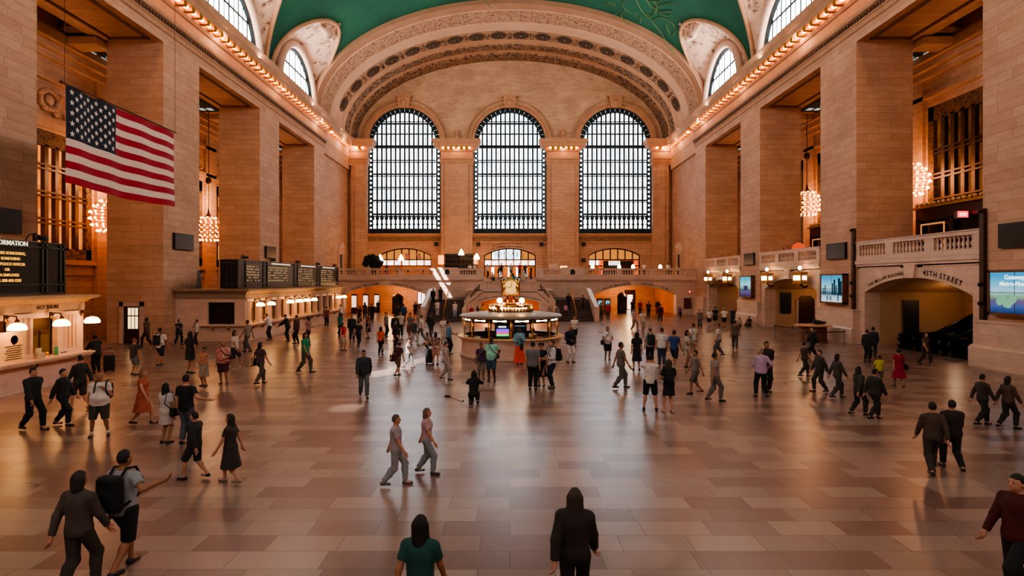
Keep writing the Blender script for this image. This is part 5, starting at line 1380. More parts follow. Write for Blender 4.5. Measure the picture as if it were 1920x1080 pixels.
for i, (px, py, D, c_, w_, h) in enumerate(((1293, 547, DB-.05, 'ff3020', .12, .12),)):
    x, y, z = pt(px, py, D); t = thing('warning_light', 'small round red light on the wall beside the passage arch', 'light', (x, y, z)); obj('lens', MB().ball((x, DB-.12, z), .1, 8, 6), glow('red_lens', 'ff3020', 6.), t, True); obj('mount', MB().box(x-.1,x+.1,DB-.1,DB-.02,z-.14,z+.14), M_BRONZE, t)
x, y, z = pt(1289, 569, DB); t = thing('wall_plaque', 'square maroon plaque on the wall under the red light', 'plaque', (x, y, z-.7)); obj('plate', MB().box(x-.46,x+.46,DB-.08,DB-.02,z-.6,z+.6), plain('maroon_plaque', '5c2420', .5), t); obj('rim', MB().box(x-.52,x+.52,DB-.06,DB-.015,z-.66,z-.6).box(x-.52,x+.52,DB-.06,DB-.015,z+.6,z+.66), M_BRONZE, t)
for i, (px, py) in enumerate(((636, 497), (1266, 493))):
    pass
# ================================================================== PEOPLE
def surface_nets(f, org, h):
    s = f < 0; nx, ny, nz = f.shape
    c = [s[dx:nx-1+dx, dy:ny-1+dy, dz:nz-1+dz] for dx in (0,1) for dy in (0,1) for dz in (0,1)]
    cnt = sum(a.astype(np.int8) for a in c); mask = (cnt > 0) & (cnt < 8)
    idx = np.full(mask.shape, -1, np.int32); n = int(mask.sum())
    if n == 0: return np.zeros((0,3)), np.zeros((0,4), int)
    idx[mask] = np.arange(n); I = np.argwhere(mask)
    acc = np.zeros((n,3)); k = np.zeros(n)
    offs = [(0,0,0),(1,0,0),(0,1,0),(0,0,1),(1,1,0),(1,0,1),(0,1,1),(1,1,1)]
    for a in offs:
        for ax in range(3):
            if a[ax]: continue
            b = list(a); b[ax] = 1
            fa = f[I[:,0]+a[0], I[:,1]+a[1], I[:,2]+a[2]]; fb = f[I[:,0]+b[0], I[:,1]+b[1], I[:,2]+b[2]]
            m = (fa < 0) != (fb < 0)
            t = np.where(m, fa/np.where(m, fa-fb, 1), 0)
            p = np.tile(np.array(a, float), (n,1)); p[:,ax] = t
            acc[m] += p[m]; k[m] += 1
    V = (I+acc/k[:,None])*h+org
    Q = []
    for ax in range(3):
        o1, o2 = [(1,2),(2,0),(0,1)][ax]
        sl0 = [slice(None)]*3; sl1 = [slice(None)]*3
        sl0[ax] = slice(0,-1); sl1[ax] = slice(1,None)
        e = s[tuple(sl0)] != s[tuple(sl1)]
        P = np.argwhere(e); P = P[(P[:,o1] > 0) & (P[:,o2] > 0) & (P[:,o1] < f.shape[o1]-1) & (P[:,o2] < f.shape[o2]-1)]
        if len(P) == 0: continue
        d1 = np.zeros(3, int); d1[o1] = 1; d2 = np.zeros(3, int); d2[o2] = 1
        g = lambda q: idx[q[:,0], q[:,1], q[:,2]]
        q = np.stack([g(P-d1-d2), g(P-d2), g(P), g(P-d1)], 1)
        fl_ = ~s[P[:,0], P[:,1], P[:,2]]
        q[fl_] = q[fl_][:, ::-1]; Q.append(q)
    return V, np.concatenate(Q) if Q else np.zeros((0,4), int)

class SDF:
    """a smooth union of round cones, ellipsoids and boxes, meshed on a grid"""
    def __init__(s): s.p = []
    def cone(s, a, b, ra, rb, k=.03, cut=None, fl_=(1,1)): s.p.append(('c', np.array(a, float), np.array(b, float), ra, rb, k, cut, fl_)); return s
    def ell(s, c, r, k=.03, R=None): s.p.append(('e', np.array(c, float), np.array(r, float), R, 0, k, None, None)); return s
    def box(s, c, r, rd, k=.01, R=None): s.p.append(('b', np.array(c, float), np.array(r, float), rd, R, k, None, None)); return s
    def eval(s, h, cuts=()):
        lo = np.full(3, 1e9); hi = -lo
        for p in s.p:
            if p[0] == 'c':
                r = max(p[3], p[4])*max(1, *p[7]); lo = np.minimum(lo, np.minimum(p[1], p[2])-r); hi = np.maximum(hi, np.maximum(p[1], p[2])+r)
            else:
                r = p[2].max() if p[3] is not None and p[0] == 'e' or p[4] is not None and p[0] == 'b' else p[2]
                lo = np.minimum(lo, p[1]-r); hi = np.maximum(hi, p[1]+r)
        lo = lo-2.5*h; n = np.ceil((hi+2.5*h-lo)/h).astype(int)+1
        X, Y, Z = np.meshgrid(*[lo[i]+h*np.arange(n[i]) for i in range(3)], indexing='ij')
        f = None
        for p in s.p:
            if p[0] == 'c':
                a, b = p[1], p[2]; ba = b-a; L2 = max(ba@ba, 1e-9); sx, sy = p[7]
                px, py, pz = X-a[0], Y-a[1], Z-a[2]
                t = np.clip((px*ba[0]+py*ba[1]+pz*ba[2])/L2, 0, 1)
                d = np.sqrt(((px-t*ba[0])/sx)**2+((py-t*ba[1])/sy)**2+(pz-t*ba[2])**2)-(p[3]+(p[4]-p[3])*t)
                if p[6]: 
                    l = math.sqrt(L2)
                    if 'b' in p[6]: d = np.maximum(d, ((X-b[0])*ba[0]+(Y-b[1])*ba[1]+(Z-b[2])*ba[2])/l)
                    if 'a' in p[6]: d = np.maximum(d, -(px*ba[0]+py*ba[1]+pz*ba[2])/l)
            else:
                q = [X-p[1][0], Y-p[1][1], Z-p[1][2]]
                R = p[3] if p[0] == 'e' else p[4]
                if R is not None: q = [R[0][i]*q[0]+R[1][i]*q[1]+R[2][i]*q[2] for i in range(3)]
                if p[0] == 'e':
                    r = p[2]; k0 = np.sqrt((q[0]/r[0])**2+(q[1]/r[1])**2+(q[2]/r[2])**2); k1 = np.sqrt((q[0]/r[0]**2)**2+(q[1]/r[1]**2)**2+(q[2]/r[2]**2)**2)
                    d = k0*(k0-1)/np.maximum(k1, 1e-6)
                else:
                    r = p[2]-p[3]; e = [np.abs(q[i])-r[i] for i in range(3)]
                    d = np.sqrt(sum(np.maximum(v, 0)**2 for v in e))+np.minimum(np.maximum(e[0], np.maximum(e[1], e[2])), 0)-p[3]
            k = p[5]
            if f is None: f = d
            else:
                hh = np.clip(.5+.5*(d-f)/k, 0, 1); f = d*(1-hh)+f*hh-k*hh*(1-hh)
        for c in cuts: f = np.maximum(f, c(X, Y, Z))
        return surface_nets(f, lo, h)

def np_mesh(name, V, Fq, mat, extra=None):
    V = list(map(tuple, V)); Fq = [tuple(map(int, q)) for q in Fq if min(q) >= 0]
    if extra:
        b = len(V); V += extra.v; Fq += [tuple(b+i for i in f) for f in extra.f]
    me = bpy.data.meshes.new(name); me.from_pydata(V, [], Fq); me.materials.append(mat)
    me.polygons.foreach_set('use_smooth', [True]*len(me.polygons)); me.update(); return me

def cloth(c, pat=None):
    nm = 'cloth_%s_%s' % (c, pat)
    if nm in MATS: return MATS[nm]
    m = plain(nm, c, .85, var=.14, scale=9.)
    if pat:
        nt = m.node_tree; b = nt.nodes['Principled BSDF']; L = nt.links.new; tc = N(nt, 'ShaderNodeTexCoord')
        old = b.inputs['Base Color'].links[0].from_socket
        if pat == 'stripe': tx = N(nt, 'ShaderNodeTexWave', Scale=7.5, Distortion=0.); tx.bands_direction = 'Z'
        elif pat == 'plaid': tx = N(nt, 'ShaderNodeTexChecker', Scale=14.)
        else: tx = N(nt, 'ShaderNodeTexVoronoi', Scale=16.)
        L(tc.outputs['Object'], tx.inputs['Vector'])
        mx = N(nt, 'ShaderNodeMix', data_type='RGBA'); mx.inputs[7].default_value = (*lin('cfc0b4'), 1)
        mr = N(nt, 'ShaderNodeMapRange'); mr.inputs[1].default_value = .55; mr.inputs[2].default_value = .65; mr.inputs[4].default_value = .6
        L(tx.outputs['Distance' if pat == 'flower' else 'Fac'], mr.inputs[0]); L(mr.outputs[0], mx.inputs[0]); L(old, mx.inputs[6]); L(mx.outputs[2], b.inputs['Base Color'])
    return m
SKIN = {'l': 'b98468', 'm': '9a6a4c', 'd': '4d3022', 't': 'a8745a'}
def skin(k): return plain('skin_'+k, SKIN[k], .6, var=.06)

def ik(a, b, l1, l2, hint):
    a, b = np.array(a, float), np.array(b, float); d = b-a; L_ = np.linalg.norm(d); L2 = min(L_, (l1+l2)*.995)
    d = d/max(L_, 1e-6); b = a+d*L2
    x = (l1*l1-l2*l2+L2*L2)/(2*L2); y = math.sqrt(max(0, l1*l1-x*x))
    h = np.array(hint, float); h = h-d*(h@d); nn = np.linalg.norm(h); h = h/nn if nn > 1e-6 else np.array([0,0,1.])
    return a+d*x+h*y, b

ARMS = {'down': (.25,-.02,.80), 'phone': (.06,-.30,1.22), 'cross': (-.13,-.24,1.19), 'hip': (.24,-.04,1.0), 'reach': (.18,-.52,1.12), 'photo': (.07,-.26,1.50), 'fore': (.25,-.24,.88), 'aft': (.25,.20,.86),
        'strap': (.13,-.16,1.30), 'behind': (.08,.17,.95), 'hold': (.16,-.30,1.08), 'wide': (.55,-.05,1.12), 'carry': (.27,.0,.82), 'chin': (.04,-.16,1.42), 'out': (.62,.02,1.34), 'pt': (.25,-.55,1.30)}
def person(label, x, y, H=1.75, face=0, legs='stand', arms='down,down', top='c9c0b8', tk='tee', low='20242a', lk='trousers', hair='1c1512', hk='short', sk='l', shoe='17171a', z=0., fat=1., lean=0., turn=0., fem=False, pat=None, lpat=None, hat=None, sock=None, fine=None, group=None):
    """x,y on the floor. face 0 = toward the viewer, +90 = facing right. H body height"""
    D = y; h = .016 if (fine or D < 20) else (.019 if D < 32 else (.024 if D < 45 else .032))
    o_a = arms.split(',')
    wsh = .185*(.9 if fem else 1); whp = .095*(1.05 if fem else 1.)
    # pelvis and feet for the pose
    pz = .93; py = 0.; feet = {1: (.1,0,.0), -1: (-.1,0,.0)}; hint = (0,-1,0); th = lean
    if legs == 'apart': feet = {1: (.19,.0,0), -1: (-.19,-.02,0)}
    elif legs == 'walk': feet = {1: (.09,-.25,0), -1: (-.09,.26,.04)}; pz = .905
    elif legs == 'walk2': feet = {-1: (-.09,-.21,0), 1: (.09,.22,.03)}; pz = .91
    elif legs == 'shift': feet = {1: (.14,-.05,0), -1: (-.1,.04,0)}; pz = .925
    elif legs == 'kneel': feet = {1: (.1,.12,.04), -1: (-.12,-.02,0)}; pz = .36; py = .14; hint = (0,-1,.3); th = lean+12
    elif legs == 'crouch': feet = {1: (.12,-.06,0), -1: (-.12,-.02,0)}; pz = .34; py = .16; hint = (0,-1,.4); th = lean+22
    elif legs == 'sit': feet = {1: (.12,-.48,0), -1: (-.12,-.44,0)}; pz = .45; hint = (0,-1,.6)
    elif legs == 'floor': feet = {1: (.12,-.55,.0), -1: (-.14,-.5,.0)}; pz = .14; hint = (0,-.4,1)
    a = math.radians(th); ca, sa = math.cos(a), math.sin(a)
    def T(p):                                    # standing torso coordinates -> posed
        q = np.array(p, float); dz = q[2]-.93; return np.array([q[0], py+q[1]*ca-dz*sa, pz+dz*ca+q[1]*sa])
    tr = math.radians(turn); ct, st = math.cos(tr), math.sin(tr)
    hc = T((0,-.015,1.625))
    def Hd(p): return hc+np.array([p[0]*ct-p[1]*st, p[0]*st+p[1]*ct, p[2]])
    RH = np.array([[ct,st,0],[-st,ct,0],[0,0,1]])
    sh = {s: T((s*wsh,0,1.385)) for s in (1,-1)}; hipj = {s: T((s*whp,0,.90)) for s in (1,-1)}
    kn, an, el, wr = {}, {}, {}, {}
    for s in (1,-1):
        f_ = feet[s]; an[s] = np.array([f_[0], f_[1]+.03, f_[2]+.085]); kn[s], an[s] = ik(hipj[s], an[s], .43, .42, hint)
        if legs == 'kneel' and s == 1: kn[s] = np.array([.12,-.24,.07]); an[s] = np.array([.12,.16,.07])
    for i, s in enumerate((-1, 1)):              # first arm word = the person's right (image left when facing the viewer)
        t = ARMS[o_a[i]]; el[s], wr[s] = ik(sh[s], T((s*t[0], t[1], t[2])), .285, .255, (s*.5, .5, -.6) if o_a[i] not in ('photo','chin') else (s*.8, -.1, -.8))
    g = fat
    B = SDF()
    B.ell(T((0,0,.95)), (.155*g, .115*g, .12)); B.cone(T((0,-.005,1.0)), T((0,0,1.30)), .125*g, .135*(g if g < 1.1 else 1+(g-1)*.6), .05, None, (1.08,.82)); B.ell(T((0,0,1.3)), (.165, .11, .13), .05)
    if g > 1.1: B.ell(T((0,-.06,1.06)), (.15*g,.13*g,.15), .05)
    if fem:
        for s in (1,-1): B.ell(T((s*.07,-.085,1.28)), (.06,.05,.06), .03)
    for s in (1,-1): B.cone(T((s*.035,.012,1.455)), sh[s], .05, .056, .05)
    B.cone(T((0,.005,1.42)), hc+np.array([0,.015,-.06]), .056, .05, .03)
    B.ell(hc, (.076,.095,.115), .03, RH); B.ell(Hd((0,-.045,-.06)), (.052,.05,.055), .03, RH); B.ell(Hd((0,-.1,-.01)), (.016,.022,.026), .012, RH)
    for s in (1,-1): B.ell(Hd((s*.078,.005,-.005)), (.014,.024,.034), .008, RH)
    for s in (1,-1):
        B.cone(sh[s], el[s], .05, .04, .03); B.cone(el[s], wr[s], .041, .028, .02)
        fd = wr[s]-el[s]; fd = fd/np.linalg.norm(fd); B.cone(wr[s], wr[s]+fd*.075, .03, .034, .02)
        B.cone(hipj[s], kn[s], .085*g, .056, .03); B.cone(kn[s]+np.array([0,.008,0]), an[s], .056, .037, .03)
        m_ = kn[s]*.7+an[s]*.3; B.ell(m_+np.array([0,.02,0]), (.05,.055,.1), .03)
        fp = an[s]+np.array([0,-.13,-.045]); B.cone(an[s]+np.array([0,.0,-.04]), fp, .038, .028, .03)
    V, Q = B.eval(h)
    ex = MB()
    for s in (1,-1):                             # five bent fingers on each palm
        fd = wr[s]-el[s]; fd /= np.linalg.norm(fd); sd = np.array([0,-1.,0])-fd*(-fd[1]); 
        if np.linalg.norm(sd) < .2: sd = np.array([s*1.,0,0])-fd*(s*fd[0])
        sd /= np.linalg.norm(sd); nr = np.cross(fd, sd)*(-s); p0 = wr[s]+fd*.085
        for j, l_ in enumerate((.072,.08,.075,.06)):
            b0 = p0+sd*(.027-.018*j); b1 = b0+fd*l_*.5+nr*.006; b2 = b1+fd*l_*.35+nr*.025; b3 = b2+fd*l_*.15+nr*.025
            ex.tube([tuple(b0-fd*.02), tuple(b1), tuple(b2), tuple(b3)], [.0095,.009,.008,.006], 5)
        b0 = wr[s]+fd*.03+sd*.02; b1 = b0+sd*.03+fd*.025+nr*.012; b2 = b1+fd*.035+nr*.012
        ex.tube([tuple(b0), tuple(b1), tuple(b2)], [.013,.011,.008], 5)
    sc_ = H/1.75
    root = link('person', np_mesh('person', V, Q, skin(sk), ex))
    tag(root, label, 'person', group)
    root.location = (x, y, z); root.rotation_euler = (0, 0, math.radians(face)); root.scale = (sc_,)*3
    def part(nm, S, mat, cuts=()):
        V, Q = S.eval(h, cuts)
        if len(V) and len(Q): return link(nm, np_mesh(nm, V, Q, mat), root)
    up = np.array([0,-sa,ca]); 
    def zc(zt):                                  # cut above / below a level measured up the torso
        o = T((0,0,zt)); return lambda X,Y,Z: (X-o[0])*up[0]+(Y-o[1])*up[1]+(Z-o[2])*up[2]
    def below(zt): c = zc(zt); return lambda X,Y,Z: -c(X,Y,Z)
    mt = cloth(top, pat)
    # --- upper garment
    S = SDF(); e = .02 if tk != 'jacket' else .032
    hem = .84 if lk != 'skirt' else .98
    if tk == 'dress': hem = .95
    if tk == 'jacket': hem = .80
    S.cone(T((0,-.004,.9)), T((0,0,1.32)), (.145*g+e) if not fem else (.125*g+e), .142*(g if g < 1.1 else 1+(g-1)*.6)+e, .05, None, (1.1,.86)); S.ell(T((0,0,1.3)), (.165+e,.115+e,.135+e*.5), .04); S.ell(T((0,.0,.93)), (.165*g+e,.125*g+e,.12), .05)
    if g > 1.1: S.ell(T((0,-.06,1.06)), (.15*g+e,.13*g+e,.15+e), .05)
    if fem:
        for s in (1,-1): S.ell(T((s*.07,-.085,1.28)), (.06+e,.05+e,.06+e), .04)
    slv = {'tee': .62, 'dress': .25, 'tank': .05, 'shirt': 2., 'jacket': 2., 'rolled': 1.45}[tk]
    for s in (1,-1):
        S.cone(T((s*.04,.008,1.44)), sh[s], .046+e*.7, .052+e, .05)
        if slv <= 1: S.cone(sh[s], sh[s]+(el[s]-sh[s])*slv, .05+e, (.05 if slv > .3 else .045)+e, .03, 'b')
        else:
            S.cone(sh[s], el[s], .052+e, .042+e, .03); S.cone(el[s], el[s]+(wr[s]-el[s])*min(1., slv-1.02), .042+e, .032+e*.8, .02, 'b')
    if tk in ('shirt','jacket','rolled'): S.cone(T((0,.01,1.42)), T((0,.005,1.5)), .064, .06, .02, 'b')
    nm = {'tee':'shirt','dress':'dress_top','tank':'vest_top','shirt':'shirt','rolled':'shirt','jacket':'jacket'}[tk]
    part(nm, S, mt, [below(hem), zc(1.50 if tk in ('shirt','jacket','rolled') else 1.475)])
    # --- lower garment
    ml = cloth(low, lpat); S = SDF()
    if lk in ('trousers','shorts','leggings'):
        e2 = .02 if lk == 'trousers' else (.03 if lk == 'shorts' else .013)
        S.ell(T((0,0,.95)), (.155*g+e2,.118*g+e2,.125+e2*.5))
        for s in (1,-1):
            S.cone(hipj[s], kn[s], .088*g+e2, .056+e2*1.2, .03, 'b' if lk == 'shorts' else None)
            if lk != 'shorts':
                cutp = kn[s]+(an[s]-kn[s])*(.94 if lk == 'trousers' else .75); S.ell(kn[s]*.7+an[s]*.3+np.array([0,.02,0]), (.052+e2,.058+e2,.11+e2), .03); S.ell(kn[s], (.06+e2,.064+e2,.07+e2), .03)
                S.cone(kn[s], cutp, .056+e2*1.1, (.05 if lk == 'trousers' else .045)+e2, .03, 'b')
        part({'trousers':'trousers','shorts':'shorts','leggings':'leggings'}[lk], S, ml, [zc(1.03)])
    else:
        ln = {'skirt': .42, 'mini': .56, 'long': .09, 'midi': .40}[lk]; mid = (an[1]+an[-1])/2
        bot = np.array([T((0,0,.9))[0], (T((0,0,.9))[1]*.5+mid[1]*.5), ln]) if legs not in ('kneel','crouch') else T((0,-.05,.62))
        sp_ = abs(feet[1][1]-feet[-1][1])*.16
        S.cone(T((0,0,1.02)), bot, .125*g+.025, (.2 if lk in ('skirt','midi') else .175 if lk == 'mini' else .27)*(.9+.1*g)+sp_, .03, 'b', (1.08,.9)); S.ell(T((0,.01,.93)), (.17*g+.02,.135*g+.02,.12), .05)
        part('skirt', S, ml, [zc(1.04)])
    # --- hair, hat
    if hk != 'bald':
        S = SDF(); S.ell(hc+np.array([0,.012,.018]), (.086,.102,.116), .02, RH)
        cuts = []
        fv = RH.T@np.array([0,-1.,0]) if False else np.array([math.sin(tr), -math.cos(tr), 0])
        def facecut(X,Y,Z):
            f_ = (X-hc[0])*fv[0]+(Y-hc[1])*fv[1]; zz = Z-hc[2]
            return np.minimum(f_-(.012 if hk == 'short' else .03), np.minimum(.055-zz+ (0 if hk == 'short' else -.0), 1e3)) if True else 0
        def hc_cut(X,Y,Z):
            f_ = (X-hc[0])*fv[0]+(Y-hc[1])*fv[1]; zz = Z-hc[2]
            face_zone = np.minimum(f_-.02, .06-zz)               # >0 in front of the ears and beneath the brow line
            neck = -.055-zz if hk == 'short' else -1.+0*zz
            return np.maximum(face_zone, neck)
        if hk == 'long':
            S.cone(Hd((0,.05,.0)), Hd((0,.085,-.34)), .092, .075, .04, None, (1.05,.75))
            for s in (1,-1): S.cone(Hd((s*.07,.02,.0)), Hd((s*.085,.0,-.24)), .035, .035, .03)
        elif hk == 'curly':
            rs = random.Random(int(x*100)); 
            for _ in range(16):
                a_, b_ = rs.uniform(0, 2*PI), rs.uniform(-.2, 1); r_ = math.sqrt(1-b_*b_) if abs(b_) < 1 else 0
                S.ell(hc+np.array([.095*r_*math.cos(a_), .02+.1*r_*math.sin(a_), .03+.11*b_]), (.045,.045,.045), .02)
        elif hk == 'bun': S.ell(Hd((0,.09,.07)), (.05,.05,.05), .02)
        elif hk == 'bob': S.cone(Hd((0,.04,.0)), Hd((0,.05,-.12)), .09, .085, .03, None, (1.05,.85))
        part('hair', S, plain('hair_'+hair, hair, .7, var=.2), [hc_cut])
    if hat:
        S = SDF(); S.ell(hc+np.array([0,.01,.045]), (.098,.112,.1), .02); S.ell(hc+np.array([0,0,.05]) if hk == 'brim' else Hd((0,-.11,.045)), (.17,.18,.014) if hk == 'brim' else (.07,.08,.014), .015)
        part('hat', S, cloth(hat), [lambda X,Y,Z: hc[2]+.03-Z])
    # --- shoes, socks
    for s in (1,-1):
        S = SDF(); an_ = an[s]
        hl = an_+np.array([0,.035,-.048]); toe = an_+np.array([s*.02,-.155,-.055])
        S.cone(hl, toe, .043, .036, .02); S.ell(an_+np.array([0,.01,-.035]), (.046,.06,.05), .02); base = an_[2]-.085
        o = part('shoe', S, plain('shoe_'+shoe, shoe, .5), [lambda X,Y,Z, b=base: b-Z])
        if sock:
            S = SDF(); S.cone(an_+np.array([0,.0,-.03]), an_+(kn[s]-an_)*.2, .044, .047, .02, 'b'); part('sock', S, cloth(sock))
    # --- features on faces turned to the viewer
    fa = abs((face+turn+180) % 360-180)
    if fa < 100 and D < 48:
        for s in (1,-1):
            e = Hd((s*.03,-.083,.012)); link('eye', MB().ball(tuple(e), .0105, 6, 5).mesh('eye', plain('eye_dark', '1a120e', .3), True), root)
        m_ = Hd((0,-.091,-.055)); link('mouth', MB().ball(tuple(m_), .012, 8, 5, (1.9,.7,.5)).mesh('mouth', plain('lip', '8a4a40', .6), True), root)
    Rz = Matrix.Rotation(math.radians(face), 3, 'Z')
    root_info = lambda p: tuple(Vector((x,y,z))+Rz@(Vector(p)*sc_))
    return dict(root=root, W=root_info, T=T, wr=wr, el=el, sh=sh, hc=hc, sc=sc_, face=face, h=h, pos=(x,y,z))

def at_person(name, label, cat, P):
    o = bpy.data.objects.new(name, None)
    COL.objects.link(o); o.location = P['pos']; o.rotation_euler = (0,0,math.radians(P['face'])); o.scale = (P['sc'],)*3
    return tag(o, label, cat)
def sub(o, nm, S, mat, h=.02, cuts=()):
    V, Q = S.eval(h, cuts); return link(nm, np_mesh(nm, V, Q, mat), o)
def subm(o, nm, mb, mat, smooth=True): return link(nm, mb.mesh(nm, mat, smooth), o)
def backpack(P, label, c='15181b', side=0., big=1.):
    o = at_person('backpack', label, 'backpack', P); T = P['T']
    S = SDF().box(T((side,.235,1.2)), (.15*big,.085*big,.22*big), .07); S.box(T((side,.315,1.12)), (.11*big,.05,.12*big), .04, .03)
    sub(o, 'bag_body', S, cloth(c))
    for s in (1,-1):
        mb = MB().tube([tuple(T((s*.09+side*.6,.17,1.38))), tuple(T((s*.1+side*.6,.06,1.515))), tuple(T((s*.115+side*.4,-.09,1.49))), tuple(T((s*.13+side*.3,-.185,1.3))), tuple(T((s*.16+side*.3,-.1,1.1))), tuple(T((s*.15+side*.5,.15,1.02)))], .019, 5); subm(o, 'strap', mb, cloth(c))
def shoulderbag(P, label, c='15181b', s=1, cross=True, zz=.92, big=1.):
    o = at_person('shoulder_bag', label, 'bag', P); T = P['T']
    sub(o, 'bag_body', SDF().box(T((s*.285,-.03,zz)), (.07*big,.13*big,.12*big), .03), cloth(c))
    a = -s if cross else s
    mb = MB().tube([tuple(T((s*.26,-.12,zz+.08))), tuple(T((s*.12+a*.02,-.19,1.2))), tuple(T((a*.1,-.12,1.47))), tuple(T((a*.1,.05,1.5))), tuple(T((s*.1+a*.02,.175,1.2))), tuple(T((s*.26,.06,zz+.08)))], .014, 5); subm(o, 'strap', mb, cloth(c))
def handbag(P, label, c='c9b8a8', s=1, w_=.16, hh=.15):
    o = at_person('handbag', label, 'bag', P); p = P['wr'][s]
    sub(o, 'bag_body', SDF().box(p+np.array([s*.02,0,-.36]), (.06,w_,hh), .03), cloth(c))
    mb = MB().tube([tuple(p+np.array([s*.02,-w_*.6,-.22])), tuple(p+np.array([s*.02,-.02,-.105])), tuple(p+np.array([s*.02,.02,-.105])), tuple(p+np.array([s*.02,w_*.6,-.22]))], .011, 5); subm(o, 'handle', mb, cloth(c))
def phone(P, label, s=1, dz=.06):
    o = at_person('phone', label, 'phone', P); p = P['wr'][s]; d = p-P['el'][s]; d = d/np.linalg.norm(d); q = p+d*.14+np.array([0,-.01,dz])
    subm(o, 'case', MB().box(q[0]-.037,q[0]+.037,q[1]-.006,q[1]+.006,q[2]-.075,q[2]+.075), M_BLACK, False); subm(o, 'screen', MB().box(q[0]-.032,q[0]+.032,q[1]+.006,q[1]+.009,q[2]-.068,q[2]+.068), plain('phone_screen', '3a4650', .2), False)
def suitcase(x, y, face, label, c='17191b', H=.62):
    o = bpy.data.objects.new('suitcase', None); COL.objects.link(o); o.location = (x,y,0); o.rotation_euler = (0,0,math.radians(face)); tag(o, label, 'suitcase')
    sub(o, 'shell', SDF().box(np.array([0,0,.05+H/2]), (.22,.13,H/2), .05), cloth(c), .022)
    for s in (1,-1):
        subm(o, 'handle_pole', MB().tube([(s*.09,.08,H),(s*.09,.08,H+.36)], .011, 5), M_STEEL)
        for t in (.08,-.08): subm(o, 'wheel', MB().ball((s*.16,t,.035), .034, 8, 5), M_BLACK)
    subm(o, 'handle', MB().tube([(-.1,.08,H+.36),(.1,.08,H+.36)], .016, 5), M_BLACK)
# ================================================================== WHO STANDS WHERE
def PP(label, px, fy, hy=None, **k):
    x, y = floorpt(px, fy); H = 1.72
    if hy is not None: H = min(1.92, max(1.45, (fy-hy)*y/F))
    if 'H' in k: H = k.pop('H')
    return person(label, x, y, H, **k)
BLK = '16181c'; NAV = '1b2230'; GRY = '6b6a69'; WHT = 'd6c8bd'; KHK = 'a08468'; BRN = '4a352a'; JEAN = '2c3a52'; DKG = '34363a'
# ---- ticket counter side
p = PP('bald heavy man in white T-shirt and olive shorts with a backpack on one shoulder', 187, 818, 697, face=25, turn=15, legs='apart', arms='down,strap', top='d2c4b8', low='3a3226', lk='shorts', hk='bald', sk='m', fat=1.3, sock='cfc4ba', fine=True)
backpack(p, 'black backpack slung on the shoulder of the bald man in white', side=.12)
p = PP('woman with long black hair in a striped white top and white skirt seen from behind', 311, 831, 718, face=165, top='b9b2ac', pat='stripe', low='c0b2a8', lk='mini', hk='long', hair='121110', fem=True, sk='m', arms='down,hold', fine=True)
shoulderbag(p, 'black shoulder bag on the woman in the striped white top', s=-1, cross=False)
p = PP('man in a black T-shirt with an arm round the woman in the striped top', 349, 832, 702, face=175, arms='wide,down', top='17181a', low='4e545a', hk='short', fine=True)
p = PP('man in a red plaid shirt and maroon shorts facing the hall', 419, 720, 638, face=10, turn=10, legs='shift', top='b04a44', pat='plaid', low='4a1c22', lk='shorts', hk='bald', sk='m', fat=1.25, arms='down,hold')
shoulderbag(p, 'small dark camera bag hanging on the man in the plaid shirt', s=1, zz=1.08, big=.7)
p = PP('woman with folded arms in a tan top and grey striped skirt', 382, 724, 650, face=-15, turn=-10, legs='shift', arms='cross,cross', top='b07a5a', tk='tank', low='6a6660', lk='skirt', lpat='stripe', hk='bun', fem=True, sk='m', fat=1.12)
p = PP('man in dark work clothes talking with his hand out beside the counter end', 335, 646, 598, face=60, legs='walk', arms='reach,down', top='252c36', low='1a1e26', hk='short', sk='m')
p = PP('man in a white shirt and black trousers hand at chin by the counter', 369, 646, 599, face=-60, arms='chin,down', top='c8bab0', tk='shirt', low='15181c', sk='m')
p = PP('person in a white shirt leaning on the first window of the long counter', 506, 637, 583, face=-80, lean=18, arms='reach,reach', top='cfc6bc', tk='rolled', low='1d2026', hk='short', legs='shift')
p = PP('woman in a red vest and beige shorts with a black bag facing the kiosk', 643, 657, 605, face=70, legs='shift', arms='down,down', top='cc2630', tk='tank', low='b09a80', lk='shorts', hk='bob', hair='100f10', fem=True)
backpack(p, 'black backpack on the woman in the red vest', big=.8)
p = PP('traveller in black with a dark hat leaning on the tour counter', 181, 700, 628, face=-120, lean=10, arms='reach,reach', top='14171a', tk='jacket', low='121416', hat='17191c', sk='m')
x, y = floorpt(205, 697); suitcase(x, y, 20, 'black suitcase standing behind the traveller at the tour counter', H=.72)
p = PP('man in a dark T-shirt and grey shorts with his back turned near the lit door', 252, 703, 634, face=170, legs='shift', top='1f242c', low='5d6066', lk='shorts', hk='short', hair='6a3a28', sk='m', fat=1.15)
p = PP('man in a white T-shirt and dark shorts walking away with a black pack', 300, 686, 612, face=175, legs='walk', arms='fore,aft', top='cfc2b8', low='1c2026', lk='shorts', sk='m')
backpack(p, 'black backpack worn over the white T-shirt near the lit door')
p = PP('faint tall figure in brown beside the lit door', 275, 651, 594, face=-90, legs='walk', arms='fore,aft', top='5c4030', low='3a2a22', sk='d')
p = PP('woman in a coral dress walking past the bald man', 268, 795, 690, face=95, legs='walk', arms='fore,aft', top='a8563e', tk='dress', low='a8563e', lk='midi', hk='long', hair='7a5a3c', fem=True)
p = PP('dark figure in a long coat walking by the tour counter, the one nearer the edge', 62, 806, 688, face=80, legs='walk', arms='fore,aft', top='1f2222', tk='jacket', low='15181a')
p = PP('dark figure in a hooded jacket walking by the tour counter behind the bald man', 118, 798, 690, face=100, legs='walk2', arms='aft,fore', top='24231f', tk='jacket', low='191a1c', hk='short')
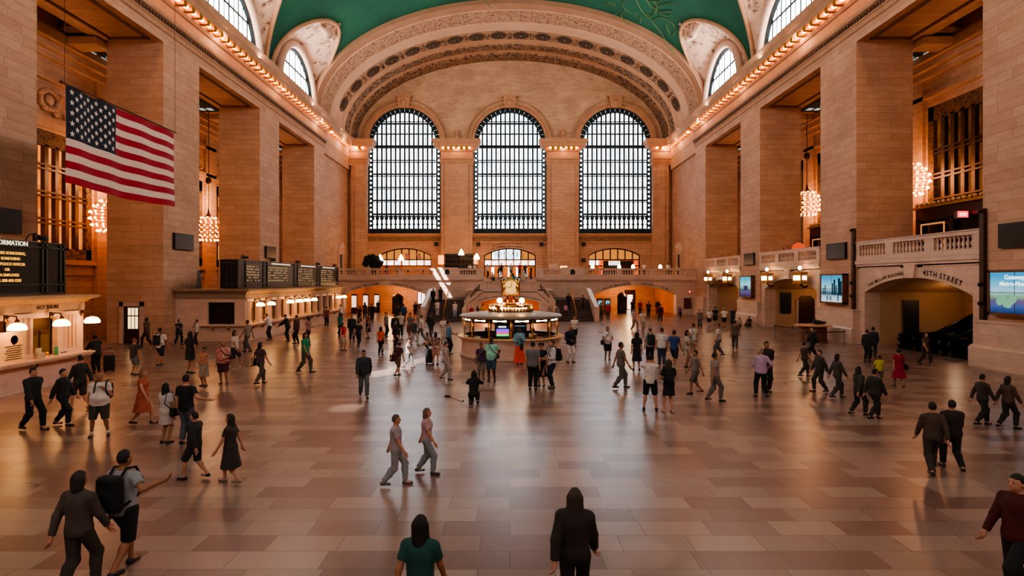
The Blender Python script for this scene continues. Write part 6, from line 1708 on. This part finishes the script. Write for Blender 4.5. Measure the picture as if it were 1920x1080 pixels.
p = PP('person in dark clothes with pale shoes close behind the bald man', 150, 768, 664, face=-100, legs='walk', arms='aft,fore', top='2a2522', tk='shirt', low='3a2c24', lk='shorts', shoe='b8a898')
p = PP('woman in black with bare legs standing behind the woman with folded arms', 357, 700, 612, face=170, legs='shift', top='1b1f22', low='1b1f22', lk='mini', hk='long', fem=True, sk='m')
p = PP('person in a pale blouse walking behind the man in the plaid shirt', 440, 690, 618, face=90, legs='walk', arms='fore,aft', top='c2b0a6', low='26262a', lk='shorts', sk='m', shoe='c8bcb2', hk='bob')
p = PP('person in pale clothes walking past the end of the long counter', 464, 660, 590, face=-95, legs='walk2', arms='aft,fore', top='8a7764', low='4d4a48', sk='m')
p = PP('person in a plum top walking with a dark shoulder bag near the long counter', 488, 720, 640, face=150, legs='walk', arms='fore,aft', top='4a3440', low='57493e', hk='bob')
shoulderbag(p, 'large black bag carried by the person in plum', s=1, cross=False, big=1.3)
p = PP('person in a bright green top and grey trousers walking across the floor', 572, 698, 622, face=80, legs='walk', arms='fore,aft', top='0f7a52', low='544a44', sk='m', hk='bob')
p = PP('person in a dark jacket bent over the long counter', 540, 640, 584, face=-85, lean=15, arms='reach,reach', top='22252c', tk='jacket', low='1c1e22')
p = PP('person in a brown coat waiting at the long counter', 556, 644, 588, face=-100, top='4c2f28', tk='jacket', low='202226', legs='shift')
p = PP('woman in a patterned red and white top at the long counter', 578, 648, 592, face=-100, top='8a4448', pat='flower', low='23252a', hk='bob', fem=True)
p = PP('person in a maroon jacket standing with hands on hips near the far counter windows', 612, 614, 573, face=175, arms='hip,hip', top='4c2a30', low='1c2230')
p = PP('bald man in a white shirt reaching over the end of the counter', 641, 606, 563, face=-85, lean=8, arms='reach,down', top='cdbfb2', tk='shirt', low='1d2026', hk='bald', sk='m')
p = PP('person in a teal top standing by the end of the counter', 638, 634, 586, face=150, top='2f7068', low='24262a', hk='long', fem=True)
for i, (px, fy, hy, lab, kw) in enumerate([
    (660,640,590,'tall man in a navy coat among the crowd past the counter',dict(face=20,top='1c232c',tk='jacket',low='1a1c20')),
    (674,612,566,'woman in black with a bag by the glowing passage arch',dict(face=-30,top='17191d',low='17191d',lk='skirt',hk='long',fem=True)),
    (684,600,563,'woman with long hair under the first passage arch',dict(face=180,top='3a2c30',low='222226',hk='long',fem=True)),
    (697,604,562,'man in a black jacket under the first passage arch',dict(face=165,top='191b20',tk='jacket',low='1e2024')),
    (709,590,563,'small distant figure in dark clothes inside the first passage',dict(face=0,top='2a2c30',low='2a2c30')),
    (690,634,586,'person in an orange brown top and dark skirt in the crowd',dict(face=-60,top='7a4a34',low='20242c',lk='skirt',hk='bob',fem=True)),
    (672,652,600,'man in black walking toward the passage',dict(face=170,legs='walk',arms='fore,aft',top='202426',low='24262a')),
    (724,632,585,'tall man in a grey shirt standing sideways in the crowd',dict(face=80,top='6c675f',low='1d2330',sk='l')),
    (741,652,600,'person in a dark jacket just behind the tall man in grey',dict(face=120,top='232226',tk='jacket',low='222226')),
    (741,640,587,'woman in a long black coat with bare legs in the waiting group',dict(face=170,top='1f1a1c',tk='jacket',low='1f1a1c',lk='skirt',hk='short',fem=True,sk='l')),
    (751,632,583,'man in a light grey T-shirt facing the waiting group',dict(face=10,top='bfae9e',low='1b1d22',sk='m')),
    (769,636,585,'man in a dark striped top at the end of the waiting group',dict(face=-40,top='26262c',pat='stripe',low='6a4636',lk='shorts',sk='m')),
    (746,608,567,'man in a dark coat beside the black newsstand',dict(face=160,top='20242a',tk='jacket',low='1b1d22')),
    (757,606,566,'person in a blue jacket beside the newsstand',dict(face=-160,top='23455e',tk='jacket',low='24262c')),
    (779,598,560,'woman with dark hair in a dark dress by the lit shop window',dict(face=0,top='24222a',low='24222a',lk='skirt',hk='long',fem=True)),
    (786,612,568,'person in a mauve top by the lit shop window',dict(face=-90,top='8a7674',low='7a6a64',hk='bob',fem=True)),
    (777,648,598,'man in a dark jacket with a white T-shirt tied at the waist in the crowd',dict(face=60,legs='walk',arms='fore,aft',top='34383a',tk='jacket',low='b8aca4')),
    (790,640,590,'person in white walking past the crouching figure',dict(face=-100,legs='walk',arms='fore,aft',top='c8beb6',low='6a645e')),
    (808,633,585,'tall man in a black coat walking toward the stairs',dict(face=175,legs='walk',arms='aft,fore',top='2a2c2a',tk='jacket',low='5e5a56')),
    (832,645,593,'man in a cream shirt and cream trousers holding a camera by the kiosk',dict(face=20,arms='hold,phone',top='cdbcae',low='b8a898',sk='m'))]):
    PP(lab, px, fy, hy, **kw)
p = PP('woman in an orange top with long dark hair holding a white bag', 714, 665, 612, face=165, top='cf5a36', low='1d1b1e', hk='long', hair='151110', fem=True, arms='down,carry')
handbag(p, 'white carrier bag held by the woman in orange', s=-1, c='cfc0b4', w_=.2, hh=.17)
p = PP('person in a maroon shirt bending forward with a big dark bag', 745, 705, 640, face=150, lean=14, legs='walk', arms='fore,aft', top='4a2428', low='6a4a3c', lk='shorts', sk='l')
shoulderbag(p, 'big dark bag swinging from the person in the maroon shirt', c='2c1c22', s=1, cross=False, big=1.4)
p = PP('woman in a patterned brown top and pink shorts beside a dark suitcase', 817, 684, 622, face=175, legs='shift', arms='down,hold', top='6a3a34', pat='flower', low='c09484', lk='shorts', hk='bob', hair='221c1c', fem=True)
x, y = floorpt(806, 682); suitcase(x, y, 10, 'dark upright suitcase next to the woman in pink shorts', c='23242a', H=.7)
p = PP('person crouching low in black trousers and a patterned blouse', 803, 655, None, H=1.68, face=-60, legs='crouch', arms='hold,hold', top='8a7468', pat='flower', low='17181c', hk='bob')
p = PP('young man with curly hair in a blue shirt at the kiosk counter', 841, 665, 600, face=85, arms='hold,hold', top='5f86a6', tk='rolled', low='1e232e', hk='curly', hair='17110f', legs='shift')
phone(p, 'dark phone held by the curly haired man at the kiosk', s=-1)
p = PP('walker in a charcoal coat and grey trousers carrying a jacket near the sun patch', 682, 745, 655, face=20, legs='walk', arms='fore,aft', top='2c3134', tk='jacket', low='595c5c', hk='short', sk='m')
p = PP('boy in pale clothes walking near the pool of sun', 765, 690, 640, face=90, legs='walk', arms='fore,aft', top='a59c98', low='6e6a6a', sk='m')
p = PP('person in light grey walking behind the woman in pink shorts', 836, 712, 640, face=80, legs='walk2', arms='fore,aft', top='a39890', low='9a8c84', shoe='4a423e')
# ---- around the kiosk
p = PP('woman in a purple T-shirt and grey trousers posing by the kiosk', 902, 711, 643, face=5, arms='down,down', top='4a2a44', low='7a6e64', lk='leggings', hk='short', hair='1c1514', fem=True, sk='m', fat=1.1)
shoulderbag(p, 'beige waist bag on the woman in the purple T-shirt', c='8a7862', s=-1, zz=.95, big=.8)
p = PP('man in a mint green T-shirt and blue shorts posing by the kiosk', 921, 714, 632, face=-5, legs='shift', arms='down,hip', top='8fcbb4', low='2f4258', lk='shorts', hk='short', hair='20160f', sk='d', fat=1.12)
shoulderbag(p, 'small grey crossbody bag on the man in mint green', c='3c4044', s=1, zz=.98, big=.7)
p = PP('kneeling woman in black with long hair taking a photograph', 889, 756, None, H=1.7, face=178, legs='kneel', arms='photo,photo', top='1d1a1b', tk='shirt', low='201a1a', hk='long', hair='161112', fem=True, sk='l')
p = PP('woman in a long orange skirt and denim jacket standing at the kiosk', 974, 683, 614, face=5, arms='hold,phone', top='6f9aa4', tk='jacket', low='e2481f', lk='long', hk='bun', hair='1a1210', sk='d', fem=True)
handbag(p, 'dark round handbag hanging from the woman in the orange skirt', c='2a1c20', s=1)
p = PP('man in a grey T-shirt and black trousers seen from behind in the talking trio', 999, 731, 640, face=170, top='6c6a6a', low='14161a', hk='short', hair='1a1413', fat=1.08)
p = PP('woman with curly dark hair in a black dress in the talking trio', 1015, 724, 643, face=-20, arms='hold,down', top='17171a', low='17171a', lk='midi', hk='curly', hair='120e0d', fem=True)
p = PP('man in a white shirt and dark trousers facing the trio with a backpack', 1035, 728, 635, face=-75, legs='shift', arms='hold,hold', top='c8c4c4', tk='rolled', low='1a1e26', hk='short', hair='2a221c')
backpack(p, 'round black backpack on the man in the white shirt of the trio')
p = PP('bald man in a dark blazer and white trousers beside the kiosk', 1069, 680, 610, face=30, turn=30, arms='hold,down', top='161a24', tk='jacket', low='cfc2b8', hk='bald', sk='m', shoe='6a4632', legs='shift')
p = PP('man in a white T-shirt with folded arms behind the man in the blazer', 1077, 641, 592, face=0, arms='cross,cross', top='d0c4ba', low='17191d', lk='shorts', hk='short', sk='m', fat=1.15)
p = PP('man in a white polo with a crossbody bag and black shorts standing alone', 1139, 675, 612, face=0, arms='hold,hold', top='d2c8c2', low='16181c', lk='shorts', hk='short', hair='5a4a3e', sk='m', fat=1.12)
shoulderbag(p, 'black crossbody bag on the man in the white polo', s=-1)
# ---- escalator side of the floor
p = PP('man in a white T-shirt and black shorts raising a camera, seen from behind', 1219, 769, 664, face=165, legs='apart', arms='photo,photo', top='cfc4bb', low='15171b', lk='shorts', hk='short', hair='15110f', sk='l', fine=True, shoe='1a1a1c')
p = PP('woman in a black dress with long brown hair beside the man raising a camera', 1254, 773, 673, face=190, arms='hold,hold', legs='shift', top='16171a', low='16171a', lk='mini', hk='long', hair='3a261c', fem=True, fine=True, shoe='b09a88')
backpack(p, 'small black backpack on the woman in the black dress', side=.08, big=.8)
p = PP('man in a lavender shirt and black trousers seen from behind', 1427, 744, 652, face=178, legs='apart', arms='hip,hold', top='b394ac', tk='rolled', low='14161a', hk='short', hair='8a7464', fat=1.12, fine=True)
p = PP('man in a dark suit facing the man in lavender', 1437, 735, 640, face=0, arms='down,behind', top='2c2622', tk='jacket', low='24201e', hk='short', hair='2a1f1a', sk='m')
p = PP('woman in a black dress with her back turned in the standing group', 1194, 694, 622, face=180, top='1f1e20', low='1f1e20', lk='skirt', hk='long', fem=True, legs='shift')
p = PP('person in a grey top with a dark backpack in the standing group', 1219, 684, 614, face=175, top='b0a49c', low='181a1e', hk='short', hair='5c4636')
backpack(p, 'dark grey backpack in the standing group beside the black dress', c='24282a', big=1.15)
p = PP('man in a white T-shirt and jeans in the standing group', 1241, 688, 612, face=170, top='d0c6c0', low='34404e', hk='short', hair='2c1c14', fat=1.1)
p = PP('person in a blue shirt and dark shorts at the edge of the standing group', 1264, 690, 618, face=140, legs='walk', arms='fore,aft', top='2a4478', low='20242e', lk='shorts', shoe='b4aaa2', sk='m')
p = PP('woman in a cream dress with a dark headscarf of hair', 1288, 689, 619, face=60, arms='hold,hold', top='bcaea2', low='bcaea2', lk='mini', hk='bob', hair='111214', fem=True, sk='m')
p = PP('man in a white top with a grey bag behind the woman in cream', 1300, 667, 606, face=-160, top='cfc2b6', low='b4a596', lk='shorts', hk='short', sk='m', shoe='cfc8c0')
shoulderbag(p, 'grey shopping bag on the man in white behind the woman in cream', c='4a5250', s=1, cross=False, big=1.1)
p = PP('person in grey walking between the trio and the standing group', 1164, 728, 640, face=100, legs='walk', arms='fore,aft', top='6a5e58', low='5e5854', sk='m')
p = PP('person in a pale top and grey trousers walking past the man in lavender', 1347, 668, 606, face=-90, legs='walk', arms='aft,fore', top='b4a49a', low='54504e', sk='m')
p = PP('person in washed out grey walking ahead of the man in lavender', 1340, 752, 660, face=95, legs='walk2', arms='aft,fore', top='8a7c74', low='665c58', sk='m')
p = PP('walker in a taupe shirt striding past the man in lavender', 1304, 738, 655, face=-85, legs='walk', arms='fore,aft', top='7c6e66', low='5c5350', lk='shorts', sk='m')
p = PP('person in a brownish top walking toward the side arches', 1378, 655, 600, face=160, legs='walk', arms='fore,aft', top='5e5048', low='4a4440', sk='m')
p = PP('man in a red jacket and red shoes standing in the glow of the arch', 1238, 606, 565, face=165, legs='shift', arms='down,hip', top='a01c2c', tk='jacket', low='2a2c32', shoe='c83a24', hk='short')
backpack(p, 'dark backpack on the man with red shoes')
for i, (px, fy, hy, lab, kw) in enumerate([
    (1140,601,568,'man in a red T-shirt by the ticket machines under the arch',dict(face=170,arms='hold,hold',top='b82a2c',low='6a5a4a')),
    (1127,600,560,'person in a tan coat at the ticket machine next to the stairs',dict(face=-170,top='8a6a4a',low='5a4a3c')),
    (1200,592,563,'man in red deep under the passage arch',dict(face=0,top='9a2c24',low='4a2a24')),
    (1186,590,560,'dark figure beside the black pillar in the passage',dict(face=180,top='2c2220',low='241e1e')),
    (1216,596,565,'dark figure in front of the bright doorway',dict(face=170,top='2a2622',low='2a2622')),
    (1233,590,562,'dark coated figure near the passage wall',dict(face=-40,top='241f1e',tk='jacket',low='241f1e')),
    (1190,620,575,'person in a pale pink top walking out of the passage',dict(face=30,legs='walk',arms='fore,aft',top='c0a094',low='8a7468')),
    (1205,624,580,'person in white walking out of the passage',dict(face=10,legs='walk2',arms='fore,aft',top='cbb8a8',low='a08c7c')),
    (1275,601,573,'woman in a purple top and black skirt by the maroon plaque',dict(face=10,top='7c4a78',low='1c1c20',lk='skirt',hk='bob',fem=True,fat=1.1)),
    (1312,616,580,'person in grey sitting down against the far pier plinth',dict(face=-20,top='6a645c',low='4a4844',legs='shift')),
    (1330,613,579,'man in a white cap and white T-shirt near the far side arch',dict(face=175,arms='wide,down',top='d4c6b8',low='1c2230',lk='shorts',hat='d8d0c4',fat=1.1)),
    (1341,611,575,'man in a navy T-shirt next to the man in the white cap',dict(face=170,top='1f2430',low='1f2430',lk='shorts')),
    (1358,614,577,'person in a white top and cap stooping under the far side arch',dict(face=160,lean=15,arms='hip,hip',top='d2c0b0',low='1a1c20',lk='shorts',hat='c8b8a8',fat=1.15)),
    (1374,612,576,'dark haired person in navy waiting at the far side arch',dict(face=-40,top='2a2c32',low='2a2c32'))]):
    PP(lab, px, fy, hy, **kw)
p = PP('person in black sitting on the floor against the pier plinth', 1405, 611, None, H=1.7, face=-60, legs='floor', arms='hold,hold', top='1c1e24', low='1c1e24', sk='m')
p = PP('person in a pale top sitting on the floor next to the side arch', 1386, 613, None, H=1.7, face=-30, legs='floor', arms='hold,hold', top='b0a090', low='20222a', hk='bob')
# ---- near the escalators
p = PP('woman in a red dress walking toward the escalators', 1685, 726, 652, face=165, legs='walk', arms='fore,aft', top='8e1630', tk='tee', low='8e1630', lk='skirt', hk='bun', hair='14100f', fem=True, sk='m')
shoulderbag(p, 'black bag on the woman in the red dress', s=-1, cross=False)
p = PP('small child in a yellow T-shirt beside the woman in the red dress', 1649, 722, 672, H=1.22, face=170, legs='walk', arms='fore,fore', top='b8ac24', low='5a4a40', lk='shorts', hk='short', sk='m')
p = PP('person in a dark jacket waiting at the foot of the escalators', 1626, 678, 618, face=120, top='1d1f22', tk='jacket', low='1c1c1f')
p = PP('man in a navy shirt beside the dark jacket at the escalators', 1637, 672, 612, face=150, legs='walk', arms='fore,aft', top='272c3a', tk='shirt', low='1f1f22', sk='m')
p = PP('dark coated figure walking past the rope barrier', 1524, 672, 612, face=-100, legs='walk', arms='fore,aft', top='1b1d20', tk='jacket', low='1b1d22')
p = PP('walker in brown beyond the man in the dark suit', 1508, 706, 640, face=90, legs='walk', arms='fore,aft', top='4a3a32', low='33302e')
p = PP('walker in charcoal carrying a case in front of the rope barrier', 1537, 735, 655, face=-90, legs='walk2', arms='fore,aft', top='3a342f', tk='jacket', low='3c3632')
p = PP('walker in dark trousers and a brown jumper nearer the child', 1570, 746, 662, face=90, legs='walk', arms='fore,aft', top='453a33', tk='shirt', low='3c342f', hk='bob')
p = PP('broad man in a dark olive coat striding before the child in yellow', 1640, 786, 690, face=100, legs='walk', arms='fore,aft', top='2f2a22', tk='jacket', low='26231f', fat=1.15)
p = PP('woman in a dark olive jacket beside the broad man in olive', 1610, 778, 686, face=95, legs='walk2', arms='aft,fore', top='38322a', tk='jacket', low='2c2824', hk='long', fem=True)
p = PP('large man in a brown jacket walking away across the open floor', 1785, 880, 748, face=170, legs='walk', arms='fore,aft', top='2a231e', tk='jacket', low='201d1b', fat=1.12, fine=True)
p = PP('companion in grey brown beside the large man in the brown jacket', 1748, 888, 752, face=165, legs='walk2', arms='aft,fore', top='4a3c32', tk='shirt', low='3c322b', fine=True)
p = PP('person in a dark sweater and white soled shoes walking near the big plinth', 1842, 797, 700, face=90, legs='walk', arms='fore,aft', top='3a2f28', tk='shirt', low='23201f')
p = PP('person in a tan sweater walking behind the white soled shoes', 1890, 803, 704, face=90, legs='walk2', arms='fore,aft', top='4c3c30', tk='shirt', low='28241f', hk='bob')
p = PP('person stepping off the dark escalator', 1735, 684, 622, face=20, legs='walk', arms='fore,aft', top='5a3a34', low='33261f', hk='long', fem=True)
# ---- close to the viewer
def near(lab, px, hy, H, **k):
    D = (CZ-H)*F/(hy-CY); return person(lab, (px-CX)*D/F, D, H, fine=True, **k)
p = near('man in a pale blue T-shirt striding away with an arm held out', 232, 840, 1.78, face=170, turn=-10, legs='walk', arms='out,down', top='8f9294', low='17191b', lk='shorts', hk='short', hair='1d1614', sk='m')
backpack(p, 'large black backpack on the striding man in pale blue', big=1.15)
p = near('person in a grey brown jumper walking just ahead of the outstretched arm', 148, 880, 1.66, face=172, legs='walk2', arms='fore,aft', top='4a403a', tk='shirt', low='3a332e', hk='bob', hair='2c2420')
p = PP('man in a black jacket and shorts walking across behind the striding man', 365, 898, 770, face=-95, legs='walk', arms='fore,aft', top='272726', tk='jacket', low='26282a', lk='shorts', fine=True)
p = PP('woman in a dark dress and sandals walking next to the man in the black jacket', 432, 905, 785, face=-90, legs='walk2', arms='aft,fore', top='3a302b', low='332b28', lk='midi', hk='long', hair='2b201a', fem=True, fine=True, shoe='8a7a6a')
p = PP('person in pale grey walking across the bright reflections', 742, 910, 775, face=95, legs='walk', arms='fore,aft', top='9c8f90', low='8a8a8a', shoe='5a5654', sk='l', hk='short', hair='5a4a44')
p = PP('person in a dusty pink top walking across the bright reflections', 800, 888, 765, face=90, legs='walk2', arms='fore,aft', top='b08c90', low='7e8486', hk='bob', hair='6a5648', fem=True, shoe='3c3a3a')
p = near('woman with long dark hair in a teal top at the very front', 788, 962, 1.62, face=172, legs='walk', arms='fore,aft', top='1d4a44', low='1d2222', hk='long', hair='17120f', fem=True, sk='m')
p = near('person with long brown hair in a dark brown coat at the very front', 1078, 912, 1.68, face=172, legs='walk2', arms='fore,aft', top='2c2422', tk='jacket', low='1d1b1b', hk='long', hair='3a2a24', fem=True, sk='l')
p = near('person in a dark red top at the edge of the floor', 1908, 885, 1.70, face=-80, legs='walk', arms='fore,aft', top='4a1414', tk='shirt', low='1a1c1e', hk='short')
# the stick left on the floor
x, y = floorpt(855, 749)
t = thing('selfie_stick', 'white extendable stick with a black grip lying on the floor by the kneeling woman', 'stick', (x, y, 0))
a = floorpt(845, 744.5); b = floorpt(868, 753.5)
obj('shaft', MB().tube([(a[0],a[1],.03),(b[0],b[1],.03)], .02, 6), plain('stick_white', 'd8ccc4', .4), t); obj('grip', MB().tube([(a[0]-.22,a[1]+.06,.03),(a[0],a[1],.03)], .033, 6), M_BLACK, t); obj('tip', MB().ball((b[0],b[1],.032), .031, 8, 5), M_BLACK, t)
# ---- in the kiosk, on the stairs, on the balconies
person('clerk in a dark jacket sitting inside the information booth', KX-1.3, KY-1.0, 1.66, face=-40, top='1a1c20', tk='jacket', low='1a1c20', sk='d', arms='down,down', hk='short')
person('clerk in pale clothes at the far desk inside the information booth', KX+1.2, KY-1.1, 1.6, face=-30, top='9a8474', low='2a2a2c', sk='m', arms='down,down')
for px, fy_, H, lab, kw in ((884, 590, 1.6, 'person in a red top by the orange arch behind the kiosk', dict(face=0,top='b0303a',low='4a3a34')), (905, 590, 1.75, 'person in a yellow T-shirt before the orange arch behind the kiosk', dict(face=170,top='e0a020',low='2a2622')),
                           (896, 590, 1.6, 'dark haired person next to the yellow T-shirt behind the kiosk', dict(face=60,top='26221f',low='26221f',hk='long')), (1031, 592, 1.75, 'person in a white cap beside the stair wall behind the kiosk', dict(face=0,top='a08878',low='5a4a40',hat='d8ccc0')), (1045, 592, 1.7, 'grey haired person against the stair wall end behind the kiosk', dict(face=-20,top='7a7068',low='5a5550'))):
    D = 62.2 if abs(px-CX) < 80 else 60.4; person(lab, (px-CX)*D/F, D, H, **kw)
STY = lambda zz: 61.0+(zz/(2.15/13)-.5)*.36
for px, st_, lab, kw in ((820, 2, 'person in white climbing the dark stairs on the counter side', dict(face=175,top='d4ccc6',low='b4b0ae',legs='stand')), (812, 9, 'dark figure high on the stairs beside the cheek wall', dict(face=175,top='1c1d20',tk='jacket',low='1c1d20')), (826, 10, 'second dark figure near the top of the counter side stairs', dict(face=-170,top='222428',low='222428')),
                        (853, 1, 'person with pink hair in white at the foot of the counter side stairs', dict(face=0,top='dcd0ca',low='9aa4b8',hair='b86a58',hk='bob')), (1061, 2, 'child in a pink top on the escalator side stairs', dict(face=170,top='d0949c',low='5a2c44',H=1.3)), (1066, 6, 'person in a black jacket going up the escalator side stairs', dict(face=175,top='1b1e22',tk='jacket',low='1d2024')), (1093, 5, 'shadowy figure in grey on the escalator side stairs', dict(face=180,top='3a3838',low='343434'))):
    zz = (st_+1)*2.15/13; y = 61.0+st_*.36+.16; H = kw.pop('H', 1.72); person(lab, (px-CX)*y/F, y, H, z=zz+.002, **kw)
UPZ = lambda i: 3.25+(i+1)*1.5/9
for px, st_, lab, kw in ((914, 7, 'man in a pale shirt standing by the rail at the stair head', dict(face=60,top='c8ccd0',low='20242a')), (923, 4, 'woman in a pale pink top sitting on the upper steps', dict(face=20,top='c8a49a',low='22242a',legs='sit',hk='bob',fem=True)), (941, 2, 'person in dark trousers sitting low on the upper steps', dict(face=10,top='8a6a5c',low='1c2022',legs='sit')), (934.5, 6, 'man in an olive jacket leaning over the upper steps', dict(face=90,lean=15,top='3a4238',tk='jacket',low='6a6660')), (940, 8, 'person in black standing at the stair head doorway', dict(face=170,top='1c1a1e',low='5a5654')),
                        (958, 8, 'person in a grey shirt standing before the bright doorway', dict(face=10,top='9a9692',low='4a4846')), (962, 3, 'person in a teal top seated on the upper steps', dict(face=180,top='1f8a80',low='2a6a64',legs='sit',hk='long')), (972, 2, 'person in a blue top seated next to the teal top on the upper steps', dict(face=175,top='2a5490',low='24406a',legs='sit',hk='short')), (981, 4, 'woman in a wide cream skirt on the upper steps', dict(face=0,top='c0b0a0',low='b4a898',lk='long',legs='stand',hk='bob',fem=True)), (985, 7, 'man in black with folded arms at the stair head', dict(face=10,arms='cross,cross',top='17181b',low='202226')), (996, 6, 'person in a plum top by the far rail of the stair head', dict(face=-60,top='4a3a48',low='2a3040')), (974, 8, 'person in a red top before the bright doorway', dict(face=180,top='a8343c',low='343030'))):
    y = 70.3+st_*.37+(.18 if kw.get('legs') != 'sit' else .25); person(lab, (px-CX)*y/F, y, 1.72, z=UPZ(st_)+.002, **kw)
for px, D, lab, kw in ((1208, 75.2, 'waiter in a white shirt with his back to the bar balcony rail', dict(face=175,top='d8ccc2',low='1c1c20')), (1253, 75.2, 'person in a black waistcoat and white sleeves at the bar balcony rail', dict(face=170,top='c8beb8',tk='rolled',low='1c1c20')), (1270, 75.4, 'person in a white cap bent low behind the bar balcony rail', dict(face=0,top='d0c4b8',low='3a3430',hat='d8d0c8',H=1.45)),
                       (691, 76.3, 'person in a pale top seated at the shopfront balcony rail', dict(face=0,top='b8a898',low='3a3430',H=1.5)), (745, 76.3, 'person in a tan jacket leaning at the shopfront balcony rail', dict(face=40,lean=15,top='a08060',tk='jacket',low='33302c',H=1.6)), (881, 74.6, 'person in white beside the lamp post at the stair head rail', dict(face=0,top='d8d0c8',low='3a3430',H=1.6)), (890, 74.8, 'second person in white beside the lamp post', dict(face=30,top='d8d0c8',low='3a3430',H=1.6)), (725, 77.2, 'dark figure behind the cafe chairs near the bush', dict(face=60,top='2a2422',low='2a2422',H=1.6))):
    H = kw.pop('H', 1.75); person(lab, (px-CX)*D/F, D, H, z=ZB+.055, **kw)
for y, lab in ((66.3, 'dark haired person looking over the farthest side balcony'), (64.2, 'second dark haired person looking over the farthest side balcony'), (51.5, 'dark haired person behind the rail of the middle side balcony'), (50.6, 'second person behind the rail of the middle side balcony')):
    person(lab, RX+.6, y, 1.62, face=-90, z=5.505, top='2a2624', low='2a2624', hk='short')
# ================================================================== LIGHT AND CAMERA
def lamp(name, typ, loc, power, col, size=.3, rot=None, target=None, **k):
    l = bpy.data.lights.new(name, typ); l.energy = power; l.color = col
    if typ == 'AREA':
        l.shape = 'RECTANGLE'; l.size = size[0]; l.size_y = size[1]
    elif typ in ('POINT', 'SPOT'): l.shadow_soft_size = size
    for a, v in k.items(): setattr(l, a, v)
    o = bpy.data.objects.new(name, l); COL.objects.link(o); o.location = loc
    if target is not None:
        d = Vector(target)-Vector(loc); o.rotation_euler = d.to_track_quat('-Z', 'Y').to_euler()
    elif rot: o.rotation_euler = rot
    return o
WARM = (1., .50, .18)
for s in (-1, 1):
    # unseen area strips added on top of the cornice to brighten the vault
    for y in (16, 34, 52, 66): lamp('vault_fill_light', 'AREA', (s*22.9, y, 24.85), 700, (1., .82, .62), (.4, 15.), target=(s*4, y, 40))
    lamp('vault_fill_light', 'AREA', (s*22.9, 78, 24.85), 200, (1., .72, .5), (.4, 13.), target=(s*8, 78, 40))
    # aisle chandeliers
    for y in (26.6, 42, 57, 71): lamp('chandelier_light', 'POINT', (s*28.5, y, 11.6 if y < 50 else 11.8), 480, (1., .60, .30), 1.0)
    # wall-washing lamps under the cornice line
    for y in (22, 28, 34, 46, 58, 70, 80): lamp('cornice_light', 'POINT', (s*(W-.9), y, 23.2), 190 if y < 30 else 85, (1., .62, .36), .12)
for x in (-22.4, -7.7, 7.7, 22.4): lamp('capital_light', 'POINT', (x, DE-PD-.7, 23.2), 60, (1., .56, .25), .12)
for s in (-1, 1):
    for y in (77, 83, 90): lamp('passage_light', 'POINT', (s*EAX, y, 3.2), 240, (1., .56, .2), .3)
for x, h in DX: lamp('recess_light', 'POINT', (x, 89, 8.5), 160, (1., .62, .3), .3)
for k_, (a, b) in enumerate(OPEN): lamp('arch_light', 'POINT', (W+4.5, (a+b)/2+2.4, 3.2), (30, 45, 40)[k_], (1., .64, .36), .2)
lamp('niche_light', 'POINT', (0, CYD+.7, 1.2), 160, (1., .55, .2), .2)
lamp('booth_light', 'POINT', (KX, KY-1.2, 2.0), 45, (1., .75, .45), .15)
# narrow spots added inside the hall to draw the patches of sun
for tx, ty in ((-5.95, 26.7), (-5.2, 28.9), (-4.5, 31.0)): lamp('sun_patch_spot', 'SPOT', (-15.45, YB+.4, 26), 280000, (1., .93, .84), .03, target=(tx, ty, 0), spot_size=math.radians(1.7), spot_blend=.3)
for px, py in [(808+38*i/9, 499+62*i/9) for i in range(10)]+[(825+15*i/4, 499+30*i/4) for i in range(5)]: lamp('sun_patch_spot', 'SPOT', (-21.3, 49.3, 26.8), 190000, (1., .93, .84), .03, target=pt(px, py, DB), spot_size=math.radians(1.), spot_blend=.5)
for px, py, e in ((653, 764, 60000), (1205, 1038, 9000)): x, y = floorpt(px, py); lamp('sun_patch_spot', 'SPOT', (-15.45, YB+.4, 26), e, (1., .88, .76), .03, target=(x, y, 0), spot_size=math.radians(1.6), spot_blend=.6)
# world
w = bpy.data.worlds.new('sky'); sc.world = w; w.use_nodes = True
bg = w.node_tree.nodes['Background']; bg.inputs[0].default_value = (.75, .85, 1., 1); bg.inputs[1].default_value = .6
# camera
cam = bpy.data.cameras.new('camera'); co = bpy.data.objects.new('camera', cam); COL.objects.link(co)
co.location = (0, 0, CZ); co.rotation_euler = (PI/2, 0, 0)
cam.sensor_width = 36; cam.lens = F/1920*36
cam.shift_x = (960-CX)/1920; cam.shift_y = -(540-CY)/1920
cam.clip_end = 500
sc.camera = co
sc.view_settings.view_transform = 'AgX'
sc.view_settings.look = 'AgX - Medium High Contrast'
sc.view_settings.exposure = 0.62
sc.view_settings.use_white_balance = True
sc.view_settings.white_balance_temperature = 6500
sc.view_settings.white_balance_tint = 16
c = sc.cycles
c.use_adaptive_sampling = True; c.adaptive_threshold = .04
c.max_bounces = 5; c.diffuse_bounces = 4; c.glossy_bounces = 3; c.transmission_bounces = 4; c.sample_clamp_indirect = 6.; c.caustics_reflective = False; c.caustics_refractive = False
c.use_denoising = True
bpy.context.view_layer.update()
